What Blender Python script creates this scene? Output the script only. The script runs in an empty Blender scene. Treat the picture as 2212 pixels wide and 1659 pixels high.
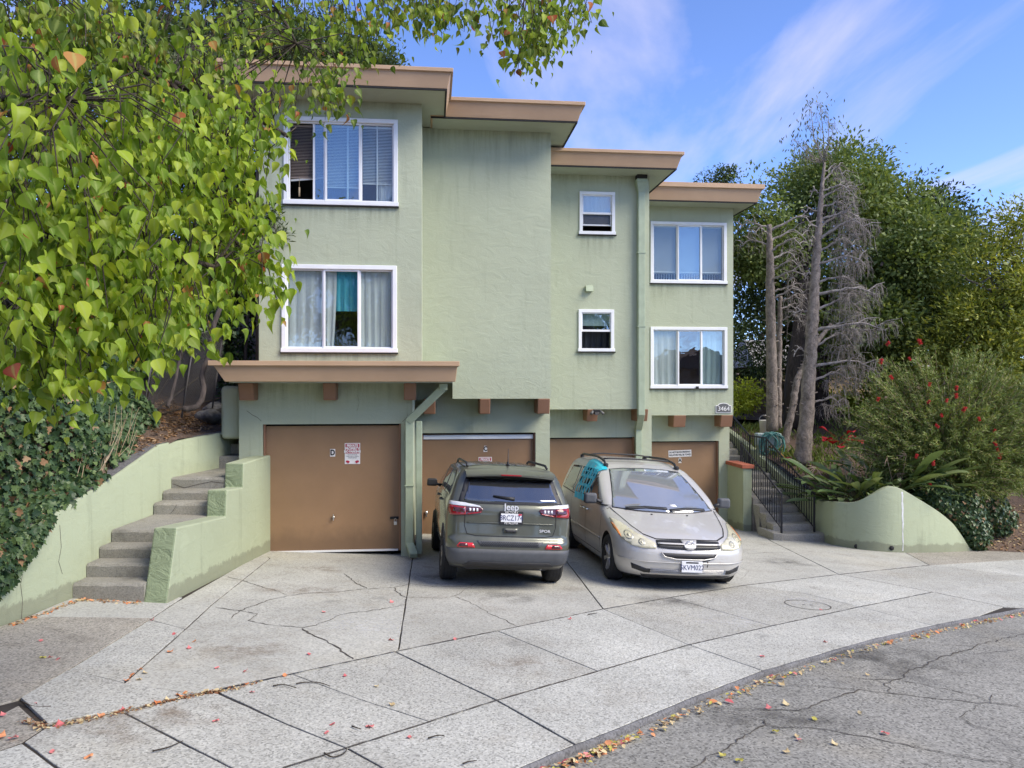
import bpy, bmesh, math, random
import numpy as np
from mathutils import Vector, Matrix, Euler
from mathutils.bvhtree import BVHTree
R = math.radians
scene = bpy.context.scene
COL = scene.collection

# ------------------------------------------------------------------ camera
# pixel units used for surveying the photograph: 2212 x 1659
FPX, CX, CY, EYE = 1671.0, 1106.0, 829.5, 2.16
cam_d = bpy.data.cameras.new('camera')
cam = bpy.data.objects.new('camera', cam_d)
COL.objects.link(cam)
cam.location = (0, 0, EYE)
cam.rotation_euler = (R(90), 0, 0)
cam_d.sensor_width = 36.0
cam_d.lens = 36.0 * FPX / 2212.0
cam_d.clip_end = 2000
scene.camera = cam

# ------------------------------------------------------------------ world
SUN_EL, SUN_AZ = R(43), R(64)          # azimuth: from behind the camera (-y) towards the right (+x)
sun_dir = Vector((math.sin(SUN_AZ) * math.cos(SUN_EL), -math.cos(SUN_AZ) * math.cos(SUN_EL), math.sin(SUN_EL)))
world = bpy.data.worlds.new('World')
scene.world = world
world.use_nodes = True
wn, wl = world.node_tree.nodes, world.node_tree.links
wn.clear()
w_out = wn.new('ShaderNodeOutputWorld')
w_bg = wn.new('ShaderNodeBackground')
w_bg.inputs['Strength'].default_value = 0.14
w_sky = wn.new('ShaderNodeTexSky')
w_sky.sky_type = 'NISHITA'
w_sky.sun_disc = False
w_sky.sun_elevation = SUN_EL
w_sky.sun_rotation = math.atan2(sun_dir.x, sun_dir.y)
w_sky.altitude = 100
w_sky.air_density = 0.6
w_sky.dust_density = 0.0
w_sky.ozone_density = 2.0
# thin streaky clouds: noise on the sky direction laid out on a flat cloud layer
w_tc = wn.new('ShaderNodeTexCoord')
w_sep = wn.new('ShaderNodeSeparateXYZ')
wl.new(w_tc.outputs['Generated'], w_sep.inputs[0])
def wmath(op, a, b=None):
    n = wn.new('ShaderNodeMath'); n.operation = op
    for i, s in enumerate((a, b)):
        if s is None: continue
        if isinstance(s, (int, float)): n.inputs[i].default_value = s
        else: wl.new(s, n.inputs[i])
    return n.outputs[0]
zc = wmath('ADD', wmath('MAXIMUM', w_sep.outputs['Z'], 0.0), 0.12)
cxo = wmath('DIVIDE', w_sep.outputs['X'], zc)
cyo = wmath('DIVIDE', w_sep.outputs['Y'], zc)
w_cmb = wn.new('ShaderNodeCombineXYZ')
wl.new(cxo, w_cmb.inputs[0]); wl.new(cyo, w_cmb.inputs[1])
w_map = wn.new('ShaderNodeMapping')
w_map.inputs['Rotation'].default_value = (0, 0, R(20))
w_map.inputs['Location'].default_value = (3.1, 0.4, 0)
w_map.inputs['Scale'].default_value = (1.5, 0.42, 1)
wl.new(w_cmb.outputs[0], w_map.inputs[0])
w_n1 = wn.new('ShaderNodeTexNoise'); w_n1.inputs['Scale'].default_value = 1.15; w_n1.inputs['Detail'].default_value = 9
w_n1.inputs['Roughness'].default_value = 0.55; w_n1.inputs['Distortion'].default_value = 0.55
wl.new(w_map.outputs[0], w_n1.inputs['Vector'])
w_cr = wn.new('ShaderNodeValToRGB')
w_cr.color_ramp.elements[0].position = 0.46; w_cr.color_ramp.elements[1].position = 0.74
wl.new(w_n1.outputs['Fac'], w_cr.inputs[0])
w_tint = wn.new('ShaderNodeMix'); w_tint.data_type = 'RGBA'; w_tint.blend_type = 'MULTIPLY'
w_tint.inputs['Factor'].default_value = 1.0
w_tint.inputs['B'].default_value = (.88, .94, 1.18, 1)
wl.new(w_sky.outputs[0], w_tint.inputs['A'])
w_mix = wn.new('ShaderNodeMix'); w_mix.data_type = 'RGBA'
w_mix.inputs['B'].default_value = (3.0, 2.9, 3.8, 1)
w_f = wmath('MULTIPLY', w_cr.outputs['Color'], 0.9)
wl.new(w_f, w_mix.inputs['Factor'])
wl.new(w_tint.outputs['Result'], w_mix.inputs['A'])
wl.new(w_mix.outputs['Result'], w_bg.inputs['Color'])
wl.new(w_bg.outputs[0], w_out.inputs[0])

# ------------------------------------------------------------------ sun (veiled, very soft)
sun_d = bpy.data.lights.new('sun', 'SUN')
sun_d.energy = 2.6
sun_d.angle = R(36)
sun_d.color = (1.0, 0.91, 0.76)
sun = bpy.data.objects.new('sun', sun_d)
COL.objects.link(sun)
sun.rotation_euler = sun_dir.to_track_quat('Z', 'Y').to_euler()
sun.location = (20, -20, 30)

scene.view_settings.view_transform = 'Standard'
scene.view_settings.look = 'None'
scene.view_settings.exposure = 1.12
scene.view_settings.gamma = 1.0
scene.cycles.use_denoising = True
scene.cycles.use_adaptive_sampling = True
scene.cycles.adaptive_threshold = 0.02
scene.cycles.max_bounces = 6
scene.cycles.diffuse_bounces = 3
scene.cycles.glossy_bounces = 3
scene.cycles.transparent_max_bounces = 10
scene.cycles.caustics_reflective = False
scene.cycles.caustics_refractive = False

# ------------------------------------------------------------------ survey helpers
def at(px, py, d):
    return Vector(((px - CX) / FPX * d, d, EYE - (py - CY) / FPX * d))
def gz(x, y): return -0.05 * x - 0.06 * y            # the sloping pavement
def gnd(px, py):
    a = (px - CX) / FPX; b = (py - CY) / FPX
    d = EYE / (b - 0.05 * a - 0.06)
    return (a * d, d)
TH = R(6.0)
def bw(u, v, z): return Vector((u * math.cos(TH) - v * math.sin(TH), u * math.sin(TH) + v * math.cos(TH), z))

# ------------------------------------------------------------------ mesh helpers
class MB:
    def __init__(s): s.v, s.f, s.m, s.sm = [], [], [], []
    def face(s, pts, mi=0, smooth=False):
        n = len(s.v); s.v += [tuple(p) for p in pts]
        s.f.append(tuple(range(n, n + len(pts)))); s.m.append(mi); s.sm.append(smooth); return s
    def raw(s, verts, faces, mi=0, smooth=False):
        n = len(s.v); s.v += [tuple(p) for p in verts]
        for f in faces: s.f.append(tuple(i + n for i in f)); s.m.append(mi); s.sm.append(smooth)
        return s
    def box(s, x0, x1, y0, y1, z0, z1, mi=0):
        v = [(x0,y0,z0),(x1,y0,z0),(x1,y1,z0),(x0,y1,z0),(x0,y0,z1),(x1,y0,z1),(x1,y1,z1),(x0,y1,z1)]
        return s.raw(v, [(0,3,2,1),(4,5,6,7),(0,1,5,4),(1,2,6,5),(2,3,7,6),(3,0,4,7)], mi)
    def hexa(s, lo, hi, mi=0):            # two quads (4 points each, same winding, lo below hi)
        return s.raw(list(lo) + list(hi), [(3,2,1,0),(4,5,6,7),(0,1,5,4),(1,2,6,5),(2,3,7,6),(3,0,4,7)], mi)
    def prism(s, poly, fn0, fn1, mi=0):
        n = len(poly); a = [fn0(p) for p in poly]; b = [fn1(p) for p in poly]
        fs = [tuple(range(n))[::-1], tuple(range(n, 2 * n))]
        fs += [(i, (i + 1) % n, n + (i + 1) % n, n + i) for i in range(n)]
        return s.raw(a + b, fs, mi)
    def tube(s, pts, rad, n=8, mi=0, cap=True, smooth=True):
        pts = [Vector(p) for p in pts]
        if isinstance(rad, (int, float)): rad = [rad] * len(pts)
        rings = []; up = None
        for i, p in enumerate(pts):
            t = (pts[min(i + 1, len(pts) - 1)] - pts[max(i - 1, 0)])
            if t.length < 1e-9: t = Vector((0, 0, 1))
            t.normalize()
            if up is None:
                up = Vector((0, 0, 1)) if abs(t.z) < .9 else Vector((1, 0, 0))
            a = t.cross(up)
            if a.length < 1e-6: a = t.cross(Vector((0, 1, 0)))
            a.normalize(); b = a.cross(t).normalized(); up = b
            rings.append([p + (a * math.cos(2*math.pi*k/n) + b * math.sin(2*math.pi*k/n)) * rad[i] for k in range(n)])
        v = [q for r_ in rings for q in r_]
        f = []
        for i in range(len(pts) - 1):
            for k in range(n):
                f.append((i*n+k, i*n+(k+1)%n, (i+1)*n+(k+1)%n, (i+1)*n+k))
        if cap: f += [tuple(range(n))[::-1], tuple((len(pts)-1)*n + k for k in range(n))]
        return s.raw(v, f, mi, smooth)
    def lathe(s, prof, n=24, mi=0, axis='z', smooth=True):   # prof: (r, h)
        v = []
        for r_, h in prof:
            for k in range(n):
                a = 2*math.pi*k/n
                c, d = r_*math.cos(a), r_*math.sin(a)
                v.append((c, d, h) if axis == 'z' else ((c, h, d) if axis == 'y' else (h, c, d)))
        f = [(i*n+k, i*n+(k+1)%n, (i+1)*n+(k+1)%n, (i+1)*n+k) for i in range(len(prof)-1) for k in range(n)]
        return s.raw(v, f, mi, smooth)
    def build(s, name, mats, parent=None, bevel=0, seg=1, recalc=True, loc=None):
        me = bpy.data.meshes.new(name)
        me.from_pydata(s.v, [], s.f)
        if not isinstance(mats, (list, tuple)): mats = [mats]
        for m in mats: me.materials.append(m)
        me.polygons.foreach_set('material_index', s.m)
        me.polygons.foreach_set('use_smooth', s.sm)
        if recalc:
            b = bmesh.new(); b.from_mesh(me)
            bmesh.ops.recalc_face_normals(b, faces=b.faces)
            b.to_mesh(me); b.free()
        me.update()
        o = link(name, me, parent)
        if bevel:
            md = o.modifiers.new('bevel', 'BEVEL'); md.width = bevel; md.segments = seg
            md.limit_method = 'ANGLE'; md.angle_limit = R(40)
        if loc is not None: o.location = loc
        return o
def link(name, data, parent=None):
    o = bpy.data.objects.new(name, data); COL.objects.link(o)
    if parent is not None: o.parent = parent
    return o
def empty(name, loc=(0, 0, 0), rz=0.0):
    o = link(name, None); o.location = loc; o.rotation_euler = (0, 0, rz); o.empty_display_size = .2
    return o
def tag(o, label, cat, group=None):
    o['label'] = label; o['category'] = cat
    if group: o['group'] = group
    return o
def struct(o): o['kind'] = 'structure'; return o
def stuff(o): o['kind'] = 'stuff'; return o
def copy_tree(o, parent=None):
    c = o.copy(); COL.objects.link(c); c.parent = parent
    for ch in list(o.children): copy_tree(ch, c)
    return c
def text_mesh(body, size, extrude=0.0, align='CENTER', sx=1.0, bold=0.0, shear=0.0):
    cu = bpy.data.curves.new('txt', 'FONT'); cu.body = body; cu.size = size
    cu.align_x = align; cu.align_y = 'CENTER'; cu.extrude = extrude; cu.offset = bold; cu.shear = shear
    cu.resolution_u = 3
    ob = bpy.data.objects.new('txt', cu); COL.objects.link(ob)
    dg = bpy.context.evaluated_depsgraph_get()
    me = bpy.data.meshes.new_from_object(ob.evaluated_get(dg))
    bpy.data.objects.remove(ob); bpy.data.curves.remove(cu)
    if sx != 1.0: me.transform(Matrix.Diagonal((sx, 1, 1, 1)))
    return me
def text_part(name, body, size, mat, parent, loc, rot, extrude=0.0, sx=1.0, bold=0.0, shear=0.0):
    me = text_mesh(body, size, extrude, 'CENTER', sx, bold, shear)
    me.materials.clear(); me.materials.append(mat)
    o = link(name, me, parent); o.location = loc; o.rotation_euler = rot
    return o

# ------------------------------------------------------------------ materials
def new_mat(name):
    m = bpy.data.materials.new(name); m.use_nodes = True
    nt = m.node_tree
    return m, nt.nodes, nt.links, nt.nodes['Principled BSDF']
def _noise(n, l, scale, detail=4, rough=.55, vec=None, dist=0.0):
    t = n.new('ShaderNodeTexNoise'); t.inputs['Scale'].default_value = scale; t.inputs['Detail'].default_value = detail
    t.inputs['Roughness'].default_value = rough; t.inputs['Distortion'].default_value = dist
    if vec is not None: l.new(vec, t.inputs['Vector'])
    return t.outputs['Fac']
def _ramp(n, l, fac, stops):
    r = n.new('ShaderNodeValToRGB')
    while len(r.color_ramp.elements) < len(stops): r.color_ramp.elements.new(.5)
    for e, (p, c) in zip(r.color_ramp.elements, stops):
        e.position = p; e.color = (*c, 1) if len(c) == 3 else c
    l.new(fac, r.inputs[0]); return r.outputs['Color']
def _mix(n, l, fac, a, b, mode='MIX'):
    x = n.new('ShaderNodeMix'); x.data_type = 'RGBA'; x.blend_type = mode
    for key, s in (('Factor', fac), ('A', a), ('B', b)):
        if isinstance(s, (int, float)): x.inputs[key].default_value = s
        elif isinstance(s, tuple): x.inputs[key].default_value = (*s, 1) if len(s) == 3 else s
        else: l.new(s, x.inputs[key])
    return x.outputs['Result']
def _bump(n, l, bsdf, h, strength, dist=.01, prev=None):
    b = n.new('ShaderNodeBump'); b.inputs['Strength'].default_value = strength; b.inputs['Distance'].default_value = dist
    l.new(h, b.inputs['Height'])
    if prev is not None: l.new(prev, b.inputs['Normal'])
    l.new(b.outputs[0], bsdf.inputs['Normal']); return b.outputs[0]
def _pos(n):                       # world position: stains and grain stay put from piece to piece
    return n.new('ShaderNodeNewGeometry').outputs['Position']
def _map(n, l, vec, scale):
    m = n.new('ShaderNodeMapping'); m.inputs['Scale'].default_value = scale; l.new(vec, m.inputs[0]); return m.outputs[0]
def plain(name, col, rough=.5, metal=0.0, spec=None, var=.12, vscale=6.0, coat=0.0, bump=0.0, bscale=60.0):
    m, n, l, b = new_mat(name)
    b.inputs['Roughness'].default_value = rough; b.inputs['Metallic'].default_value = metal
    if spec is not None: b.inputs['Specular IOR Level'].default_value = spec
    if coat: b.inputs['Coat Weight'].default_value = coat; b.inputs['Coat Roughness'].default_value = .05
    p = n.new('ShaderNodeTexCoord').outputs['Object']
    f = _noise(n, l, vscale, 5, .6, p)
    lo = tuple(c * (1 - var) for c in col); hi = tuple(min(1, c * (1 + var)) for c in col)
    l.new(_ramp(n, l, f, [(.3, lo), (.7, hi)]), b.inputs['Base Color'])
    if bump: _bump(n, l, b, _noise(n, l, bscale, 4, .6, p), bump)
    return m
def stucco(name, col, dirt=.35, rough_b=.5, splash=False):
    m, n, l, b = new_mat(name)
    b.inputs['Roughness'].default_value = .85; b.inputs['Specular IOR Level'].default_value = .25
    p = _pos(n)
    big = _noise(n, l, .9, 4, .6, p)
    c = _ramp(n, l, big, [(.3, tuple(x * .955 for x in col)), (.7, tuple(min(1, x * 1.035) for x in col))])
    st = _noise(n, l, 1.0, 5, .65, _map(n, l, p, (5.5, 5.5, .45)))       # rain streaks run down the wall
    c = _mix(n, l, _ramp(n, l, st, [(.56, (0, 0, 0)), (.80, (dirt,) * 3)]), c, tuple(x * .55 for x in col))
    pt = _noise(n, l, 3.4, 3, .5, p)
    c = _mix(n, l, _ramp(n, l, pt, [(.60, (0, 0, 0)), (.72, (.25,) * 3)]), c, tuple(min(1, x * 1.18) for x in col))
    if splash:               # soil splashed up the foot of the garden walls
        sx = n.new('ShaderNodeSeparateXYZ'); l.new(p, sx.inputs[0])
        def ma(op, a, b_):
            q = n.new('ShaderNodeMath'); q.operation = op
            for i, v in enumerate((a, b_)):
                if isinstance(v, (int, float)): q.inputs[i].default_value = v
                else: l.new(v, q.inputs[i])
            return q.outputs[0]
        hg = ma('ADD', sx.outputs['Z'], ma('ADD', ma('MULTIPLY', sx.outputs['X'], .05), ma('MULTIPLY', sx.outputs['Y'], .06)))
        hg = ma('ADD', hg, ma('MULTIPLY', _noise(n, l, 4.5, 7, .7, p), -.30))
        c = _mix(n, l, _ramp(n, l, hg, [(-.12, (.5,) * 3), (.04, (.0,) * 3)]), c, (.13, .125, .085))
        c = _mix(n, l, _ramp(n, l, _noise(n, l, 1.6, 7, .7, p), [(.56, (0, 0, 0)), (.72, (.35,) * 3)]), c, (.20, .22, .15))
    l.new(c, b.inputs['Base Color'])
    tr = _noise(n, l, 3.2, 6, .62, _map(n, l, p, (1, 1, 1.7)), 1.1)       # trowel swirls
    h1 = _bump(n, l, b, tr, rough_b, .05)
    _bump(n, l, b, _noise(n, l, 55, 4, .6, p), .25, .008, h1)
    return m
GREEN = (.41, .445, .325)
M = {}
M['stucco'] = stucco('stucco_green', GREEN, .45, .22)
M['stucco_wall'] = stucco('stucco_green_wall', (.345, .385, .26), .6, .22, True)
M['stucco_dark'] = stucco('stucco_green_rough', (.235, .285, .175), .5, .9)
M['soffit'] = stucco('soffit_green', (.37, .40, .31), .15, .1)
def wood_brown(name, col):
    m, n, l, b = new_mat(name)
    b.inputs['Roughness'].default_value = .6
    p = _pos(n)
    c = _ramp(n, l, _noise(n, l, .8, 4, .6, p), [(.3, tuple(x * .88 for x in col)), (.7, tuple(x * 1.1 for x in col))])
    c = _mix(n, l, _ramp(n, l, _noise(n, l, 1.0, 6, .7, _map(n, l, p, (1.2, 1.2, 14))), [(.55, (0, 0, 0)), (.75, (.3,) * 3)]), c, tuple(x * .62 for x in col))
    c = _mix(n, l, _ramp(n, l, _noise(n, l, 9, 6, .7, p), [(.66, (0, 0, 0)), (.74, (.4,) * 3)]), c, tuple(min(1, x * 1.35) for x in col))
    l.new(c, b.inputs['Base Color'])
    _bump(n, l, b, _noise(n, l, 20, 5, .6, _map(n, l, p, (1, 1, 5))), .25, .01)
    return m
M['fascia'] = wood_brown('fascia_brown', (.455, .305, .185))
M['corbel'] = wood_brown('corbel_brown', (.25, .13, .075))
def door_mat():
    m, n, l, b = new_mat('garage_door_brown')
    b.inputs['Roughness'].default_value = .62
    p = _pos(n); col = (.265, .16, .085)
    c = _ramp(n, l, _noise(n, l, .9, 5, .6, p), [(.3, tuple(x * .86 for x in col)), (.72, tuple(x * 1.12 for x in col))])
    sep = n.new('ShaderNodeSeparateXYZ'); tc = n.new('ShaderNodeTexCoord'); l.new(tc.outputs['Object'], sep.inputs[0])
    hgt = n.new('ShaderNodeMath'); hgt.operation = 'MULTIPLY_ADD'
    l.new(_noise(n, l, 7, 6, .7, _map(n, l, p, (1, 1, .6))), hgt.inputs[0]); hgt.inputs[1].default_value = -.35; l.new(sep.outputs[2], hgt.inputs[2])
    c = _mix(n, l, _ramp(n, l, hgt.outputs[0], [(.0, (.35,) * 3), (.25, (0, 0, 0))]), c, (.07, .045, .03))    # splash dirt at the foot of the door
    c = _mix(n, l, _ramp(n, l, _noise(n, l, 1.0, 6, .7, _map(n, l, p, (6, 6, .5))), [(.60, (0, 0, 0)), (.8, (.35,) * 3)]), c, (.13, .075, .045))
    l.new(c, b.inputs['Base Color'])
    _bump(n, l, b, _noise(n, l, 1.6, 4, .5, p), .12, .05)
    return m
M['door'] = door_mat()
M['white'] = plain('white_vinyl', (.78, .79, .80), .4, var=.05, vscale=3)
M['whitepaint'] = plain('white_paint', (.80, .80, .78), .55, var=.06)
M['dark_gap'] = plain('dark_gap', (.012, .012, .012), .8)
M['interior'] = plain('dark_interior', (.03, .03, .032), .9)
M['roof_gravel'] = plain('roof_gravel', (.30, .29, .27), .95, bump=.4)
def glass(name, refl, tint=(1, 1, 1), rough=.0):
    m, n, l, b = new_mat(name); n.remove(b)
    out = n['Material Output']
    tr = n.new('ShaderNodeBsdfTransparent'); tr.inputs[0].default_value = (*tint, 1)
    gl = n.new('ShaderNodeBsdfGlossy'); gl.inputs['Roughness'].default_value = rough; gl.inputs['Color'].default_value = (.95, .97, 1, 1)
    lw = n.new('ShaderNodeLayerWeight'); lw.inputs['Blend'].default_value = .5
    pw = n.new('ShaderNodeMath'); pw.operation = 'POWER'; pw.inputs[1].default_value = 5.0; l.new(lw.outputs['Facing'], pw.inputs[0])
    ad = n.new('ShaderNodeMath'); ad.operation = 'MULTIPLY_ADD'; ad.inputs[1].default_value = .9; ad.inputs[2].default_value = refl + .03; l.new(pw.outputs[0], ad.inputs[0])
    # panes are never flat: a slow ripple bends what they mirror
    bp = n.new('ShaderNodeBump'); bp.inputs['Strength'].default_value = .06; bp.inputs['Distance'].default_value = .05
    l.new(_noise(n, l, 2.2, 2, .5, _pos(n)), bp.inputs['Height']); l.new(bp.outputs[0], gl.inputs['Normal'])
    mx = n.new('ShaderNodeMixShader'); l.new(ad.outputs[0], mx.inputs[0]); l.new(tr.outputs[0], mx.inputs[1]); l.new(gl.outputs[0], mx.inputs[2])
    l.new(mx.outputs[0], out.inputs[0])
    return m
M['glass'] = glass('window_glass', .03, (.86, .90, .90))
M['glass_clear'] = glass('window_glass_bright', .13, (.80, .88, .88))
M['screen'] = glass('insect_screen', .05, (.40, .42, .45), .5)
def fabric(name, col, rough=.8):
    m, n, l, b = new_mat(name); b.inputs['Roughness'].default_value = rough
    b.inputs['Base Color'].default_value = (*col, 1); b.inputs['Sheen Weight'].default_value = .2
    l.new(_ramp(n, l, _noise(n, l, 3, 4, .5, _map(n, l, _pos(n), (6, 6, .5))), [(.3, tuple(c * .75 for c in col)), (.7, col)]), b.inputs['Base Color'])
    return m
M['curtain'] = fabric('curtain_grey', (.74, .75, .74))
M['curtain_teal'] = fabric('curtain_teal', (.08, .45, .56))
M['curtain_dark'] = fabric('curtain_dark', (.05, .055, .06))
M['blind'] = plain('blind_slat', (.76, .77, .76), .5, var=.04)
M['blind_dark'] = plain('blind_slat_brown', (.30, .24, .20), .5, var=.1)

def concrete(name, col, speck=.5, scale=140, stain=(.20, .17, .13), stain_amt=.35, drip=.45):
    m, n, l, b = new_mat(name)
    b.inputs['Roughness'].default_value = .9; b.inputs['Specular IOR Level'].default_value = .2
    p = _pos(n)
    oi = n.new('ShaderNodeObjectInfo')
    c = _ramp(n, l, _noise(n, l, .7, 6, .65, p), [(.28, tuple(x * .80 for x in col)), (.72, tuple(x * 1.14 for x in col))])
    c = _mix(n, l, _ramp(n, l, _noise(n, l, 1.7, 8, .72, p), [(.52, (0, 0, 0)), (.74, (stain_amt,) * 3)]), c, stain)
    c = _mix(n, l, _ramp(n, l, _noise(n, l, .55, 4, .6, p), [(.55, (0, 0, 0)), (.75, (stain_amt * .8,) * 3)]), c, (col[0] * 1.02, col[1] * .93, col[2] * .76))
    vz = n.new('ShaderNodeTexVoronoi'); vz.inputs['Scale'].default_value = scale; l.new(p, vz.inputs['Vector'])
    bw_ = n.new('ShaderNodeRGBToBW'); l.new(vz.outputs['Color'], bw_.inputs[0])
    c = _mix(n, l, speck, c, _ramp(n, l, bw_.outputs[0], [(.12, (.30,) * 3), (.45, (.95,) * 3), (.62, (1.0,) * 3), (.9, (1.38,) * 3)]), 'MULTIPLY')
    vs = n.new('ShaderNodeTexVoronoi'); vs.inputs['Scale'].default_value = 1.15; vs.inputs['Randomness'].default_value = 1.0; l.new(p, vs.inputs['Vector'])
    wob = n.new('ShaderNodeMath'); wob.operation = 'MULTIPLY_ADD'; l.new(_noise(n, l, 5, 6, .7, p), wob.inputs[0]); wob.inputs[1].default_value = .45; l.new(vs.outputs['Distance'], wob.inputs[2])
    c = _mix(n, l, _ramp(n, l, wob.outputs[0], [(.26, (drip,) * 3), (.36, (0, 0, 0))]), c, tuple(x * .45 for x in col))
    # every slab was poured a little differently
    rv = _ramp(n, l, oi.outputs['Random'], [(0, (.90, .89, .87)), (1, (1.06, 1.06, 1.05))])
    c = _mix(n, l, 1.0, c, rv, 'MULTIPLY')
    l.new(c, b.inputs['Base Color'])
    h1 = _bump(n, l, b, bw_.outputs[0], .25, .004)
    _bump(n, l, b, _noise(n, l, 6, 6, .6, p), .25, .02, h1)
    return m
M['sidewalk'] = concrete('sidewalk_concrete', (.43, .43, .395), .65, 75)
M['drive'] = concrete('driveway_concrete', (.42, .418, .38), .42, 60, (.22, .19, .15), .45)
M['slab_brown'] = concrete('weathered_concrete', (.37, .35, .305), .7, 70, (.10, .085, .06), .6)
M['step'] = concrete('step_concrete', (.275, .265, .235), .35, 80, (.10, .095, .08), .6)
M['step_light'] = concrete('step_concrete_pale', (.33, .315, .28), .35, 80, (.15, .14, .12), .5)
M['kerb'] = concrete('kerb_concrete', (.16, .16, .165), .6, 70, (.06, .055, .05), .6)
M['asphalt'] = concrete('asphalt', (.28, .277, .255), .8, 62, (.10, .10, .10), .5)
def dirt(name, col, c2):
    m, n, l, b = new_mat(name); b.inputs['Roughness'].default_value = .95
    p = _pos(n)
    c = _ramp(n, l, _noise(n, l, 5, 8, .75, p), [(.35, col), (.62, c2)])
    c = _mix(n, l, _ramp(n, l, _noise(n, l, 48, 3, .6, p), [(.5, (0, 0, 0)), (.62, (.7,) * 3)]), c, tuple(x * 1.9 for x in c2))
    l.new(c, b.inputs['Base Color'])
    _bump(n, l, b, _noise(n, l, 30, 6, .7, p), .8, .03)
    return m
M['dirt'] = dirt('dirt', (.05, .036, .026), (.11, .078, .056))
M['dirt_mulch'] = dirt('leaf_mulch', (.045, .031, .022), (.12, .08, .055))
M['joint'] = plain('joint_dirt', (.035, .028, .022), .95, var=.4, vscale=9)
M['crack'] = plain('crack_dirt', (.07, .06, .05), .95, var=.4, vscale=9)
def bark(name, c1, c2, scale=9, stretch=.25):
    m, n, l, b = new_mat(name); b.inputs['Roughness'].default_value = .92
    p = _pos(n)
    f = _noise(n, l, scale, 7, .7, _map(n, l, p, (1, 1, stretch)), .4)
    l.new(_ramp(n, l, f, [(.32, c1), (.68, c2)]), b.inputs['Base Color'])
    _bump(n, l, b, f, .9, .05)
    return m
M['bark_dark'] = bark('bark_dark', (.018, .014, .012), (.085, .066, .056), 8, .15)
M['bark_grey'] = bark('bark_grey', (.10, .083, .07), (.32, .272, .235), 10, .7)
M['deadwood'] = bark('dead_twigs', (.17, .15, .135), (.42, .38, .35), 14, .6)
M['twig'] = bark('twig_brown', (.03, .024, .017), (.09, .07, .05), 20, .5)
M['rock'] = bark('rock', (.10, .10, .10), (.30, .29, .27), 4, 1)
def leaf_mat(name, stops, transl=.35, gloss=.025, rough=.5):
    m, n, l, b = new_mat(name); n.remove(b)
    g = n.new('ShaderNodeNewGeometry'); oi = n.new('ShaderNodeObjectInfo')
    s = n.new('ShaderNodeMath'); s.operation = 'ADD'; l.new(g.outputs['Random Per Island'], s.inputs[0]); l.new(oi.outputs['Random'], s.inputs[1])
    fr = n.new('ShaderNodeMath'); fr.operation = 'FRACT'; l.new(s.outputs[0], fr.inputs[0])
    c = _ramp(n, l, fr.outputs[0], stops)
    at_ = n.new('ShaderNodeAttribute'); at_.attribute_name = 'rib'
    c = _mix(n, l, _ramp(n, l, at_.outputs['Fac'], [(0, (0, 0, 0)), (.75, (.10,) * 3), (.93, (.45,) * 3)]), c, (.42, .50, .16))
    d = n.new('ShaderNodeBsdfDiffuse'); l.new(c, d.inputs[0])
    t = n.new('ShaderNodeBsdfTranslucent'); l.new(_mix(n, l, 1.0, c, (1.15, 1.1, .55), 'MULTIPLY'), t.inputs[0])
    mx = n.new('ShaderNodeMixShader'); mx.inputs[0].default_value = transl; l.new(d.outputs[0], mx.inputs[1]); l.new(t.outputs[0], mx.inputs[2])
    gl = n.new('ShaderNodeBsdfGlossy'); gl.inputs['Roughness'].default_value = rough; gl.inputs['Color'].default_value = (.9, .95, .9, 1)
    lw = n.new('ShaderNodeLayerWeight'); lw.inputs['Blend'].default_value = .25
    k = n.new('ShaderNodeMath'); k.operation = 'MULTIPLY_ADD'; k.inputs[1].default_value = gloss * 1.2; k.inputs[2].default_value = gloss * .3; l.new(lw.outputs['Fresnel'], k.inputs[0])
    m2 = n.new('ShaderNodeMixShader'); l.new(k.outputs[0], m2.inputs[0]); l.new(mx.outputs[0], m2.inputs[1]); l.new(gl.outputs[0], m2.inputs[2])
    l.new(m2.outputs[0], n['Material Output'].inputs[0])
    return m
M['leaf_near'] = leaf_mat('leaf_lime', [(0, (.09, .165, .018)), (.2, (.16, .27, .022)), (.45, (.24, .36, .028)), (.7, (.33, .44, .038)), (.9, (.42, .50, .055)), (1, (.11, .20, .02))], .45, .03, .4)
M['leaf_near_shade'] = leaf_mat('leaf_lime_shade', [(0, (.05, .09, .014)), (.3, (.09, .15, .018)), (.6, (.14, .20, .024)), (.85, (.20, .25, .035)), (1, (.17, .15, .03))], .40, .03, .4)  # darker copy of the lime leaf: upper-canopy shade put into the colour
M['leaf_red'] = leaf_mat('leaf_red', [(0, (.33, .055, .03)), (.4, (.42, .13, .05)), (.75, (.45, .23, .07)), (1, (.38, .07, .05))], .35)
M['leaf_dark'] = leaf_mat('leaf_dark', [(0, (.035, .058, .022)), (.5, (.068, .10, .038)), (1, (.11, .15, .058))], .3)
M['leaf_mid'] = leaf_mat('leaf_mid', [(0, (.085, .13, .036)), (.5, (.155, .215, .06)), (1, (.25, .30, .10))], .35)
M['leaf_yel'] = leaf_mat('leaf_yellow_green', [(0, (.14, .19, .03)), (.5, (.24, .28, .05)), (1, (.36, .37, .08))], .35)
M['leaf_lime'] = leaf_mat('leaf_bright_lime', [(0, (.22, .29, .03)), (1, (.36, .42, .06))], .35)
M['leaf_olive'] = leaf_mat('leaf_olive', [(0, (.075, .095, .05)), (.5, (.12, .14, .075)), (1, (.19, .20, .12))], .25)
M['leaf_ivy'] = leaf_mat('leaf_ivy', [(0, (.022, .048, .022)), (.45, (.045, .085, .033)), (.8, (.085, .135, .05)), (1, (.13, .19, .06))], .2, .05, .35)
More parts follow.
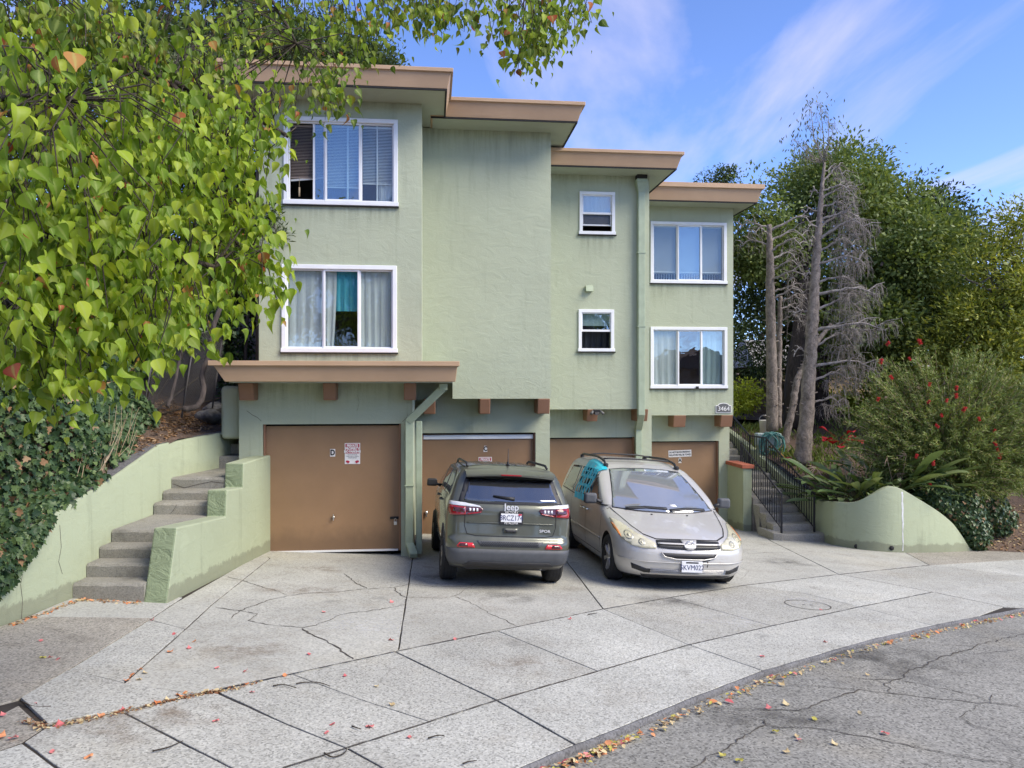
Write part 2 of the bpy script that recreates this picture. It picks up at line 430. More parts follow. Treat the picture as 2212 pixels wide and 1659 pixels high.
M['leaf_brown'] = leaf_mat('leaf_dry', [(0, (.22, .12, .06)), (.5, (.33, .20, .11)), (1, (.40, .29, .18))], .2)
M['leaf_bottle'] = leaf_mat('leaf_bottlebrush', [(0, (.10, .145, .04)), (.5, (.19, .25, .07)), (.85, (.30, .35, .11)), (1, (.36, .34, .15))], .25)
M['leaf_bird'] = leaf_mat('leaf_strap', [(0, (.075, .125, .045)), (.6, (.14, .20, .075)), (1, (.22, .27, .12))], .2, .04, .4)
M['flower_red'] = leaf_mat('flower_red', [(0, (.55, .03, .04)), (1, (.70, .08, .08))], .2)
M['flower_dry'] = leaf_mat('flower_dry', [(0, (.42, .30, .22)), (1, (.55, .42, .33))], .2)
M['leaf_crimson'] = leaf_mat('leaf_crimson', [(0, (.26, .01, .018)), (1, (.40, .02, .035))], .2)
M['straw'] = leaf_mat('dry_straw', [(0, (.33, .24, .15)), (1, (.52, .42, .29))], .1)
M['iron'] = plain('wrought_iron', (.018, .018, .022), .45, .3, var=.3)
M['galv'] = plain('galvanised_wire', (.085, .08, .078), .7, .3)
M['steel'] = plain('steel', (.55, .55, .55), .3, .9)

# ------------------------------------------------------------------ leaf clouds (numpy)
def leaf_tmpl(kind):
    if kind == 'heart':       # broad leaf with a drawn-out tip; along +x, width y
        rows = [(0, .0), (.05, .24), (.18, .41), (.36, .44), (.54, .34), (.70, .19), (.84, .075), (1.0, .0)]
    elif kind == 'heart_curl':
        rows = [(0, .0), (.05, .20), (.18, .35), (.36, .38), (.54, .31), (.70, .19), (.84, .08), (1.0, .0)]
    elif kind == 'oval':
        rows = [(0, 0), (.3, .42), (.7, .38), (1, 0)]
    elif kind == 'strap':
        rows = [(0, .12), (.25, .45), (.5, .5), (.8, .35), (1, 0)]
    if kind == 'diamond':
        return np.array([(0, 0, 0), (.45, .5, .10), (1, 0, 0), (.45, -.5, .10)], float), [(0, 1, 2, 3)]
    if kind == 'needle':
        return np.array([(0, 0, 0), (.4, .5, 0), (1, 0, 0), (.4, -.5, 0)], float), [(0, 1, 2, 3)]
    if kind == 'ivy':
        o = [(0, 0), (-.05, .30), (.18, .50), (.32, .27), (.58, .36), (.62, .14), (1, 0), (.62, -.14), (.58, -.36), (.32, -.27), (.18, -.50), (-.05, -.30)]
        v = [(.3, 0, -.06)] + [(x, y, .08 * abs(y)) for x, y in o]
        return np.array(v, float), [(0, i, i % len(o) + 1) for i in range(1, len(o) + 1)]
    v, f = [], []
    for x, w in rows:
        cu = kind == 'heart_curl'
        sag = -.20 * x * x if not cu else -.75 * x ** 2.4
        fo = .24 if not cu else .75
        xx = x if not cu else x * (1 - .22 * x)
        v += [(xx, w, sag + fo * w), (xx, 0, sag), (xx, -w, sag + fo * w * (.55 if cu else 1))]
    for i in range(len(rows) - 1):
        a, b = 3 * i, 3 * i + 3
        f += [(a, a + 1, b + 1, b), (a + 1, a + 2, b + 2, b + 1)]
    return np.array(v, float), f
def leaves_np(P, D, N, L, W, kind):
    P = np.asarray(P, float); D = np.asarray(D, float); N = np.asarray(N, float)
    D /= np.linalg.norm(D, axis=1, keepdims=True) + 1e-9
    B = np.cross(N, D); B /= np.linalg.norm(B, axis=1, keepdims=True) + 1e-9
    Nn = np.cross(D, B)
    T, F = leaf_tmpl(kind)
    V = (P[:, None, :] + D[:, None, :] * (T[None, :, 0:1] * L[:, None, None]) + B[:, None, :] * (T[None, :, 1:2] * W[:, None, None])
         + Nn[:, None, :] * (T[None, :, 2:3] * L[:, None, None]))
    return V.reshape(-1, 3), F, len(T)
def add_rib(me, k):          # marks the midrib column of a three-column leaf
    a = me.attributes.new('rib', 'FLOAT', 'POINT'); n = len(me.vertices)
    a.data.foreach_set('value', (np.arange(n) % 3 == 1).astype(np.float32))
def np_mesh(name, V, F, k, mat, smooth=False):
    n = len(V) // k
    me = bpy.data.meshes.new(name)
    ls = [len(f) for f in F]; base = np.concatenate([np.array(f) for f in F])
    loops = (base[None, :] + (np.arange(n) * k)[:, None]).ravel().astype(np.int32)
    tot = np.tile(np.array(ls, np.int32), n)
    start = np.concatenate([[0], np.cumsum(tot)[:-1]]).astype(np.int32)
    me.vertices.add(len(V)); me.vertices.foreach_set('co', V.ravel().astype(np.float32))
    me.loops.add(len(loops)); me.loops.foreach_set('vertex_index', loops)
    me.polygons.add(len(tot)); me.polygons.foreach_set('loop_start', start)
    me.polygons.foreach_set('loop_total', tot)
    me.materials.append(mat)
    if smooth:
        me.polygons.foreach_set('use_smooth', np.ones(len(tot), bool))
        add_rib(me, k)
    me.update(calc_edges=True); me.validate()
    return me
def rand_unit(rng, n):
    v = rng.normal(size=(n, 3)); return v / np.linalg.norm(v, axis=1, keepdims=True)
def crown_points(rng, blobs, clumps, per, cr, boughs=0):
    """leaf positions: clumps spread through ellipsoids (mostly the outer shell), leaves inside each clump"""
    sub = []
    for b in blobs:                     # boughs: smaller masses round each limb end, with gaps between them
        for _ in range(boughs):
            d0 = rand_unit(rng, 1)[0] * rng.uniform(.55, .95); k0 = rng.uniform(.26, .46)
            sub.append((b[0]+d0[0]*b[3], b[1]+d0[1]*b[4], b[2]+d0[2]*b[5], b[3]*k0, b[4]*k0, b[5]*k0*.8))
    if sub: blobs = sub
    vol = np.array([b[3] * b[4] * b[5] for b in blobs]) ** (2 / 3.)
    pick = rng.choice(len(blobs), clumps, p=vol / vol.sum())
    B = np.array(blobs)[pick]
    d = rand_unit(rng, clumps) * (rng.uniform(.30, 1.0, clumps) ** .45)[:, None]
    Cc = B[:, :3] + d * B[:, 3:6]
    out = d
    q = np.clip(rng.normal(size=(clumps, per, 3)), -1.7, 1.7) * (cr * rng.uniform(.55, 1.25, clumps))[:, None, None] * np.array([1, 1, .75])
    P = Cc[:, None, :] + q
    O = out[:, None, :] * .8 + q / (np.linalg.norm(q, axis=2, keepdims=True) + 1e-6) * .6
    return P.reshape(-1, 3), O.reshape(-1, 3), Cc
def foliage(name, rng, blobs, clumps, per, cr, size, aspect, mat, parent, kind='diamond', droop=.0, boughs=0):
    P, O, Cc = crown_points(rng, blobs, clumps, per, cr, boughs)
    n = len(P)
    D = O + rand_unit(rng, n) * .7; D[:, 2] -= droop
    N = rand_unit(rng, n) * .6 + np.array([0, 0, .45]) + O * (.9 if boughs else .2)
    L = size * rng.uniform(.65, 1.3, n)
    V, F, k = leaves_np(P, D, N, L, L * aspect, kind)
    o = link(name, np_mesh(name, V, F, k, mat), parent)
    return o, Cc

def stain_mat(name, col, amt, radial=False, stretch=(9, 9, .6)):
    m, n, l, b = new_mat(name); b.inputs['Roughness'].default_value = .9; b.inputs['Base Color'].default_value = (*col, 1)
    tc = n.new('ShaderNodeTexCoord'); sp = n.new('ShaderNodeSeparateXYZ'); l.new(tc.outputs['Generated'], sp.inputs[0])
    f = _noise(n, l, 1.0, 6, .7, _map(n, l, _pos(n), stretch))
    def ma(op, a, b_=None):
        q = n.new('ShaderNodeMath'); q.operation = op; q.use_clamp = True
        for i, v in enumerate((a, b_)):
            if v is None: continue
            if isinstance(v, (int, float)): q.inputs[i].default_value = v
            else: l.new(v, q.inputs[i])
        return q.outputs[0]
    if radial:
        gr = n.new('ShaderNodeTexGradient'); gr.gradient_type = 'SPHERICAL'; mp = n.new('ShaderNodeMapping'); mp.inputs['Location'].default_value = (-1, -1, 0); mp.inputs['Scale'].default_value = (2, 2, 0)
        l.new(tc.outputs['Generated'], mp.inputs[0]); l.new(mp.outputs[0], gr.inputs[0]); fall = gr.outputs['Fac']
    else: fall = ma('POWER', sp.outputs['Z'], 1.6)
    k = ma('MULTIPLY', ma('MULTIPLY', _ramp(n, l, f, [(.42, (0, 0, 0)), (.68, (1, 1, 1))]), fall), amt)
    tr = n.new('ShaderNodeBsdfTransparent'); mx = n.new('ShaderNodeMixShader'); l.new(k, mx.inputs[0]); l.new(tr.outputs[0], mx.inputs[1]); l.new(b.outputs[0], mx.inputs[2]); l.new(mx.outputs[0], n['Material Output'].inputs[0])
    return m
M['rain_stain'] = stain_mat('rain_stain', (.16, .17, .12), .30)
M['oil_stain'] = stain_mat('oil_stain', (.05, .045, .04), .75, True, (3, 3, 3))
M['rust_stain'] = stain_mat('rust_stain', (.22, .15, .09), .6, True, (4, 4, 4))
M['pale_stain'] = stain_mat('pale_stain', (.70, .70, .68), .5, True, (5, 5, 5))

def wp(o):      # o was modelled in world coordinates; keep it there under its parent
    e = o.parent
    o.matrix_parent_inverse = Matrix.LocRotScale(e.location, e.rotation_euler, None).inverted()
    return o

# ================================================================== GROUND
def inset_poly(pts, g):
    n = len(pts); area = sum(pts[i][0]*pts[(i+1)%n][1] - pts[(i+1)%n][0]*pts[i][1] for i in range(n))
    if area < 0: pts = pts[::-1]
    out = []
    for i in range(n):
        p0, p1, p2 = Vector(pts[i-1]), Vector(pts[i]), Vector(pts[(i+1)%n])
        d1, d2 = (p1-p0).normalized(), (p2-p1).normalized()
        n1, n2 = Vector((-d1.y, d1.x)), Vector((-d2.y, d2.x))
        den = 1 + n1.dot(n2)
        m = (n1 + n2) / max(den, .35)
        out.append(tuple(p1 + m * g))
    return out
rg = random.Random(5)
def rough_edge(pts, step, amp, rnd):
    out = []
    n = len(pts)
    for i in range(n):
        a, b = Vector(pts[i]), Vector(pts[(i+1) % n])
        L = (b - a).length; k = max(1, min(40, int(L / step)))
        t = (b - a).normalized() if L > 1e-6 else Vector((1, 0)); nn = Vector((-t.y, t.x))
        for j in range(k):
            p = a + (b - a) * (j / k)
            if j: p = p + nn * rnd.uniform(-amp, amp)
            out.append(tuple(p))
    return out
def slab(name, px, mat, parent, gap=.006, lift=0.0, thick=.07, tilt=(0, 0), world=False):
    pts = list(px) if world else [gnd(*p) for p in px]
    pts = rough_edge(inset_poly(pts, gap + .0025), .14, .0028, rg)
    cx = sum(p[0] for p in pts) / len(pts); cy = sum(p[1] for p in pts) / len(pts)
    zf = lambda p: gz(*p) + lift + (p[0]-cx) * tilt[0] + (p[1]-cy) * tilt[1]
    mb = MB()
    n = len(pts)
    e = .003                                   # worn arris: a narrow sloped rim round the top face
    inn = inset_poly(pts, e)
    top = [(p[0], p[1], zf(p)) for p in inn]
    rim = [(p[0], p[1], zf(p) - .003) for p in pts]
    bot = [(p[0], p[1], zf(p) - thick) for p in pts]
    mb.raw(top, [tuple(range(n))])
    mb.raw(rim + top, [(i, (i+1) % n, n+(i+1) % n, n+i) for i in range(n)])
    mb.raw(bot + rim, [(i, (i+1) % n, n+(i+1) % n, n+i) for i in range(n)])
    o = mb.build(name, mat, parent, recalc=False)
    return o
# the earth under everything
def grid_sheet(name, x0, x1, y0, y1, nx, ny, zf, mat, parent=None, smooth=True):
    mb = MB(); v = []
    for j in range(ny + 1):
        for i in range(nx + 1):
            x = x0 + (x1-x0)*i/nx; y = y0 + (y1-y0)*j/ny
            v.append((x, y, zf(x, y)))
    f = [(j*(nx+1)+i, j*(nx+1)+i+1, (j+1)*(nx+1)+i+1, (j+1)*(nx+1)+i) for j in range(ny) for i in range(nx)]
    mb.raw(v, f, 0, smooth)
    return mb.build(name, mat, parent, recalc=False)
ground = struct(grid_sheet('ground', -160, 160, -120, 240, 64, 72,
    lambda x, y: gz(max(-40, min(40, x)), max(-30, min(45, y))) - .16, M['dirt']))

driveway = struct(empty('driveway'))
slab('slab', [(583,1206),(557,1192),(900,1178),(891,1209),(861,1403),(853,1408),(737,1434),(617,1459),(427,1499),(267,1476),(400,1359),(457,1306)], M['drive'], driveway, .006)
slab('slab', [(900,1178),(905,1150),(1175,1150),(1224,1213),(1303,1316),(853,1408),(861,1403),(891,1209)], M['drive'], driveway, .004, .002)
slab('slab', [(1175,1150),(1400,1128),(1570,1118),(1640,1150),(1666,1169),(1813,1241),(1601,1266),(1303,1316),(1224,1213)], M['drive'], driveway, .008, 0)
slab('slab', [(1640,1150),(1790,1155),(1850,1176),(1945,1188),(2008,1221),(1813,1241),(1666,1169)], M['drive'], driveway, .006, .001)
slab('slab', [(1945,1188),(2100,1181),(2300,1186),(2500,1192),(2400,1197),(2008,1221)], M['slab_brown'], driveway, .006)
# the strip beside the parapet and the rough slabs in front of the left steps
slab('slab', [(380,1301),(547,1206),(565,1192),(583,1206),(457,1306),(400,1359),(323,1339)], M['drive'], driveway, .006, .001)
slab('slab', [(323,1339),(400,1359),(267,1476),(147,1448)], M['sidewalk'], driveway, .007, .004)
slab('slab', [(147,1448),(267,1476),(427,1499),(283,1531),(100,1566),(42,1511)], M['sidewalk'], driveway, .007, .010, .12, (-.010, -.006))
slab('slab', [(60,1332),(155,1290),(395,1290),(328,1335)], M['drive'], driveway, .005)
slab('slab', [(60,1332),(328,1335),(323,1339),(147,1448),(42,1511),(-30,1530),(-160,1480),(-60,1375)], M['slab_brown'], driveway, .006, .004)

sidewalk = struct(empty('sidewalk'))
S = M['sidewalk']
slab('slab', [(-40,1560),(42,1518),(100,1570),(50,1603),(-60,1640)], M['slab_brown'], sidewalk, .010, -.01)
slab('slab', [(-200,1700),(-60,1640),(50,1603),(127,1660),(240,1745),(-150,1860)], S, sidewalk, .008, -.004)
slab('slab', [(100,1570),(283,1533),(267,1539),(383,1599),(500,1658),(560,1690),(240,1745),(127,1660),(50,1603)], S, sidewalk, .007)
slab('slab', [(283,1533),(427,1501),(467,1496),(617,1563),(749,1616),(616,1658),(560,1690),(383,1599),(267,1539)], S, sidewalk, .006, .001)
slab('slab', [(467,1493),(617,1459),(633,1457),(779,1511),(929,1559),(749,1616),(617,1563)], S, sidewalk, .004, .001)
slab('slab', [(633,1457),(853,1408),(1073,1513),(929,1559),(779,1511)], S, sidewalk, .004, .000)
slab('slab', [(853,1408),(1075,1363),(1292,1450),(1073,1513)], S, sidewalk, .0085, .002)
slab('slab', [(1075,1363),(1303,1316),(1488,1393),(1292,1450)], S, sidewalk, .003, .002)
slab('slab', [(1303,1316),(1448,1291),(1668,1352),(1488,1393)], S, sidewalk, .006, 0)
slab('slab', [(1448,1291),(1605,1265),(1735,1281),(1858,1311),(1668,1352)], S, sidewalk, .003, .001)
slab('slab', [(1605,1265),(1813,1241),(2015,1279),(1858,1311),(1735,1281)], S, sidewalk, .006, .001)
slab('slab', [(1813,1241),(2008,1221),(2250,1249),(2015,1279)], S, sidewalk, .005, 0)
slab('slab', [(2008,1221),(2400,1197),(2600,1215),(2250,1249)], S, sidewalk, .005, 0)
KL = [(300,2150),(700,1885),(1126,1658),(1243,1609),(1313,1583),(1481,1513),(1648,1449),(1875,1383),(2015,1351),(2108,1333),(2212,1313),(2420,1280),(2700,1245)]
slab('slab', [(560,1690),(616,1658),(749,1616),(900,1700),(1000,1729),(700,1885),(420,1830)], S, sidewalk, .005, 0)
slab('slab', [(749,1616),(1073,1513),(1243,1609),(1126,1658),(1000,1729),(900,1700)], S, sidewalk, .0075, .001)
slab('slab', [(1073,1513),(1292,1450),(1488,1393),(1648,1449),(1481,1513),(1313,1583),(1243,1609)], S, sidewalk, .008, .002)
slab('slab', [(1488,1393),(1668,1352),(1858,1311),(2015,1351),(1875,1383),(1648,1449)], S, sidewalk, .006, .001)
slab('slab', [(1858,1311),(2015,1279),(2168,1311),(2108,1333),(2015,1351)], S, sidewalk, .005, 0)
slab('slab', [(2015,1279),(2250,1249),(2600,1215),(2700,1245),(2420,1280),(2212,1313),(2168,1311)], S, sidewalk, .005, 0)

kl = [Vector(gnd(*p)) for p in KL]
# dense kerb line
kd = []
for i in range(len(kl) - 1):
    for j in range(8): kd.append(kl[i].lerp(kl[i+1], j / 8))
kd.append(kl[-1])
kd = [kd[0]] + [(kd[i-1] + kd[i]*2 + kd[i+1]) / 4 for i in range(1, len(kd)-1)] + [kd[-1]]
def knorm(i):
    t = (kd[min(i+1, len(kd)-1)] - kd[max(i-1, 0)]).normalized(); return Vector((t.y, -t.x))   # towards the street
STREET_DROP = .04
mb = MB()
prof = [(-.010, -.06), (-.006, .000), (.006, -.002), (.016, -.010), (.026, -.030), (.030, -.10)]
v = []
for i, p in enumerate(kd):
    nn = knorm(i)
    for o_, h in prof:
        q = p + nn * (o_ + rg.uniform(-.004, .004)); v.append((q.x, q.y, gz(q.x, q.y) + h + rg.uniform(-.003, .003)))
k = len(prof)
mb.raw(v, [(i*k+j, i*k+j+1, (i+1)*k+j+1, (i+1)*k+j) for i in range(len(kd)-1) for j in range(k-1)], 0, True)
kerb = struct(mb.build('kerb', M['kerb'], None, recalc=True))
# dirt that fills the joints between the slabs
mb = MB(); v = []
for i, p in enumerate(kd):
    nn = knorm(i)
    for o_ in (-.004, -1, -2.5, -5, -8, -14):
        q = p + nn * o_; v.append((q.x, q.y, gz(q.x, q.y) - .011))
mb.raw(v, [(i*6+j, i*6+j+1, (i+1)*6+j+1, (i+1)*6+j) for i in range(len(kd)-1) for j in range(5)])
bed = struct(mb.build('pavement_bed', M['joint'], None))
# street: a fan of strips from the kerb outwards
mb = MB(); v = []
offs = [0.04, .25, .6, 1.2, 2.2, 4, 7, 11, 16, 24]
for i, p in enumerate(kd):
    nn = knorm(i); nn = (nn * .6 + Vector((.55, -.83)) * .4).normalized()
    for o_ in offs:
        q = p + nn * o_
        v.append((q.x, q.y, gz(q.x, q.y) - STREET_DROP + .012 * math.sin(o_ * 1.3) * (o_ > .3)))
k = len(offs)
mb.raw(v, [(i*k+j, i*k+j+1, (i+1)*k+j+1, (i+1)*k+j) for i in range(len(kd)-1) for j in range(k-1)], 0, True)
street = struct(mb.build('street', M['asphalt'], None, recalc=True))
def street_z(x, y): return gz(x, y) - STREET_DROP

# cracks: broken lines of dirt-filled splits, surveyed from the photo
def crack(name, px, width, zf, parent, jitter=.02, lift=.004):
    pts = [Vector(gnd(*p)) for p in px]
    fine = []
    for a, b in zip(pts, pts[1:]):
        L = (b-a).length; n = max(2, int(L / .06)); t = (b-a).normalized(); nn = Vector((-t.y, t.x)); w = 0
        for j in range(n):
            w = w * .6 + rg.uniform(-jitter, jitter) * .6
            fine.append(a.lerp(b, j / n) + nn * (w if j else 0))
    fine.append(pts[-1])
    mb = MB(); v = []
    for i, p in enumerate(fine):
        t = (fine[min(i+1, len(fine)-1)] - fine[max(i-1, 0)]).normalized(); nn = Vector((-t.y, t.x))
        w = width * rg.uniform(.25, 1.1) * (.35 if i in (0, len(fine)-1) else 1)
        for s in (-1, 1):
            q = p + nn * (w * .5 * s); v.append((q.x, q.y, zf(q.x, q.y) + lift))
    mb.raw(v, [(2*i, 2*i+1, 2*i+3, 2*i+2) for i in range(len(fine)-1)])
    return mb.build(name, M['crack'], parent, recalc=False)
c4 = lambda L: [(576 + x/3, 1106 + y/3) for x, y in L]
cR = lambda L: [(1474.6 + x/3, 1106 + y/3) for x, y in L]
for L, w in [([(-250,420),(0,495),(95,525),(135,545)], .016), ([(-230,690),(-180,640),(0,575),(135,545),(300,525),(450,520),(620,500),(830,490),(940,465),(1080,485),(1300,485)], .016),
          ([(830,490),(830,510),(905,555),(905,600),(730,635),(540,655),(470,670),(400,705),(320,735),(240,750),(0,730),(-120,705),(-60,660),(-170,640),(-330,620)], .016),
          ([(230,755),(310,805),(400,850),(480,890),(540,940),(560,955)], .030), ([(905,555),(1150,560),(1220,545),(1310,490),(1370,455)], .013),
          ([(1220,550),(1340,600),(1430,655),(1530,695),(1615,740)], .016), ([(500,400),(570,455),(650,495)], .018)]:
    crack('crack', c4(L), w*.85, gz, driveway, .03)
for L, w in [([(370,265),(460,270),(540,262),(700,265)], .012), ([(360,350),(430,385),(380,440)], .006)]:
    crack('crack', cR(L), w, gz, driveway)
for L, w in [([(-90,1700),(0,1650),(150,1560),(350,1470),(500,1370),(540,1355),(530,1330),(380,1290),(180,1255)], .024),
          ([(540,1355),(700,1375),(950,1390),(1250,1445),(1500,1500),(1800,1555),(2000,1590),(2212,1640),(2400,1670)], .020),
          ([(180,1245),(350,1255),(750,1265),(870,1225),(1000,1180),(1150,1130),(1340,1155),(1600,1185),(1850,1210),(2000,1215),(2212,1250),(2400,1270)], .024),
          ([(600,1090),(850,1105),(1150,1130)], .016), ([(1340,1155),(1350,1125),(1310,1105),(1400,1065),(1440,1030),(1650,940),(1750,905),(1900,855),(2100,800),(2300,755)], .024),
          ([(1410,1070),(1600,1110),(1900,1170),(2000,1215)], .022), ([(850,1010),(950,1040),(1200,1065),(1400,1070)], .018), ([(1450,825),(1700,845),(1900,855)], .018),
          ([(2000,1215),(2040,1160)], .02), ([(1920,1230),(1790,1310),(1900,1370),(2212,1440),(2350,1470)], .014), ([(1350,870),(1600,890),(1900,905),(2150,875)], .012)]:
    crack('crack', cR(L), w*.62, street_z, street, .035, .016)
# dirt lying in the long joints
for L, w in (([(283,1533),(427,1499),(617,1459),(853,1408),(1075,1363),(1303,1316),(1448,1291),(1605,1265),(1813,1241),(2008,1221)], .020), ([(560,1690),(616,1658),(749,1616),(929,1559),(1073,1513),(1292,1450),(1488,1393),(1668,1352),(1858,1311),(2015,1279)], .018), ([(2015,1279),(2168,1311)], .014), ([(1813,1241),(2015,1279)], .012)):
    crack('joint_dirt', L, w, gz, sidewalk, .004, .0045)
# oil, rust and pale wear patches on the paving
for px, py, r1_, r2_, mk, par_ in ((1085,1290,.55,.45,'oil_stain',driveway),(700,1230,.6,.35,'rust_stain',driveway),(640,1275,.8,.4,'rust_stain',driveway),(960,1250,.5,.5,'oil_stain',driveway),(1440,1300,.6,.4,'oil_stain',driveway),(1700,1215,.7,.5,'oil_stain',driveway),(520,1400,.6,.5,'rust_stain',driveway),(780,1350,.7,.5,'pale_stain',driveway),(350,1540,.8,.3,'rust_stain',sidewalk),(180,1580,.6,.3,'rust_stain',sidewalk),(1150,1440,.7,.4,'rust_stain',sidewalk),(1560,1340,.8,.5,'pale_stain',sidewalk),(1740,1300,.5,.4,'pale_stain',sidewalk),(1900,1420,1.2,.8,'oil_stain',street),(1700,1550,.9,.5,'oil_stain',street)):
    x, y = gnd(px, py); zf_ = (street_z if par_ is street else gz); h_ = .02 if par_ is street else .0062
    mb = MB(); mb.face([(x+a*r1_, y+b*r2_, zf_(x+a*r1_, y+b*r2_) + h_ + .0003*(px % 7)) for a, b in ((-1,-1),(1,-1),(1,1),(-1,1))]); mb.build('stain', M[mk], par_, recalc=False)
# round utility cover outlined in the sidewalk
p = Vector(gnd(1474.6 + 810/3, 1106 + 603/3))
mb = MB(); v = []
for i in range(40):
    a = 2*math.pi*i/40
    for r_ in (.285, .30):
        v.append((p.x + r_*math.cos(a), p.y + r_*math.sin(a), gz(p.x + r_*math.cos(a), p.y + r_*math.sin(a)) + .0055))
mb.raw(v, [(2*i, 2*i+1, (2*i+3) % 80, (2*i+2) % 80) for i in range(40)])
for dx in (-.05, .05):
    q = [(p.x+dx+a, p.y+b) for a, b in ((-.02,-.015),(.02,-.015),(.02,.015),(-.02,.015))]
    mb.face([(x, y, gz(x, y) + .0055) for x, y in q])
tag(mb.build('utility_cover', M['crack'], None, recalc=False), 'round utility cover ring set in the pale sidewalk slab', 'manhole cover')

# ================================================================== APARTMENT BUILDING (local axes: u along facade, v into the lot, z up)
house = empty('apartment_building', (0, 0, 0), TH)
tag(house, 'light green stucco apartment building with stepped flat roofs and four brown garage doors', 'building')
rb = random.Random(11)
def wall_open(name, u0, u1, z0, z1, v, thick, openings, back, parent=house, mat=None, bevel=.02):
    """front wall at v with real openings (reveals), plus side faces running back to `back`"""
    us = sorted({u0, u1, *[o[0] for o in openings], *[o[1] for o in openings]})
    zs = sorted({z0, z1, *[o[2] for o in openings], *[o[3] for o in openings]})
    mb = MB()
    hole = lambda a, b: any(o[0] < a < o[1] and o[2] < b < o[3] for o in openings)
    vv = {}; V = []; Fs = []
    def vid(p):
        if p not in vv: vv[p] = len(V); V.append(p)
        return vv[p]
    for i in range(len(us)-1):
        for j in range(len(zs)-1):
            if hole((us[i]+us[i+1])/2, (zs[j]+zs[j+1])/2): continue
            Fs.append(tuple(vid(p) for p in ((us[i], v, zs[j]), (us[i+1], v, zs[j]), (us[i+1], v, zs[j+1]), (us[i], v, zs[j+1]))))
    for a, b, c, d in openings:
        ring = [(a, c), (b, c), (b, d), (a, d)]
        for k in range(4):
            p, q = ring[k], ring[(k+1) % 4]
            Fs.append(tuple(vid(x) for x in ((q[0], v, q[1]), (p[0], v, p[1]), (p[0], v+thick, p[1]), (q[0], v+thick, q[1]))))
    for u in (u0, u1):
        Fs.append(tuple(vid(x) for x in ((u, v, z0), (u, v, z1), (u, back, z1), (u, back, z0))))
    Fs.append(tuple(vid(x) for x in ((u0, v, z1), (u1, v, z1), (u1, back, z1), (u0, back, z1))))
    Fs.append(tuple(vid(x) for x in ((u0, v, z0), (u1, v, z0), (u1, back, z0), (u0, back, z0))))
    Fs.append(tuple(vid(x) for x in ((u0, back, z0), (u1, back, z0), (u1, back, z1), (u0, back, z1))))
    mb.raw(V, Fs)
    return mb.build(name, mat or M['stucco'], parent, recalc=True)
W1U, W1L = (-2.53, -.575, 5.275, 6.80), (-2.565, -.59, 2.71, 4.235)
W3U, W3L = (3.20, 3.985, 5.40, 6.33), (3.18, 3.965, 2.863, 3.778)
W4U, W4L = (5.39, 7.335, 4.65, 6.175), (5.39, 7.35, 2.05, 3.573)
tr = .055
ins = lambda w: (w[0]+tr, w[1]-tr, w[2]+tr, w[3]-tr)
wall_open('wall', -2.95, -.157, 2.3, 7.118, 13.74, .16, [ins(W1U), ins(W1L)], 24.0)
wall_open('wall', -.165, 2.338, 2.197, 7.088, 14.97, .16, [], 24.2)
wall_open('wall', .42, 2.338, 1.875, 2.197, 14.97, .16, [], 16.0)
wall_open('wall', 2.32, 4.752, 1.612, 6.70, 16.51, .16, [ins(W3U), ins(W3L)], 24.4)
wall_open('wall', 4.73, 7.512, 1.385, 6.555, 18.63, .16, [ins(W4U), ins(W4L)], 24.6)
DD, DC, DB, DA = (-2.70, -.485, -.85, 1.507), (-.187, 2.109, -1.2, 1.18), (2.50, 4.57, -1.4, .965), (5.36, 7.323, -1.7, .707)
wall_open('garage_wall', -3.07, -.30, -1.0, 2.19, 12.85, .16, [DD], 14.6)
wall_open('garage_wall', -.36, 2.40, -1.3, 1.876, 15.5, .16, [DC], 23)
wall_open('garage_wall', 2.38, 4.95, -1.6, 1.613, 17.0, .16, [DB], 23.2)
wall_open('garage_wall', 4.93, 7.60, -1.9, 1.386, 19.1, .16, [DA], 23.4)
wall_open('garage_wall', -.36, .418, 1.8765, 2.184, 15.5, .16, [], 16.5)
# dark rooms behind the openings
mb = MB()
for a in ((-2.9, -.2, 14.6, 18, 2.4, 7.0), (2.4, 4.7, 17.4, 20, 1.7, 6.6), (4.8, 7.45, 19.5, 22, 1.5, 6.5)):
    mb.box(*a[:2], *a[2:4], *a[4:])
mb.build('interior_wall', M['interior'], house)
# rounded stucco pier left of the garage
MB().box(-3.40, -3.075, 13.0, 13.9, 1.26, 2.13).build('pier', M['stucco'], house, .07, 3)

# --- roofs: outward-leaning fascia, thin cap strip, green soffit
def roof(u0, u1, v0, v1, zb, zt, lean, wall_z, cap=.055, left_hidden=False):
    lo = [(u0+lean, v0+lean, zb), (u1-lean, v0+lean, zb), (u1-lean, v1, zb), (u0+lean, v1, zb)]
    hi = [(u0, v0, zt), (u1, v0, zt), (u1, v1, zt), (u0, v1, zt)]
    n = 10
    mb = MB(); mb.hexa(lo, hi)
    o = mb.build('roof', M['fascia'], house, .006)
    e = .022
    c = MB()
    c.box(u0-e, u1+e, v0-e, v0+.05, zt-cap, zt+.012); c.box(u1-.05, u1+e, v0+.05, v1, zt-cap, zt+.012); c.box(u0-e, u0+.05, v0+.05, v1, zt-cap, zt+.012)
    c.build('fascia_cap', M['fascia'], o, .006)
    MB().box(u0+.05, u1-.05, v0+.05, v1, zt-.02, zt+.004).build('roof_deck', M['roof_gravel'], o)
    s = MB(); s.box(u0+lean+.035, u1-lean-.035, v0+lean+.035, v1, zb-.012, zb+.03)
    s.build('soffit', M['soffit'], o)
    l = MB(); k = .0
    l.box(u0+lean+.004, u1-lean-.004, v0+lean+.004, v0+lean+.034, zb-.028, zb+.02)
    l.box(u1-lean-.034, u1-lean-.004, v0+lean+.036, v1, zb-.028, zb+.02)
    l.build('drip_edge', M['dark_gap'], o)
    return o
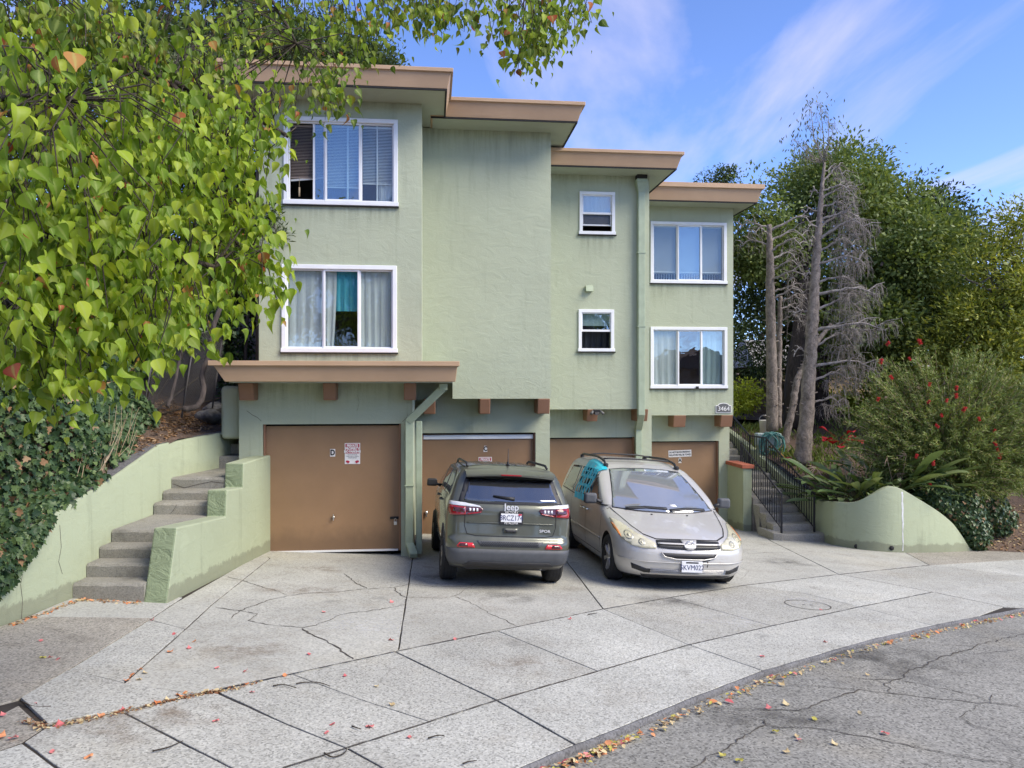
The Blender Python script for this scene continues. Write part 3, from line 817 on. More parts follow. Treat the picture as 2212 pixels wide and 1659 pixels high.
r1 = roof(-3.50, .352, 12.95, 24.6, 7.115, 7.42, .075, 7.1)
r2 = roof(-.10, 2.846, 14.2, 24.7, 7.086, 7.405, .10, 7.08)
r3 = roof(2.25, 5.265, 15.75, 24.8, 6.703, 7.015, .10, 6.7)
r4 = roof(4.50, 7.982, 17.9, 24.9, 6.56, 6.955, .11, 6.55, cap=.10)
# small raised block at the back of the third roof
mb = MB(); mb.hexa([(5.35, 20.5, 6.96), (6.35, 20.5, 6.96), (6.35, 23, 6.96), (5.35, 23, 6.96)], [(5.3, 20.4, 7.42), (6.45, 20.4, 7.42), (6.45, 23, 7.42), (5.3, 23, 7.42)])
mb.build('roof_block', M['fascia'], house, .01)
# --- canopy over the nearest garage
mb = MB()
mb.hexa([(-3.10, 12.10, 2.195), (.385, 12.10, 2.195), (.385, 13.73, 2.195), (-3.10, 13.73, 2.195)],
        [(-3.29, 12.02, 2.50), (.42, 12.02, 2.50), (.42, 13.73, 2.50), (-3.29, 13.73, 2.50)])
cn = mb.build('canopy', M['fascia'], house, .006)
c = MB(); c.box(-3.32, .445, 11.99, 12.06, 2.437, 2.512); c.box(-3.32, -3.25, 12.06, 13.73, 2.437, 2.512); c.box(.375, .445, 12.06, 13.73, 2.437, 2.512)
c.build('canopy_cap', M['fascia'], cn, .005)
MB().box(-3.05, .335, 12.15, 12.85, 2.176, 2.20).build('soffit', M['soffit'], cn)
MB().hexa([(-.15, 13.735, 2.185), (.385, 13.735, 2.185), (.385, 15.49, 2.185), (-.15, 15.49, 2.185)], [(-.15, 13.735, 2.495), (.415, 13.735, 2.495), (.415, 14.96, 2.495), (-.15, 14.96, 2.495)]).build('canopy_return', M['soffit'], cn)
# --- corbels (shaped beam ends)
def corbel(u0, u1, vf, vb, z0, z1):
    mb = MB(); s = .05
    mb.hexa([(u0, vf+.08, z0), (u1, vf+.08, z0), (u1, vb, z0), (u0, vb, z0)], [(u0, vf, z1), (u1, vf, z1), (u1, vb, z1), (u0, vb, z1)])
    mb.build('corbel', M['corbel'], house, .012)
for a, b in ((-3.0, -2.77), (-1.70, -1.50), (-.43, -.235)): corbel(a, b, 12.48, 12.86, 1.90, 2.178)
corbel(-.14, .09, 14.99, 15.52, 1.575, 1.873)
for a, b in ((.945, 1.15), (2.08, 2.32)): corbel(a, b, 14.95, 15.52, 1.575, 1.873)
for a, b in ((3.38, 3.61), (4.48, 4.73)): corbel(a, b, 16.5, 17.02, 1.345, 1.61)
for a, b in ((5.99, 6.30), (7.20, 7.505)): corbel(a, b, 18.62, 19.12, 1.085, 1.383)

# --- windows
def curtain_mesh(u0, u1, z0, z1, v, amp, folds, taper=0.0, seed=0):
    r_ = random.Random(seed); n = folds * 8; rows = 10; mb = MB(); V = []
    ph = [r_.uniform(0, 6.28) for _ in range(3)]
    for j in range(rows + 1):
        t = j / rows
        for i in range(n + 1):
            s = i / n
            u = u0 + (u1-u0) * s
            if taper: u = u0 + (u - u0) * (1 - taper * (1-t) ** 2)
            V.append((u, v + amp * (math.sin(s*folds*6.28 + ph[0] + .5*math.sin(t*3+ph[1])) + .35*math.sin(s*folds*14 + ph[2])) * (.5 + .5*(1-t)), z0 + (z1-z0)*t + .0 * s))
    mb.raw(V, [(j*(n+1)+i, j*(n+1)+i+1, (j+1)*(n+1)+i+1, (j+1)*(n+1)+i) for j in range(rows) for i in range(n)], 0, True)
    return mb
def blind_mesh(u0, u1, z0, z1, v, pitch=.026, tilt=1.0, sag=0):
    mb = MB(); z = z1
    while z > z0:
        dz = .013 * math.sin(tilt); dv = .013
        mb.raw([(u0, v-dv, z-dz), (u1, v-dv, z-dz), (u1, v+dv, z+dz), (u0, v+dv, z+dz)], [(0, 1, 2, 3)])
        z -= pitch
    mb.box(u0, u1, v-.015, v+.015, z1+.005, z1+.035); mb.box(u0, u1, v-.012, v+.012, z0-.02, z0)
    return mb
def slider(w, v, parts, label=None):
    """white three-light sliding window; parts: glass material key per light"""
    u0, u1, z0, z1 = w
    mb = MB(); f = .075; p0, p1 = v-.035, v+.02
    mb.box(u0, u1, p0, p1, z1-f, z1); mb.box(u0-.012, u1+.012, p0-.015, p1, z0, z0+f)
    mb.box(u0, u0+f, p0, p1, z0+f, z1-f); mb.box(u1-f, u1, p0, p1, z0+f, z1-f)
    o = mb.build('window', M['white'], house, .005)
    W = u1-u0-2*f; a, b = u0+f, u1-f
    cuts = [a, a + W*.345, a + W*.685, b]
    i = MB(); g = .028          # inner sash frames, set back from the surround
    for k in range(3):
        c0, c1 = cuts[k], cuts[k+1]; vb = v + (.035 if k != 1 else .012)
        gg = .024 if k != 1 else .034
        i.box(c0, c0+gg, vb-.015, vb+.03, z0+f, z1-f); i.box(c1-gg, c1, vb-.015, vb+.03, z0+f, z1-f)
        i.box(c0+gg, c1-gg, vb-.015, vb+.03, z0+f, z0+f+gg); i.box(c0+gg, c1-gg, vb-.015, vb+.03, z1-f-gg, z1-f)
    i.build('sash', M['white'], o, .003)
    for k in range(3):
        if parts[k] is None: continue
        vb = v + (.044 if k != 1 else .022); gg = .022 if k != 1 else .032
        pm = MB(); pm.box(cuts[k]+gg, cuts[k+1]-gg, vb, vb+.006, z0+f+gg, z1-f-gg)
        pm.build('pane', M[parts[k]], o)
    m2 = MB(); m2.box(u0-.02, u1+.02, v-.045, v+.0, z0-.022, z0-.002); m2.build('sill', M['dark_gap'], o)
    return o, cuts
def hung(w, v, open_bottom=True, gap=.0):
    u0, u1, z0, z1 = w; f = .07
    mb = MB(); p0, p1 = v-.035, v+.02
    mb.box(u0, u1, p0, p1, z1-f, z1); mb.box(u0-.015, u1+.015, p0-.015, p1, z0, z0+f)
    mb.box(u0, u0+f, p0, p1, z0+f, z1-f); mb.box(u1-f, u1, p0, p1, z0+f, z1-f)
    o = mb.build('window', M['white'], house, .005)
    zm = z0 + (z1-z0)*.50; i = MB(); a, b = u0+f, u1-f; g = .022
    i.box(a, b, v-.012, v+.03, zm-.025, zm+.02)
    i.box(a, a+g, v, v+.03, zm+.02, z1-f); i.box(b-g, b, v, v+.03, zm+.02, z1-f); i.box(a+g, b-g, v, v+.03, z1-f-g, z1-f)
    zb = z0+f+gap
    if gap >= 0:
        i.box(a, a+g, v+.032, v+.055, zb, zm-.025); i.box(b-g, b, v+.032, v+.055, zb, zm-.025); i.box(a+g, b-g, v+.032, v+.055, zb, zb+.03)
    i.build('sash', M['white'], o, .003)
    MB().box(a+g, b-g, v+.012, v+.018, zm+.02, z1-f-g).build('pane', M['glass_clear'], o)
    if gap >= 0: MB().box(a+g, b-g, v+.04, v+.046, zb+.03, zm-.025).build('pane', M['screen'], o)
    MB().box(u0-.03, u1+.03, v-.05, v, z0-.022, z0-.002).build('sill', M['dark_gap'], o)
    return o
V1, V3, V4 = 13.74, 16.51, 18.63
w1u, c = slider(W1U, V1, [None, 'glass_clear', 'glass'])
# upper left window: left light slid open, brown blind pulled askew with dark room below
b_ = blind_mesh(c[0]+.02, c[1]-.02, 5.78, 6.66, V1+.13); b_.build('blind', M['blind_dark'], w1u)
mb = MB(); mb.raw([(c[0]+.02, V1+.125, 5.74), (c[1]-.02, V1+.125, 5.80), (c[1]-.02, V1+.14, 5.77), (c[0]+.02, V1+.14, 5.71)], [(0, 1, 2, 3)]); mb.build('blind_rail', M['blind'], w1u)
mb = MB(); mb.tube([(c[0]+.17, V1+.10, 5.78), (c[0]+.17, V1+.10, 5.60)], .004, 5); mb.tube([(c[0]+.17, V1+.10, 5.60), (c[0]+.17, V1+.10, 5.44)], .016, 8); mb.build('blind_tassel', M['straw'], w1u)
sl = MB(); s0, s1 = c[0] + (c[1]-c[0])*.66, c[1]
sl.box(s0, s0+.035, V1+.045, V1+.075, W1U[2]+.08, W1U[3]-.08); sl.build('sash', M['white'], w1u)
MB().box(s0+.035, s1-.02, V1+.055, V1+.061, W1U[2]+.09, W1U[3]-.09).build('pane', M['glass_clear'], w1u)
blind_mesh(c[1]+.03, c[2]-.03, 5.62, 6.66, V1+.09).build('blind', M['blind'], w1u)
MB().box(c[1]+.37, c[1]+.40, V1+.05, V1+.08, W1U[2]+.08, W1U[3]-.08).build('sash', M['white'], w1u)
blind_mesh(c[2]+.03, c[3]-.03, 5.70, 6.66, V1+.095).build('blind', M['blind'], w1u)
MB().box(c[2]+.27, c[2]+.295, V1+.06, V1+.08, W1U[2]+.08, W1U[3]-.08).build('sash', M['blind'], w1u)
curtain_mesh(c[2]+.30, c[3], 5.30, 5.72, V1+.13, .02, 3, .5, 3).build('curtain', M['curtain'], w1u)
w1l, c = slider(W1L, V1, ['glass', 'glass', 'glass'])
curtain_mesh(c[0]-.03, c[1]+.02, 2.79, 4.15, V1+.095, .014, 4, .12, 1).build('curtain', M['curtain'], w1l)
curtain_mesh(c[1]-.02, c[1]+.22, 2.76, 4.15, V1+.09, .012, 2, .25, 2).build('curtain', M['curtain'], w1l)
curtain_mesh(c[1]+.18, c[2]+.02, 3.44, 4.17, V1+.11, .013, 4, 0, 4).build('curtain', M['curtain_teal'], w1l)
curtain_mesh(c[2], c[3]+.02, 2.75, 4.16, V1+.095, .014, 5, 0, 5).build('curtain', M['curtain'], w1l)
w3u = hung(W3U, V3, gap=.13); w3l = hung(W3L, V3, gap=-1)
curtain_mesh(3.26, 3.92, 5.9, 6.27, V3+.08, .01, 3, 0, 6).build('curtain', M['curtain'], w3u)
MB().box(3.26, 3.90, V3+.10, V3+.12, 3.43, 3.72).build('blind', M['blind'], w3l)
curtain_mesh(3.20, 3.95, 2.9, 3.4, V3+.35, .03, 5, 0, 7).build('curtain', M['curtain_dark'], w3l)
w4u, c = slider(W4U, V4, ['glass', 'glass_clear', 'glass'])
for k in range(3): blind_mesh(c[k]+.02, c[k+1]-.02, 4.95, 6.05, V4+.09).build('blind', M['blind'], w4u)
mb = MB()
for k in range(26): mb.box(c[0]+.03+k*.066, c[0]+.045+k*.066, V4+.30, V4+.32, 4.70, 4.93)
mb.box(c[0], c[3], V4+.29, V4+.33, 4.93, 4.955); mb.build('inner_rail', M['blind'], w4u)
w4l, c = slider(W4L, V4, ['glass', 'glass_clear', 'glass_clear'])
curtain_mesh(c[0]-.02, c[1]+.02, 2.12, 3.5, V4+.09, .013, 4, 0, 8).build('curtain', M['curtain'], w4l)
curtain_mesh(c[2]-.02, c[3]+.02, 2.12, 3.5, V4+.10, .013, 4, 0, 9).build('curtain', M['curtain'], w4l)
MB().box(6.53, 6.60, V4-.075, V4-.052, 2.03, 2.10).build('latch', M['dark_gap'], w4l)

# --- garage doors
def gdoor(d, v, zbot, strip=None):
    u0, u1, _, z1 = d
    mb = MB(); mb.box(u0+.035, u1-.035, v+.10, v+.15, zbot, z1-.035)
    o = mb.build('garage_door', M['door'], house)
    # object-space origin at the door's foot so that splash dirt sits there
    me = o.data; me.transform(Matrix.Translation((-u0, -v, -zbot))); o.location = (u0, v, zbot); me.update()
    W = u1-u0
    for a in (.005, W-.032): MB().box(a, a+.027, .03, .14, 0, z1-zbot-.004).build('door_jamb', M['corbel'], o, .004)
    g = MB(); g.box(.006, W-.006, .155, .17, 0, z1-zbot-.002); g.build('door_gap', M['dark_gap'], o)
    if strip: MB().box(.04, W-.04, .075, .099, z1-zbot-strip-.045, z1-zbot-.045).build('door_strip', M['white'], o, .004)
    return o
gD = gdoor(DD, 12.85, -.585); gC = gdoor(DC, 15.5, -.915, .085); gB = gdoor(DB, 17.0, -1.15); gA = gdoor(DA, 19.1, -1.38)
mb = MB(); mb.box(.03, 2.16, .07, .098, -.01, .02); mb.build('weather_strip', M['white'], gD)
mb = MB(); mb.lathe([(0, -.035), (.022, -.03), (.022, -.012), (.010, -.008), (.010, 0)], 12, axis='y'); mb.box(-.006, .006, -.045, -.03, -.05, .05)
mb.build('handle', M['steel'], gD, loc=(1.115, .098, .56))
def padlock(parent, u, z):
    h = MB(); h.box(-.07, .07, -.015, 0, -.02, .02); h.build('hasp', M['dark_gap'], parent, .003, loc=(u, .095, z))
    p = MB(); p.box(-.025, .025, -.05, -.025, -.11, -.055); p.tube([(-.017, -.037, -.055), (-.017, -.037, -.02), (0, -.037, -.003), (.017, -.037, -.02), (.017, -.037, -.055)], .005, 6)
    p.build('padlock', M['steel'], parent, .003, loc=(u+.02, .095, z))
padlock(gD, 2.10, .53)
mb = MB(); mb.lathe([(0, -.03), (.035, -.03), (.035, -.01), (.012, 0)], 12, axis='y'); mb.box(-.012, .012, -.06, -.02, -.08, .0)
mb.build('handle', M['steel'], gC, loc=(.10, .098, .50))
# flaked paint and an orange foam fill along the left jamb of the near door
mb = MB(); z = -.45
for k in range(10):
    zz = -.02 + k * .085
    mb.raw([(-2.745, 12.847, zz), (-2.745+rb.uniform(.015, .04), 12.847, zz+.01), (-2.745+rb.uniform(.01, .03), 12.847, zz+.085), (-2.75, 12.847, zz+.085)], [(0, 1, 2, 3)])
mb.build('flaked_paint', M['whitepaint'], house)
M['foam'] = plain('orange_foam', (.62, .30, .04), .7, var=.3, vscale=30, bump=.6)
mb = MB()
for k in range(14):
    zz = -.52 + k * .04
    mb.lathe([(0, -.03), (.024, -.015), (.03, .0), (.02, .02), (0, .03)], 8)
    off = (-2.735 + rb.uniform(-.012, .012), 12.845, zz)
    for q in range(len(mb.v)-40, len(mb.v)): mb.v[q] = (mb.v[q][0]+off[0], mb.v[q][1]+off[1], mb.v[q][2]+off[2])
mb.build('foam_filler', M['foam'], house)
# pale worn line on garage wall edges
# --- downspouts
M['spout'] = plain('downspout_green', (.34, .40, .28), .5, var=.1)
def spout(pts, w, d, name='downspout'):
    mb = MB()
    for (a, b) in zip(pts, pts[1:]):
        a, b = Vector(a), Vector(b); t = (b-a).normalized()
        side = Vector((1, 0, 0)) if abs(t.x) < .3 else Vector((t.z, 0, -t.x))
        fr = t.cross(side).normalized()
        q = lambda p: [p - side*w/2 - fr*d/2, p + side*w/2 - fr*d/2, p + side*w/2 + fr*d/2, p - side*w/2 + fr*d/2]
        mb.hexa(q(a), q(b))
    return mb.build(name, M['spout'], house, .008)
s = spout([(.20, 12.50, 2.17), (.20, 12.50, 2.06)], .13, .10)
spout([(.20, 12.52, 2.10), (-.36, 12.72, 1.55)], .13, .10)
spout([(-.345, 12.73, 1.60), (-.345, 12.73, -.50)], .13, .10)
spout([(-.345, 12.74, -.44), (-.27, 12.52, -.60)], .13, .10)
MB().box(-.42, -.27, 12.665, 12.80, .50, .515).build('strap', M['spout'], house)
spout([(-.19, 12.78, 1.55), (-.19, 12.78, -.62)], .10, .10, 'post')
sp = spout([(4.55, 16.44, 6.42), (4.55, 16.44, 1.48)], .15, .12)
h = MB(); h.hexa([(4.475, 16.38, 6.32), (4.625, 16.38, 6.32), (4.625, 16.505, 6.32), (4.475, 16.505, 6.32)], [(4.43, 16.32, 6.52), (4.67, 16.32, 6.52), (4.67, 16.505, 6.52), (4.43, 16.505, 6.52)])
h.box(4.43, 4.67, 16.32, 16.505, 6.52, 6.60); h.build('conductor_head', M['spout'], sp, .006)
MB().box(4.44, 4.66, 16.33, 16.50, 6.601, 6.69).build('scupper', M['dark_gap'], sp)
spout([(4.55, 16.44, 1.52), (4.62, 16.90, 1.18)], .15, .12)
spout([(4.62, 16.92, 1.22), (4.62, 16.92, -1.05)], .14, .11)
for z in (5.0, 3.4): MB().box(4.455, 4.645, 16.37, 16.505, z, z+.02).build('strap', M['spout'], sp)
# --- little wall vent hood, number plaque, floodlight camera
mb = MB(); mb.hexa([(3.33, 16.40, 4.16), (3.49, 16.40, 4.16), (3.49, 16.505, 4.16), (3.33, 16.505, 4.16)], [(3.33, 16.45, 4.29), (3.49, 16.45, 4.29), (3.49, 16.505, 4.29), (3.33, 16.505, 4.29)])
mb.build('vent_hood', M['spout'], house, .004)
M['plaque'] = plain('plaque_grey', (.12, .12, .12), .5)
sec = empty('security_light', bw(3.56, 16.42, 1.55), TH)
tag(sec, 'small security light with two lamp heads on the corbel above garage', 'security light')
MB().box(-.07, .07, -.05, .05, -.04, .06).build('housing', M['dark_gap'], sec, .01)
MB().box(-.05, .05, -.075, -.052, -.06, .0).build('sensor', M['galv'], sec, .006)
for s_ in (-1, 1):
    mb = MB(); mb.tube([(s_*.08, -.02, .03), (s_*.13, -.09, -.03)], [.02, .035], 10); mb.build('lamp_head', M['plaque'], sec)
# number plaque
pl = empty('house_number_sign', bw(7.255, 18.628, 1.565), TH)
tag(pl, 'grey arched house number plaque reading 3464 on the corner wall', 'house number')
def arch_poly(w, h, rise, n=10):
    return [(-w/2, -h/2), (w/2, -h/2), (w/2, h/2-rise)] + [(w/2*.72*math.cos(math.pi*k/n), h/2-rise + rise*math.sin(math.pi*k/n)) for k in range(n+1)] + [(-w/2, h/2-rise)]
MB().prism(arch_poly(.40, .25, .06), lambda p: (p[0], -.018, p[1]), lambda p: (p[0], 0, p[1])).build('border', M['whitepaint'], pl)
MB().prism(arch_poly(.37, .22, .06), lambda p: (p[0], -.023, p[1]), lambda p: (p[0], -.017, p[1])).build('plate', M['plaque'], pl)
text_part('digits', '3464', .155, M['whitepaint'], pl, (0, -.027, -.025), (R(90), 0, 0), .003)

# service cables down the left corner, and hairline cracks at the garage door corners
mb = MB(); mb.tube([(-2.985, 13.72, 7.0), (-2.985, 13.72, 2.5)], .012, 6); mb.tube([(-2.96, 13.71, 6.5), (-2.975, 13.71, 4.6), (-2.96, 13.71, 2.5)], .007, 5); mb.build('service_cable', M['blackplastic'] if 'blackplastic' in M else M['dark_gap'], house)
for pts in ([(-2.72, 1.56), (-2.78, 1.62), (-2.86, 1.66), (-2.95, 1.73)], [(-.46, 1.54), (-.40, 1.60), (-.37, 1.68)], [(-1.2, 1.72), (-1.16, 1.86), (-1.19, 1.98)]):
    mb = MB()
    for a, b in zip(pts, pts[1:]): mb.face([(a[0], 12.8475, a[1]-.004), (b[0], 12.8475, b[1]-.004), (b[0], 12.8475, b[1]+.004), (a[0], 12.8475, a[1]+.004)])
    mb.build('crack', M['crack'], house, recalc=False)

for w, v in ((W1U, V1), (W1L, V1), (W3U, V3), (W3L, V3), (W4U, V4), (W4L, V4)):
    mb = MB(); mb.face([(w[0]-.03, v-.0025, w[2]-.62), (w[1]+.03, v-.0025, w[2]-.62), (w[1]+.03, v-.0025, w[2]-.024), (w[0]-.03, v-.0025, w[2]-.024)]); mb.build('rain_stain', M['rain_stain'], house, recalc=False)
for u0, u1, v, z0, z1 in ((-.15, 2.33, 14.9675, 6.2, 7.08), (2.35, 4.40, 16.5072, 6.36, 6.69), (-2.94, -.17, 13.7372, 6.82, 7.11), (-3.05, -.32, 12.8473, 1.62, 2.17), (2.45, 4.85, 16.9972, 1.0, 1.60)):
    mb = MB(); mb.face([(u0, v, z0), (u1, v, z0), (u1, v, z1), (u0, v, z1)]); mb.build('rain_stain', M['rain_stain'], house, recalc=False)

# ================================================================== WALLS, STEPS, RAILINGS
def swept_wall(name, path, mat, thick, zbot, ztop, side=1, parent=None, round_top=.03):
    """vertical wall along a plan path; ztop/zbot are lists per point; thickness grows to `side`"""
    n = len(path); P = [Vector(p) for p in path]; mb = MB(); V = []
    for i in range(n):
        t = (P[min(i+1, n-1)] - P[max(i-1, 0)]).normalized(); nn = Vector((-t.y, t.x)) * side
        a = P[i]; b = P[i] + nn * thick; r_ = round_top
        V += [(a.x, a.y, zbot[i]), (a.x, a.y, ztop[i]-r_), (*(a + nn*r_*.35), ztop[i]-r_*.3), (*(a + nn*r_*1.2), ztop[i]), (*(b - nn*r_*1.2), ztop[i]), (*(b - nn*r_*.35), ztop[i]-r_*.3), (b.x, b.y, ztop[i]-r_), (b.x, b.y, zbot[i])]
    k = 8
    F_ = [(i*k+j, i*k+j+1, (i+1)*k+j+1, (i+1)*k+j) for i in range(n-1) for j in range(k-1)]
    F_ += [tuple(range(k))[::-1], tuple((n-1)*k + j for j in range(k))]
    mb.raw(V, F_, 0, True)
    o = mb.build(name, mat, parent); o.data.set_sharp_from_angle(angle=R(38)); return o
def dense(path, step=.12):
    out = []
    for a, b in zip(path, path[1:]):
        n = max(1, int(math.dist(a[:2], b[:2]) / step))
        out += [tuple(a[k] + (b[k]-a[k]) * j / n for k in range(len(a))) for j in range(n)]
    out.append(path[-1]); return out
# left retaining wall (x, y, ztop)
LW = [(-5.0, 3.2, -.25), (-5.0, 5.0, .05), (-5.0, 7.55, .56), (-5.0, 8.35, .72), (-5.0, 9.76, 1.0), (-5.0, 10.98, 1.30), (-4.99, 11.35, 1.31), (-4.93, 11.7, 1.33), (-4.70, 13.0, 1.37), (-4.62, 13.6, 1.37)]
d_ = dense(LW)
lw = swept_wall('retaining_wall', [p[:2] for p in d_], M['stucco_wall'], .26, [gz(p[0], p[1])-.3 for p in d_], [p[2] + rb.uniform(-.004, .004) for p in d_], 1)
tag(lw, 'green stucco retaining wall with sloping top beside the left steps', 'retaining wall')
# weathered grey capping on its top
mb = MB(); V = []
for x, y, z in d_:
    o_ = float(np.interp(y, [11.2, 13.6], [0, .06]))
    V += [(x-.030-o_*.2, y, z+.004), (x-.235, y, z+.004+rb.uniform(0, .006))]
mb.raw(V, [(2*i, 2*i+1, 2*i+3, 2*i+2) for i in range(len(d_)-1)]); mb.build('capping', M['kerb'], lw, recalc=True)
# hairline cracks in it
for pts in ([( -4.9985, 7.88, -.26), (-4.9985, 7.90, -.05), (-4.9985, 7.87, .12), (-4.9985, 7.90, .22)], [(-4.9985, 8.55, .60), (-4.9985, 8.58, .35), (-4.9985, 8.53, .20), (-4.9985, 8.6, .05)]):
    mb = MB()
    for a, b in zip(pts, pts[1:]):
        w = .004
        mb.face([(a[0], a[1]-w, a[2]), (a[0], a[1]+w, a[2]), (b[0], b[1]+w, b[2]), (b[0], b[1]-w, b[2])])
    o = mb.build('crack', M['crack'], lw, recalc=False)
# left steps
st = empty('concrete_steps', (-4.6, 8.8, gz(-4.6, 8.8))); tag(st, 'worn concrete steps climbing beside the left retaining wall', 'steps')
dep = [8.80, 9.08, 9.36, 9.64, 10.77, 11.05, 11.33, 13.7]
top = [-.11, .05, .19, .34, .50, .63, .79]
for i in range(7):
    ye = 13.7 if i == 6 else dep[i+1] + .06
    mb = MB(); n = 9; x0, x1 = -4.995 + .002*i, -4.187
    V = []
    for j in range(n+1):
        x = x0 + (x1-x0)*j/n
        ch = rb.uniform(0, .012); c2 = rb.uniform(0, .010)
        V += [(x, dep[i], -1.0), (x, dep[i], top[i]-.025-ch), (x, dep[i]+.012+c2, top[i]-.004-c2*.4), (x, dep[i]+.03, top[i]), (x, ye, top[i]+.002)]
    mb.raw(V, [(j*5+k, (j+1)*5+k, (j+1)*5+k+1, j*5+k+1) for j in range(n) for k in range(4)] + [tuple(n*5+k for k in range(4, -1, -1))])
    mb.face([(x1, ye, -1.0), (x1, dep[i], -1.0), (x1, ye, top[i])])
    wp(mb.build('step', M['step'], st, recalc=True))
mb = MB(); mb.box(-4.8, -4.35, 12.6, 13.6, .7, .98); mb.box(-4.78, -4.35, 12.95, 13.6, .98, 1.16); wp(mb.build('step', M['step'], st, .01))
for i, pts in ((6, [(-4.97, .70), (-4.8, .64), (-4.6, .69), (-4.4, .73), (-4.22, .71)]), (4, [(-4.75, .36), (-4.70, .42), (-4.66, .49)])):
    mb = MB()
    for a, b in zip(pts, pts[1:]): mb.face([(a[0], dep[i]-.002, a[1]-.005), (b[0], dep[i]-.002, b[1]-.005), (b[0], dep[i]-.002, b[1]+.004), (a[0], dep[i]-.002, a[1]+.004)])
    wp(mb.build('crack', M['crack'], st, recalc=False))
# stepped parapet beside the steps: battered front face
par = empty('parapet_wall', (-4.06, 9.0, gz(-4.06, 9.0))); tag(par, 'stepped green stucco parapet between the left steps and the driveway', 'parapet')
x0, x1 = -4.19, -3.92
prof = [(8.60, -.9), (9.05, .48), (10.62, .34), (10.66, .70), (11.30, .645), (11.33, 1.0), (12.82, 1.0), (12.82, -1.2)]
mb = MB(); mb.prism(prof, lambda p: (x0 - .02*(p[0]-8.8)/4, p[0], p[1]), lambda p: (x1 - .02*(p[0]-8.8)/4, p[0], p[1]))
o = wp(mb.build('wall_body', [M['stucco_wall'], M['stucco_dark']], par, .02, 2))
for p in o.data.polygons: p.material_index = 1 if p.normal.y < -.7 else 0      # darker, rougher render on the street ends

# right: brick-capped wing wall beside garage A
ww = empty('wing_wall', bw(7.65, 18.3, -1.4), TH); tag(ww, 'low green wing wall with red brick cap beside the right garage', 'wall')
MB().box(-.11, .11, -.22, .80, -.15, 1.51).build('wall_body', M['stucco_wall'], ww, .015, 2)
M['brick'] = plain('red_brick', (.36, .105, .055), .8, var=.25, vscale=8, bump=.4)
for k in range(14):
    y = -.27 + k * .077
    MB().box(-.155, .155, y, y+.068, 1.512, 1.60 + rb.uniform(-.003, .003)).build('brick', M['brick'], ww, .006)
MB().box(-.135, .135, -.25, .80, 1.505, 1.585).build('mortar', M['step'], ww)

# right steps up along the building
rs = empty('concrete_steps', bw(8.25, 16.56, -1.35), TH); tag(rs, 'grey concrete steps with iron railings up the right side of building', 'steps')
def rstep(u0, u1, v, z, vend, z0):
    mb = MB(); n = 8; V = []
    for j in range(n+1):
        x = u0 + (u1-u0)*j/n; c2 = rb.uniform(0, .008)
        V += [(x, v, z0), (x, v, z-.02-c2), (x, v+.01+c2, z-.004), (x, v+.028, z), (x, vend, z+.001)]
    F_ = [(j*5+k, (j+1)*5+k, (j+1)*5+k+1, j*5+k+1) for j in range(n) for k in range(4)]
    F_ += [(0, 1, 2, 3, 4), tuple(n*5+k for k in range(4, -1, -1))]
    mb.raw(V, F_); mb.v = [tuple(bw(*p)) for p in mb.v]
    return wp(mb.build('step', M['step_light'], rs))
rstep(7.78, 8.86, 16.56, -1.20, 16.98, -1.7)
for k in range(1, 8):
    rstep(7.78, 8.74, 16.56+.375*k, -1.20+.15*k, 16.56+.375*(k+1)+.04 if k < 7 else 20.3, -1.7)
zt = -1.20 + .15*7
for k in range(6): rstep(7.66, 8.60, 20.25+.36*k, zt+.16*(k+1), 20.25+.36*(k+1)+.04 if k < 5 else 25, -1.0)
# pale concrete cheek block at the foot
mb = MB(); mb.hexa([bw(7.62, 16.60, -1.6), bw(7.80, 16.50, -1.6), bw(7.80, 16.8, -1.6), bw(7.62, 17.4, -1.6)], [bw(7.62, 16.60, -1.17), bw(7.80, 16.50, -1.17), bw(7.80, 16.8, -1.17), bw(7.62, 17.4, -1.17)])
wp(mb.build('cheek_block', M['step_light'], rs, .02, 2))

# right retaining wall: along the steps, round the corner, swooping top
RW = [(8.72, 25.0, 1.25), (8.74, 22.2, .80), (8.76, 20.2, .30), (8.78, 18.4, -.22), (8.80, 17.1, -.47), (8.82, 16.75, -.50)]
path = [(*bw(u, v, 0)[:2], z) for u, v, z in RW]
cur = [(1800,1178,1083),(1825,1182,1087),(1850,1186,1084),(1875,1189,1073),(1895,1191,1062),(1912,1192,1054),(1926,1193,1050),(1940,1193.5,1052),(1960,1194,1062),(1985,1194,1077),(2010,1193.5,1092),(2035,1193,1109),(2060,1192,1130),(2080,1191,1158),(2096,1190,1184),(2102,1190,1190)]
for px, pyb, pyt in cur:
    x, y = gnd(px, pyb); path.append((x, y, EYE - (pyt-CY)/FPX*y))
d_ = dense(path, .10)
d_ = [d_[0]] + [tuple((d_[i-1][k] + 2*d_[i][k] + d_[i+1][k])/4 for k in range(3)) for i in range(1, len(d_)-1)] + [d_[-1]]
rw = swept_wall('retaining_wall', [p[:2] for p in d_], M['stucco_wall'], .20, [gz(p[0], p[1])-.35 for p in d_], [max(p[2], gz(p[0], p[1])+.01) for p in d_], 1)
tag(rw, 'curved green stucco retaining wall with swooping top beside the right steps', 'retaining wall')
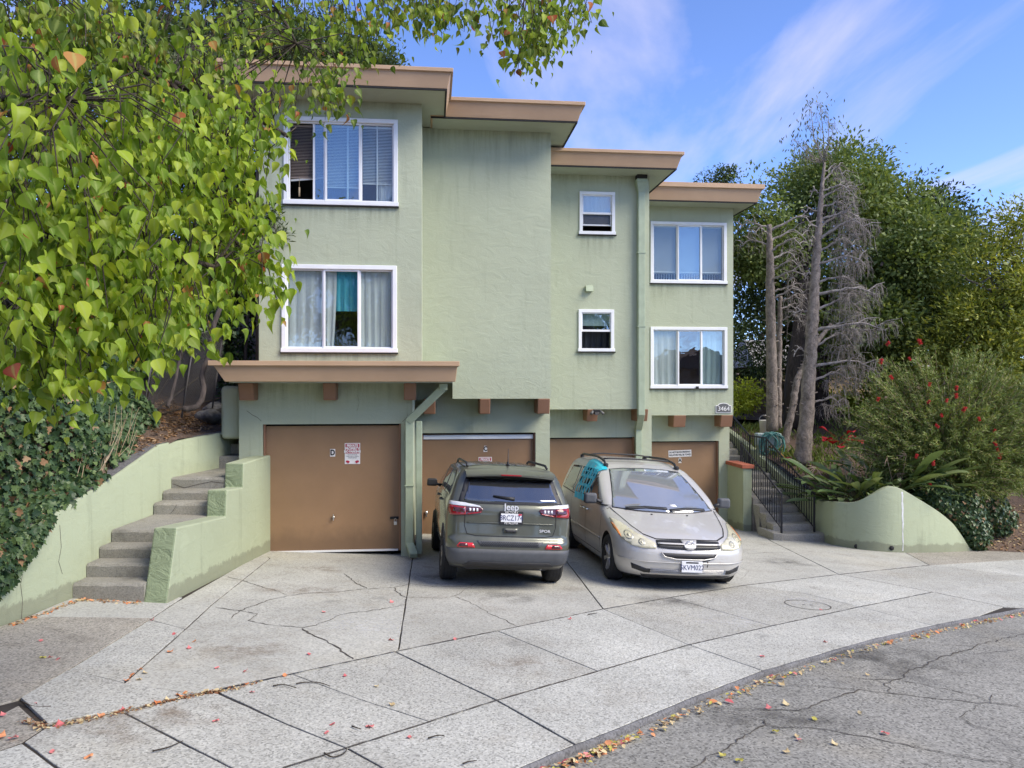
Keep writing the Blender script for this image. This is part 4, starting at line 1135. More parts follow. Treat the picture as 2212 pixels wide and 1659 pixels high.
# white-filled vertical crack, weep holes
def on_wall(px, py):           # nearest point of the wall front at this picture column
    best = min(d_, key=lambda p: abs((p[0]/p[1]) - (px-CX)/FPX) + (0 if p[1] < 17.6 else 9))
    return best[0], best[1]-.004, EYE - (py-CY)/FPX*best[1]
pts = [(1944,1062),(1945,1072),(1944.5,1085),(1945.5,1100),(1945,1115),(1946,1130),(1945.3,1150),(1946,1172),(1945.6,1190)]
mb = MB()
for a, b in zip(pts, pts[1:]):
    A, B = (on_wall(1945.5, a[1]), on_wall(1945.5, b[1])); A = (A[0]+(a[0]-1945.5)*.012, A[1], A[2]); B = (B[0]+(b[0]-1945.5)*.012, B[1], B[2]); w = rb.uniform(.004, .022); w2 = rb.uniform(.004, .022)
    mb.face([(A[0]-w, A[1]-.002, A[2]), (A[0]+w, A[1]-.002, A[2]), (B[0]+w2, B[1]-.002, B[2]), (B[0]-w2, B[1]-.002, B[2])])
o = mb.build('crack_filler', M['whitepaint'], rw, recalc=False)
for px, py in ((1850, 1180), (1926, 1184)):
    A = on_wall(px, py); mb = MB(); mb.lathe([(0, 0), (.05, 0), (.05, .01), (.0, .012)], 14, axis='y')
    mb.build('weep_hole', M['dark_gap'], rw, loc=(A[0], A[1]-.004, A[2]))

# iron railings
def railing(name, pts, h, label, step=.13, scroll=True, posts=(0, -1)):
    """pts: (x,y,z) of the foot line"""
    base = Vector(pts[0]); r_ = empty(name, base); tag(r_, label, 'railing')
    P = [Vector(p) for p in pts]
    def add(nm, mb): return wp(mb.build(nm, M['iron'], r_, recalc=True))
    t = MB(); t.tube([p + Vector((0, 0, h)) for p in P], .022, 8); add('top_rail', t)
    t = MB(); t.tube([p + Vector((0, 0, .10)) for p in P], .012, 6); add('bottom_rail', t)
    L = [0]
    for a, b in zip(P, P[1:]): L.append(L[-1] + (b-a).length)
    def pos(s):
        for i in range(len(P)-1):
            if s <= L[i+1] + 1e-9: return P[i].lerp(P[i+1], (s-L[i])/(L[i+1]-L[i]))
        return P[-1].copy()
    n = int(L[-1] / step); bal = None
    for i in range(n+1):
        q = pos(L[-1]*i/n); post = i in (0, n) or any(abs(L[-1]*i/n - L[j]) < step*.5 for j in range(1, len(P)-1))
        w = .019 if post else .0085
        mb = MB(); mb.box(-w, w, -w, w, -.0 if post else .09, h + (.03 if post else 0))
        o = mb.build('post' if post else 'baluster', M['iron'], r_); o.location = q - base
    if scroll:
        for s in (.22, .45, .68):
            q = pos(L[-1]*s); q2 = pos(L[-1]*s + .09); mb = MB(); d = (q2-q); d.z = 0; d.normalize(); V = []
            for sg in (1, -1):
                mb.tube([q + d*(.045 + .045*math.cos(a)*(1-a/9)) + Vector((0, 0, h*.55 + sg*(.10 - .09*a/6.0*1.0) + .05*math.sin(a)*(1-a/9))) for a in np.linspace(0, 6.0, 16)], .005, 5)
            add('scroll', mb)
    return r_
f = lambda u, v, z: tuple(bw(u, v, z))
railing('stair_railing', [f(8.66, 16.75, -1.20), f(8.66, 19.3, -.12), f(8.60, 20.2, -.12), f(8.50, 22.3, .88)], .88, 'long black iron railing along the right side of the right steps')
railing('stair_railing', [f(7.86, 16.70, -1.20), f(7.86, 19.0, -.25)], .88, 'short black iron railing on the left side of the right steps')
railing('iron_gate', [f(7.72, 22.35, .80), f(8.48, 22.35, .80)], 1.0, 'dark iron gate closing the top of the right steps', .10, False)

# ================================================================== PARKED CARS
def car_paint(name, col, metal=.55, rough=.32, dust=.3, flake=None):
    m, n, l, b = new_mat(name)
    p = n.new('ShaderNodeTexCoord').outputs['Object']
    b.inputs['Metallic'].default_value = metal; b.inputs['Coat Weight'].default_value = .8; b.inputs['Coat Roughness'].default_value = .06
    d = _noise(n, l, 2.5, 7, .7, p)
    c = _mix(n, l, _ramp(n, l, d, [(.45, (0, 0, 0)), (.75, (dust,) * 3)]), col, (.30, .28, .25))
    if flake:      # sun-bleached clear coat on the upward faces
        g = n.new('ShaderNodeNewGeometry'); s = n.new('ShaderNodeSeparateXYZ'); l.new(g.outputs['Normal'], s.inputs[0])
        up = _ramp(n, l, s.outputs['Z'], [(.7, (0, 0, 0)), (.9, (1, 1, 1))])
        pt = _ramp(n, l, _noise(n, l, 2.3, 5, .6, p), [(.60, (0, 0, 0)), (.64, (.75,) * 3)])
        c = _mix(n, l, _mix(n, l, 1.0, up, pt, 'MULTIPLY'), c, flake)
    l.new(c, b.inputs['Base Color'])
    l.new(_ramp(n, l, d, [(.35, (rough,) * 3), (.75, (min(1, rough + .2),) * 3)]), b.inputs['Roughness'])
    return m
M['paint_olive'] = car_paint('car_paint_olive', (.105, .11, .083), .45, .28, .12)
M['paint_silver'] = car_paint('car_paint_silver', (.60, .58, .535), .4, .36, .15, (.70, .69, .67))
def car_glass(name, refl, base):
    m, n, l, b = new_mat(name); n.remove(b)
    d = n.new('ShaderNodeBsdfDiffuse'); d.inputs[0].default_value = (*base, 1)
    g = n.new('ShaderNodeBsdfGlossy'); g.inputs['Roughness'].default_value = .03; g.inputs['Color'].default_value = (.92, .95, 1, 1)
    fr = n.new('ShaderNodeFresnel'); fr.inputs['IOR'].default_value = 1.52
    a = n.new('ShaderNodeMath'); a.operation = 'ADD'; a.inputs[1].default_value = refl; a.use_clamp = True; l.new(fr.outputs[0], a.inputs[0])
    x = n.new('ShaderNodeMixShader'); l.new(a.outputs[0], x.inputs[0]); l.new(d.outputs[0], x.inputs[1]); l.new(g.outputs[0], x.inputs[2]); l.new(x.outputs[0], n['Material Output'].inputs[0])
    return m
M['cglass'] = car_glass('car_glass', .10, (.02, .022, .024))
M['cglass_ws'] = car_glass('windshield_glass', .28, (.22, .235, .25))
M['cglass_rear'] = car_glass('hatch_glass', .16, (.03, .032, .035))
M['rubber'] = plain('tyre_rubber', (.022, .022, .023), .85, var=.3, vscale=20, bump=.3, bscale=90)
M['blackplastic'] = plain('black_plastic', (.022, .022, .024), .5, var=.15)
M['greyplastic'] = plain('grey_plastic', (.075, .08, .088), .6, var=.12, vscale=14, bump=.15, bscale=200)
M['chrome'] = plain('chrome', (.75, .75, .76), .14, 1.0, var=.03)
M['alloy'] = plain('alloy', (.55, .55, .55), .3, .9, var=.08)
M['lens_red'] = plain('lens_red', (.30, .010, .016), .12, var=.2, coat=1.0)
M['lens_dark'] = plain('lens_smoked', (.07, .012, .014), .12, var=.2, coat=1.0)
M['lens_clear'] = plain('lens_clear', (.72, .72, .74), .15, .2, coat=1.0)
M['lens_yel'] = plain('headlight_lens', (.66, .62, .44), .14, .15, var=.16, vscale=9, coat=1.0)
M['lens_bowl'] = plain('lamp_bowl', (.52, .50, .40), .2, .4, var=.1, coat=1.0)
M['lens_orange'] = plain('indicator_orange', (.62, .20, .035), .15, coat=1.0)
M['refl_red'] = plain('reflector_red', (.62, .02, .03), .2, coat=.6)
M['plate'] = plain('plate_white', (.74, .75, .77), .4, var=.04)
M['badge'] = plain('badge_silver', (.72, .72, .72), .28, .25, var=.03)
M['ink_blue'] = plain('ink_blue', (.02, .03, .12), .5)
M['ink_black'] = plain('ink_black', (.015, .015, .015), .6)
M['ink_red'] = plain('ink_red', (.50, .015, .04), .5)

def car_outline(xr, xf, w, rr, rf, br, bf, taper_f, nface=9, narc=7, nside=26):
    """half plan outline from rear centre to front centre, y >= 0; rr/rf = (rx, ry)"""
    out = []
    ye = w - rr[1]
    for i in range(nface): y = ye*i/nface; out.append((xr + br*(y/w)**2, y))
    xe = xr + br*(ye/w)**2
    for i in range(narc): a = math.pi/2*i/narc; out.append((xe + rr[0]*(1-math.cos(a)), ye + rr[1]*math.sin(a)))
    x0 = xe + rr[0]
    wf = w * (1-taper_f); yf = wf - rf[1]; xfe = xf - bf*(yf/w)**2; x1 = xfe - rf[0]
    for i in range(nside):
        t = i/nside; out.append((x0 + (x1-x0)*t, w - (w-wf)*t**3))
    for i in range(narc): a = math.pi/2*i/narc; out.append((x1 + rf[0]*math.sin(a), yf + rf[1]*math.cos(a)))
    for i in range(nface+1): y = yf*(1-i/nface); out.append((xf - bf*(y/w)**2, y))
    return out
def car_body(name, table, mat, parent, arches, arch_r, arch_in, wmax):
    zs = [t[0] for t in table]
    cols = list(zip(*table))
    zz = []
    for a, b in zip(zs, zs[1:]):
        n = max(2, int((b-a)/.03)); zz += [a + (b-a)*i/n for i in range(n)]
    zz.append(zs[-1])
    # monotone-ish smooth interpolation
    def interp(k, z):
        v = np.interp([z-.02, z, z+.02], zs, cols[k]); return .25*v[0] + .5*v[1] + .25*v[2]
    rows = []
    for z in zz:
        p = [interp(k, z) for k in range(1, len(cols))]
        xr, xf, w, rrx, rry, rfx, rfy, br, bf, tf = p[1], p[2], p[0], p[3], p[4], p[5], p[6], p[7], p[8], p[9]
        half = car_outline(xr, xf, w, (rrx, rry), (rfx, rfy), br, bf, tf)
        full = half + [(x, -y) for x, y in half[-2:0:-1]]
        rows.append([(x, y, z) for x, y in full])
    n = len(rows[0]); V = [p for r_ in rows for p in r_]
    Fs = [(j*n+i, j*n+(i+1) % n, (j+1)*n+(i+1) % n, (j+1)*n+i) for j in range(len(rows)-1) for i in range(n)]
    Fs += [tuple(range(n))[::-1], tuple((len(rows)-1)*n+i for i in range(n))]
    mb = MB(); mb.raw(V, Fs, 0, True)
    o = mb.build(name, mat, parent)
    # wheel arches cut out
    c = MB()
    for xa in arches:
        for s in (-1, 1):
            pr = [(arch_r*math.cos(a), arch_r*math.sin(a)) for a in np.linspace(0, 2*math.pi, 41)[:-1]]
            y0, y1 = (arch_in, wmax+.2) if s > 0 else (-wmax-.2, -arch_in)
            c.prism(pr, lambda p: (xa+p[0], y0, .34+p[1]), lambda p: (xa+p[0], y1, .34+p[1]))
    co = c.build('arch_cutter', M['blackplastic'])
    md = o.modifiers.new('arch', 'BOOLEAN'); md.operation = 'DIFFERENCE'; md.object = co; md.solver = 'EXACT'
    dg = bpy.context.evaluated_depsgraph_get(); dg.update()
    me = bpy.data.meshes.new_from_object(o.evaluated_get(dg))
    o.modifiers.clear(); old = o.data; o.data = me; bpy.data.meshes.remove(old)
    cm = co.data; bpy.data.objects.remove(co); bpy.data.meshes.remove(cm)
    me.materials.clear(); me.materials.append(mat); me.materials.append(M['blackplastic'])
    for p in me.polygons:
        c_ = p.center
        inside = any(abs(math.hypot(c_.x-xa, c_.z-.34) - arch_r) < .03 for xa in arches) and abs(p.normal.y) < .6 and abs(c_.y) > arch_in-.02 and (math.hypot(c_.x - min(arches, key=lambda q: abs(q-c_.x)), c_.z-.34) <= arch_r+.012)
        deep = abs(abs(c_.y)-arch_in) < .02 and any(math.hypot(c_.x-xa, c_.z-.34) < arch_r for xa in arches)
        p.material_index = 1 if (inside or deep or (c_.z < table[0][0]+.02)) else 0
        p.use_smooth = not (inside or deep)
    me.set_sharp_from_angle(angle=R(42))
    return o
class Drape:
    def __init__(s, o):
        s.bvh = BVHTree.FromPolygons([v.co.copy() for v in o.data.vertices], [tuple(p.vertices) for p in o.data.polygons])
        s.dirs = {'front': (Vector((6, 0, 0)), Vector((-1, 0, 0)), lambda a, b: (0, a, b)), 'rear': (Vector((-6, 0, 0)), Vector((1, 0, 0)), lambda a, b: (0, a, b)),
                  'left': (Vector((0, 6, 0)), Vector((0, -1, 0)), lambda a, b: (a, 0, b)), 'right': (Vector((0, -6, 0)), Vector((0, 1, 0)), lambda a, b: (a, 0, b)),
                  'top': (Vector((0, 0, 6)), Vector((0, 0, -1)), lambda a, b: (a, b, 0))}
    def hit(s, proj, a, b, off=0.0):
        o_, d, f = s.dirs[proj]
        q = Vector(f(a, b)) + o_
        loc, nrm, i, dist = s.bvh.ray_cast(q, d)
        if loc is None:
            loc, nrm, i, dist = s.bvh.find_nearest(Vector(f(a, b)))
        if nrm.dot(d) > 0: nrm = -nrm
        return loc + nrm * off, nrm
    def patch(s, name, proj, poly, mat, parent, off=.004, cell=.05, solid=.010, smooth=True):
        b = bmesh.new()
        vs = [b.verts.new((p[0], p[1], 0)) for p in poly]
        b.faces.new(vs)
        xs = [p[0] for p in poly]; ys = [p[1] for p in poly]
        for ax, lo, hi in ((0, min(xs), max(xs)), (1, min(ys), max(ys))):
            k = int((hi-lo)/cell)
            for i in range(1, k+1):
                co = [0, 0, 0]; co[ax] = lo + (hi-lo)*i/(k+1); no = [0, 0, 0]; no[ax] = 1
                bmesh.ops.bisect_plane(b, geom=b.verts[:]+b.edges[:]+b.faces[:], plane_co=co, plane_no=no)
        bmesh.ops.triangulate(b, faces=[f for f in b.faces if len(f.verts) > 4])
        for v_ in b.verts: v_.co = s.hit(proj, v_.co.x, v_.co.y, off)[0]
        bmesh.ops.recalc_face_normals(b, faces=b.faces)
        b.faces.ensure_lookup_table()
        if b.faces and b.faces[0].normal.dot(s.dirs[proj][1]) > 0: bmesh.ops.reverse_faces(b, faces=b.faces)
        for f in b.faces: f.smooth = smooth
        me = bpy.data.meshes.new(name); b.to_mesh(me); b.free()
        me.materials.append(mat); o = link(name, me, parent)
        if solid:
            md = o.modifiers.new('solid', 'SOLIDIFY'); md.thickness = solid; md.offset = -1
        return o
    def strip(s, name, proj, line, width, mat, parent, off=.003, solid=0, step=.05):
        pts = []
        for a, b in zip(line, line[1:]):
            n = max(1, int(math.dist(a, b)/step)); pts += [(a[0]+(b[0]-a[0])*i/n, a[1]+(b[1]-a[1])*i/n) for i in range(n)]
        pts.append(line[-1]); mb = MB(); V = []
        for i, p in enumerate(pts):
            t = Vector(pts[min(i+1, len(pts)-1)]) - Vector(pts[max(i-1, 0)]); t.normalize(); nn = Vector((-t.y, t.x)) * width/2
            for sg in (-1, 1):
                V.append(s.hit(proj, p[0]+nn.x*sg, p[1]+nn.y*sg, off)[0])
        mb.raw(V, [(2*i, 2*i+1, 2*i+3, 2*i+2) for i in range(len(pts)-1)], 0, True)
        o = mb.build(name, mat, parent)
        if solid: md = o.modifiers.new('solid', 'SOLIDIFY'); md.thickness = solid; md.offset = 0
        return o
    def frame(s, proj, a, b, off):
        loc, n = s.hit(proj, a, b, off); return loc, n
def car_wheel(parent, x, y, r, w, rim_r, side, spokes, mat_rim, steer=0):
    e = MB()
    t = w/2; sw = .02
    e.lathe([(rim_r, -t+.02), (rim_r+.02, -t), (r-.03, -t), (r-.008, -t+.025), (r, -t+.05), (r, t-.05), (r-.008, t-.025), (r-.03, t), (rim_r+.02, t), (rim_r, t-.02), (rim_r, -t+.02)], 48, axis='y')
    o = e.build('wheel', M['rubber'], parent); o.location = (x, y, r); o.rotation_euler = (0, 0, steer)
    g = MB()
    for k in range(4):
        yy = -t*.62 + k*t*.41
        g.lathe([(r+.0015, yy-.006), (r+.0025, yy), (r+.0015, yy+.006)], 48, axis='y')
    g.build('tread_groove', M['dark_gap'], o)
    f = MB(); s = side
    f.lathe([(rim_r+.004, s*(t-.015)), (rim_r-.005, s*(t-.005)), (rim_r-.025, s*(t-.02)), (rim_r-.035, s*(t-.08)), (.0, s*(t-.09))], 40, axis='y', mi=0)
    for k in range(spokes):
        a = 2*math.pi*k/spokes + .3; ca, sa = math.cos(a), math.sin(a); na, nb = -sa, ca
        def P(rad, off, yy): return (ca*rad+na*off, s*yy, sa*rad+nb*off)
        i0, i1 = .04, rim_r-.015
        f.hexa([P(i0, -.030, t-.07), P(i0, .030, t-.07), P(i1, .042, t-.06), P(i1, -.042, t-.06)], [P(i0, -.022, t-.02), P(i0, .022, t-.02), P(i1, .030, t-.012), P(i1, -.030, t-.012)], 1)
    f.lathe([(.065, s*(t-.06)), (.06, s*(t-.02)), (.045, s*(t-.01)), (0, s*(t-.008))], 20, axis='y', mi=1)
    f.build('rim', [M['blackplastic'], mat_rim], o)
    return o
def place_car(o, x, y, heading):
    """heading: unit xy vector of the car's front; sits on the sloping pavement"""
    n = Vector((.05, .06, 1)).normalized(); f = Vector((heading[0], heading[1], 0)); f -= n * f.dot(n); f.normalize()
    lft = n.cross(f).normalized()
    m = Matrix((f, lft, n)).transposed().to_4x4(); m.translation = Vector((x, y, gz(x, y) + .004))
    o.rotation_euler = m.to_euler(); o.location = m.translation

# ------------------------------------------------------------------ olive SUV, seen from behind
suv = empty('parked_suv'); tag(suv, 'olive green compact SUV parked nose-in at the second garage', 'car')
#      z    w     xr     xf    rrx  rry  rfx  rfy  br   bf   tf
T = [(.29, .82, -2.06, 2.06, .20, .25, .3, .3, .08, .10, .03),
     (.34, .85, -2.13, 2.12, .20, .25, .3, .3, .08, .10, .03),
     (.40, .875, -2.185, 2.17, .20, .22, .3, .3, .07, .10, .04),
     (.52, .895, -2.21, 2.19, .20, .22, .3, .3, .07, .10, .04),
     (.62, .905, -2.215, 2.195, .20, .22, .3, .3, .07, .10, .04),
     (.68, .905, -2.205, 2.19, .20, .22, .3, .3, .07, .10, .04),
     (.71, .905, -2.165, 2.19, .20, .22, .3, .3, .07, .10, .04),
     (.90, .910, -2.15, 2.17, .20, .22, .3, .3, .07, .10, .04),
     (1.03, .905, -2.15, 2.10, .22, .22, .3, .3, .07, .12, .05),
     (1.10, .895, -2.14, 1.70, .22, .22, .25, .3, .07, .12, .06),
     (1.15, .88, -2.11, 1.20, .20, .20, .2, .25, .06, .12, .04),
     (1.20, .865, -2.06, 1.05, .16, .18, .15, .2, .05, .12, .0),
     (1.35, .815, -1.95, .80, .14, .16, .15, .2, .05, .12, .0),
     (1.48, .765, -1.84, .55, .14, .15, .15, .2, .05, .12, .0),
     (1.56, .72, -1.78, .35, .14, .15, .2, .2, .05, .12, .0),
     (1.60, .66, -1.74, .15, .15, .18, .2, .2, .05, .12, .0),
     (1.63, .54, -1.62, -.10, .2, .2, .2, .2, .05, .12, .0),
     (1.645, .34, -1.40, -.40, .15, .15, .15, .15, .03, .05, .0)]
body = car_body('body', T, M['paint_olive'], suv, (-1.32, 1.32), .385, .62, .92)
D = Drape(body)
mir = lambda poly: [(-a, b) for a, b in poly]
# dark lower cladding and grey bumper
bp = [(-.84, .36), (-.87, .44), (-.89, .565), (-.55, .57), (.55, .57), (.89, .565), (.87, .44), (.84, .36), (.5, .33), (-.5, .33)]
D.patch('bumper', 'rear', bp, M['greyplastic'], suv, .010, .06, .02)
D.patch('step_pad', 'rear', [(-.42, .605), (-.48, .675), (.48, .675), (.42, .605)], M['greyplastic'], suv, .006, .05)
st_ = MB()
for r_ in range(4):
    for k in range(26):
        a, b = -.40+k*.032+(r_ % 2)*.016, .615+r_*.015
        p, nrm = D.hit('rear', a, b, .012); st_.box(p.x-.004, p.x+.001, p.y-.010, p.y+.010, p.z-.004, p.z+.004)
st_.build('tread_pattern', M['blackplastic'], suv)
D.patch('valance', 'rear', [(-.66, .345), (-.58, .40), (.58, .40), (.66, .345), (.45, .31), (-.45, .31)], M['blackplastic'], suv, .016, .06)
for s in (1, -1):
    q = (lambda L: L) if s > 0 else mir
    side = 'left' if s > 0 else 'right'
    D.patch('reflector', 'rear', q([(.50, .585), (.535, .645), (.72, .645), (.76, .60), (.74, .585)]), M['refl_red'], suv, .012)
    D.patch('reflector_core', 'rear', q([(.60, .597), (.61, .636), (.71, .636), (.735, .605), (.725, .597)]), M['lens_dark'], suv, .018)
    # tail lamp: smoked body, clear upper band, red lower edge, three small clear squares
    o = D.patch('tail_lamp', 'rear', q([(.40, 1.085), (.46, 1.12), (.66, 1.15), (.86, 1.165), (.885, 1.06), (.86, .985), (.64, 1.00), (.45, 1.03)]), M['lens_dark'], suv, .014, .03)
    D.patch('lens_band', 'rear', q([(.43, 1.10), (.46, 1.12), (.66, 1.15), (.86, 1.165), (.875, 1.12), (.66, 1.11)]), M['lens_clear'], o, .019, .03)
    D.patch('lens', 'rear', q([(.65, 1.10), (.86, 1.115), (.88, 1.06), (.855, .992), (.65, 1.006)]), M['lens_red'], o, .019, .03)
    D.patch('lens', 'rear', q([(.66, 1.085), (.81, 1.095), (.82, 1.04), (.66, 1.03)]), M['lens_dark'], o, .023, .03)
    D.patch('lens', 'rear', q([(.42, 1.05), (.63, 1.022), (.63, 1.006), (.45, 1.034)]), M['lens_red'], o, .019, .03)
    for k in range(3): D.patch('lamp_cell', 'rear', q([(.475+k*.05, 1.052), (.475+k*.05, 1.090), (.505+k*.05, 1.092), (.505+k*.05, 1.050)]), M['lens_clear'], o, .020)
    # side glass
    D.patch('side_window', side, [(-1.62, 1.22), (-1.50, 1.44), (-1.2, 1.50), (-.75, 1.525), (-.72, 1.19)], M['cglass'], suv, .004, .06)
    D.patch('side_window', side, [(-.66, 1.19), (-.66, 1.525), (.02, 1.525), (.05, 1.18)], M['cglass'], suv, .004, .06)
    D.patch('side_window', side, [(.11, 1.18), (.08, 1.52), (.40, 1.49), (.85, 1.20), (.85, 1.17)], M['cglass'], suv, .004, .06)
    for L in ([(-.69, 1.18), (-.69, .45)], [(.08, 1.18), (.08, .42)], [(1.0, 1.12), (.92, .45)], [(-.69, .42), (.9, .42)]):
        D.strip('shut_line', side, L, .010, M['dark_gap'], suv)
    D.strip('window_trim', side, [(-1.66, 1.20), (-1.52, 1.46), (-1.2, 1.53), (.1, 1.55), (.45, 1.51), (.9, 1.19)], .022, M['blackplastic'], suv, .006)
    for x in (-.50, .28):
        p, nrm = D.hit(side, x, 1.06, .0); mb = MB(); mb.tube([p+Vector((-.09, 0, 0)), p+Vector((-.07, s*.035, 0)), p+Vector((.07, s*.035, 0)), p+Vector((.09, 0, 0))], .013, 8); mb.build('door_handle', M['paint_olive'], suv)
    D.patch('wheel_arch_trim', side, [(-1.32+.45*math.cos(a), .34+.45*math.sin(a)) for a in np.linspace(-.35, math.pi+.35, 24)] + [(-1.32+.392*math.cos(a), .34+.392*math.sin(a)) for a in np.linspace(math.pi+.35, -.35, 24)], M['greyplastic'], suv, .006, .5, .012)
    D.patch('sill_trim', side, [(-.90, .32), (-.90, .42), (.9, .42), (.9, .32)], M['greyplastic'], suv, .006, .1, .01)
    # roof rail
    mb = MB(); pts = []
    for x in np.linspace(-1.55, .25, 14):
        p, nrm = D.hit('top', x, s*.60, 0); e_ = min(1, (1-abs((x+.65)/.92))*6); pts.append(p + Vector((0, s*.01, .012+.038*max(0, e_))))
    mb.tube(pts, .018, 8); mb.build('roof_rail', M['blackplastic'], suv)
    # mirror
    p, nrm = D.hit(side, .78, 1.16, 0); mb = MB()
    mb.hexa([(-.045, -.10, -.065), (.03, -.085, -.06), (.03, .085, -.06), (-.045, .10, -.065)], [(-.045, -.095, .07), (.03, -.08, .06), (.03, .08, .06), (-.045, .095, .07)])
    o = mb.build('mirror', M['blackplastic'], suv, .03, 3, loc=p+Vector((0, s*.15, .05))); mb = MB(); mb.tube([(0, -s*.16, -.05), (0, -s*.05, -.01)], .022, 8); mb.build('mirror_stalk', M['blackplastic'], o)
# hatch glass with dark surround
D.patch('glass_surround', 'rear', [(-.76, 1.165), (-.70, 1.33), (-.655, 1.47), (.655, 1.47), (.70, 1.33), (.76, 1.165), (.45, 1.150), (-.45, 1.150)], M['blackplastic'], suv, .004)
D.patch('rear_window', 'rear', [(-.685, 1.185), (-.625, 1.33), (-.595, 1.455), (.595, 1.455), (.625, 1.33), (.685, 1.185), (.45, 1.172), (-.45, 1.172)], M['cglass_rear'], suv, .010)
# spoiler and high stop lamp
mb = MB(); V = []
n = 12
for i in range(n+1):
    y = -.66 + 1.32*i/n; c_ = (y/.66)**2
    V += [(-1.66, y, 1.615-.035*c_), (-1.85, y*.99, 1.592-.035*c_), (-1.985+.05*c_, y*.985, 1.545-.03*c_), (-1.985+.05*c_, y*.985, 1.522-.03*c_), (-1.80, y*.98, 1.49-.02*c_)]
mb.raw(V, [(i*5+k, i*5+k+1, (i+1)*5+k+1, (i+1)*5+k) for i in range(n) for k in range(4)] + [(0, 1, 2, 3, 4), tuple(n*5+k for k in (4, 3, 2, 1, 0))], 0, True)
sp_ = mb.build('spoiler', M['paint_olive'], suv); sp_.data.set_sharp_from_angle(angle=R(40))
mb = MB(); mb.box(-1.992, -1.97, -.15, .15, 1.526, 1.545); mb.build('stop_lamp', M['lens_red'], sp_, .004)
mb = MB(); V = []
for i in range(n+1):
    y = -.645 + 1.29*i/n; c_ = (y/.66)**2; V += [(-1.975+.05*c_, y*.985, 1.519-.03*c_), (-1.79, y*.98, 1.486-.02*c_)]
mb.raw(V, [(2*i, 2*i+1, 2*i+3, 2*i+2) for i in range(n)]); mb.build('spoiler_underside', M['blackplastic'], sp_)
# tailgate shut line, chrome lower feature line, handle
D.strip('shut_line', 'rear', [(-.70, 1.16), (-.66, 1.0), (-.66, .86), (-.62, .755), (-.5, .735), (.5, .735), (.62, .755), (.66, .86), (.66, 1.0), (.70, 1.16)], .011, M['dark_gap'], suv, .003)
D.strip('crease', 'rear', [(-.63, .905), (0, .912), (.63, .905)], .012, M['paint_olive'], suv, .010, .01)
D.patch('tailgate_handle', 'rear', [(-.11, .845), (-.09, .785), (.09, .785), (.11, .845)], M['paint_olive'], suv, .018, .05, .02)
D.patch('handle_recess', 'rear', [(-.085, .825), (-.07, .79), (.07, .79), (.085, .825)], M['blackplastic'], suv, .026, .05)
# wiper
p0, _ = D.hit('rear', -.05, 1.205, .03); p1, _ = D.hit('rear', .26, 1.245, .025)
mb = MB(); mb.tube([p0, p0.lerp(p1, .3), p1], [.026, .020, .009], 8); mb.build('wiper', M['blackplastic'], suv)
# antenna
p, _ = D.hit('top', -1.45, -.02, 0); mb = MB(); mb.tube([p, p+Vector((-.01, 0, .03)), p+Vector((-.02, 0, .06)), p+Vector((.02, 0, .24))], [.035, .018, .008, .004], 8); mb.build('antenna', M['blackplastic'], suv)
for k in range(5):
    y = -.36 + k*.18; D.strip('roof_rib', 'top', [(-1.35, y), (-.2, y)], .012, M['blackplastic'], suv, .003)
# plate
p, nr = D.hit('rear', 0, .985, .016)
pe = MB().box(-.006, .004, -.17, .17, -.088, .088).build('plate_frame', M['blackplastic'], suv, .004, loc=p)
MB().box(-.010, -.005, -.150, .150, -.055, .055).build('licence_plate', M['plate'], pe)
RX = (R(90), 0, R(-90))
text_part('plate_number', '8RCZ174', .098, M['ink_blue'], pe, (-.0118, 0, -.004), RX, .0008, .86)
text_part('plate_legend', 'VICTORY', .046, M['whitepaint'], pe, (-.0118, 0, .071), RX, .0008)
text_part('plate_legend', 'PETALUMA', .040, M['whitepaint'], pe, (-.0118, 0, -.071), RX, .0008)
MB().box(-.0125, -.0105, -.148, -.10, .034, .054).build('plate_sticker', M['ink_red'], pe)
p, nr = D.hit('rear', 0, 1.115, .012); text_part('badge', 'Jeep', .125, M['badge'], suv, p, (R(84), 0, R(-90)), .004, 1.0, .002)
p, nr = D.hit('rear', -.50, .815, .010); text_part('badge', 'SPOR', .05, M['badge'], suv, p, (R(88), 0, R(-93)), .003, 1.35, .001)
for x in (-1.32, 1.32):
    for s in (1, -1): car_wheel(suv, x, s*.80, .352, .235, .225, s, 5, M['alloy'])
mb = MB(); mb.tube([(-2.06, -.48, .315), (-1.8, -.48, .32)], .026, 10); mb.build('exhaust', M['steel'], suv)
MB().box(-1.9, 2.0, -.6, .6, .25, .33).build('underbody', M['blackplastic'], suv)
hd = (-math.sin(R(8.2)), math.cos(R(8.2)))
place_car(suv, -.185 + 1.32*hd[0], 11.10 + 1.32*hd[1], hd); suv.scale = (1, .935, 1)

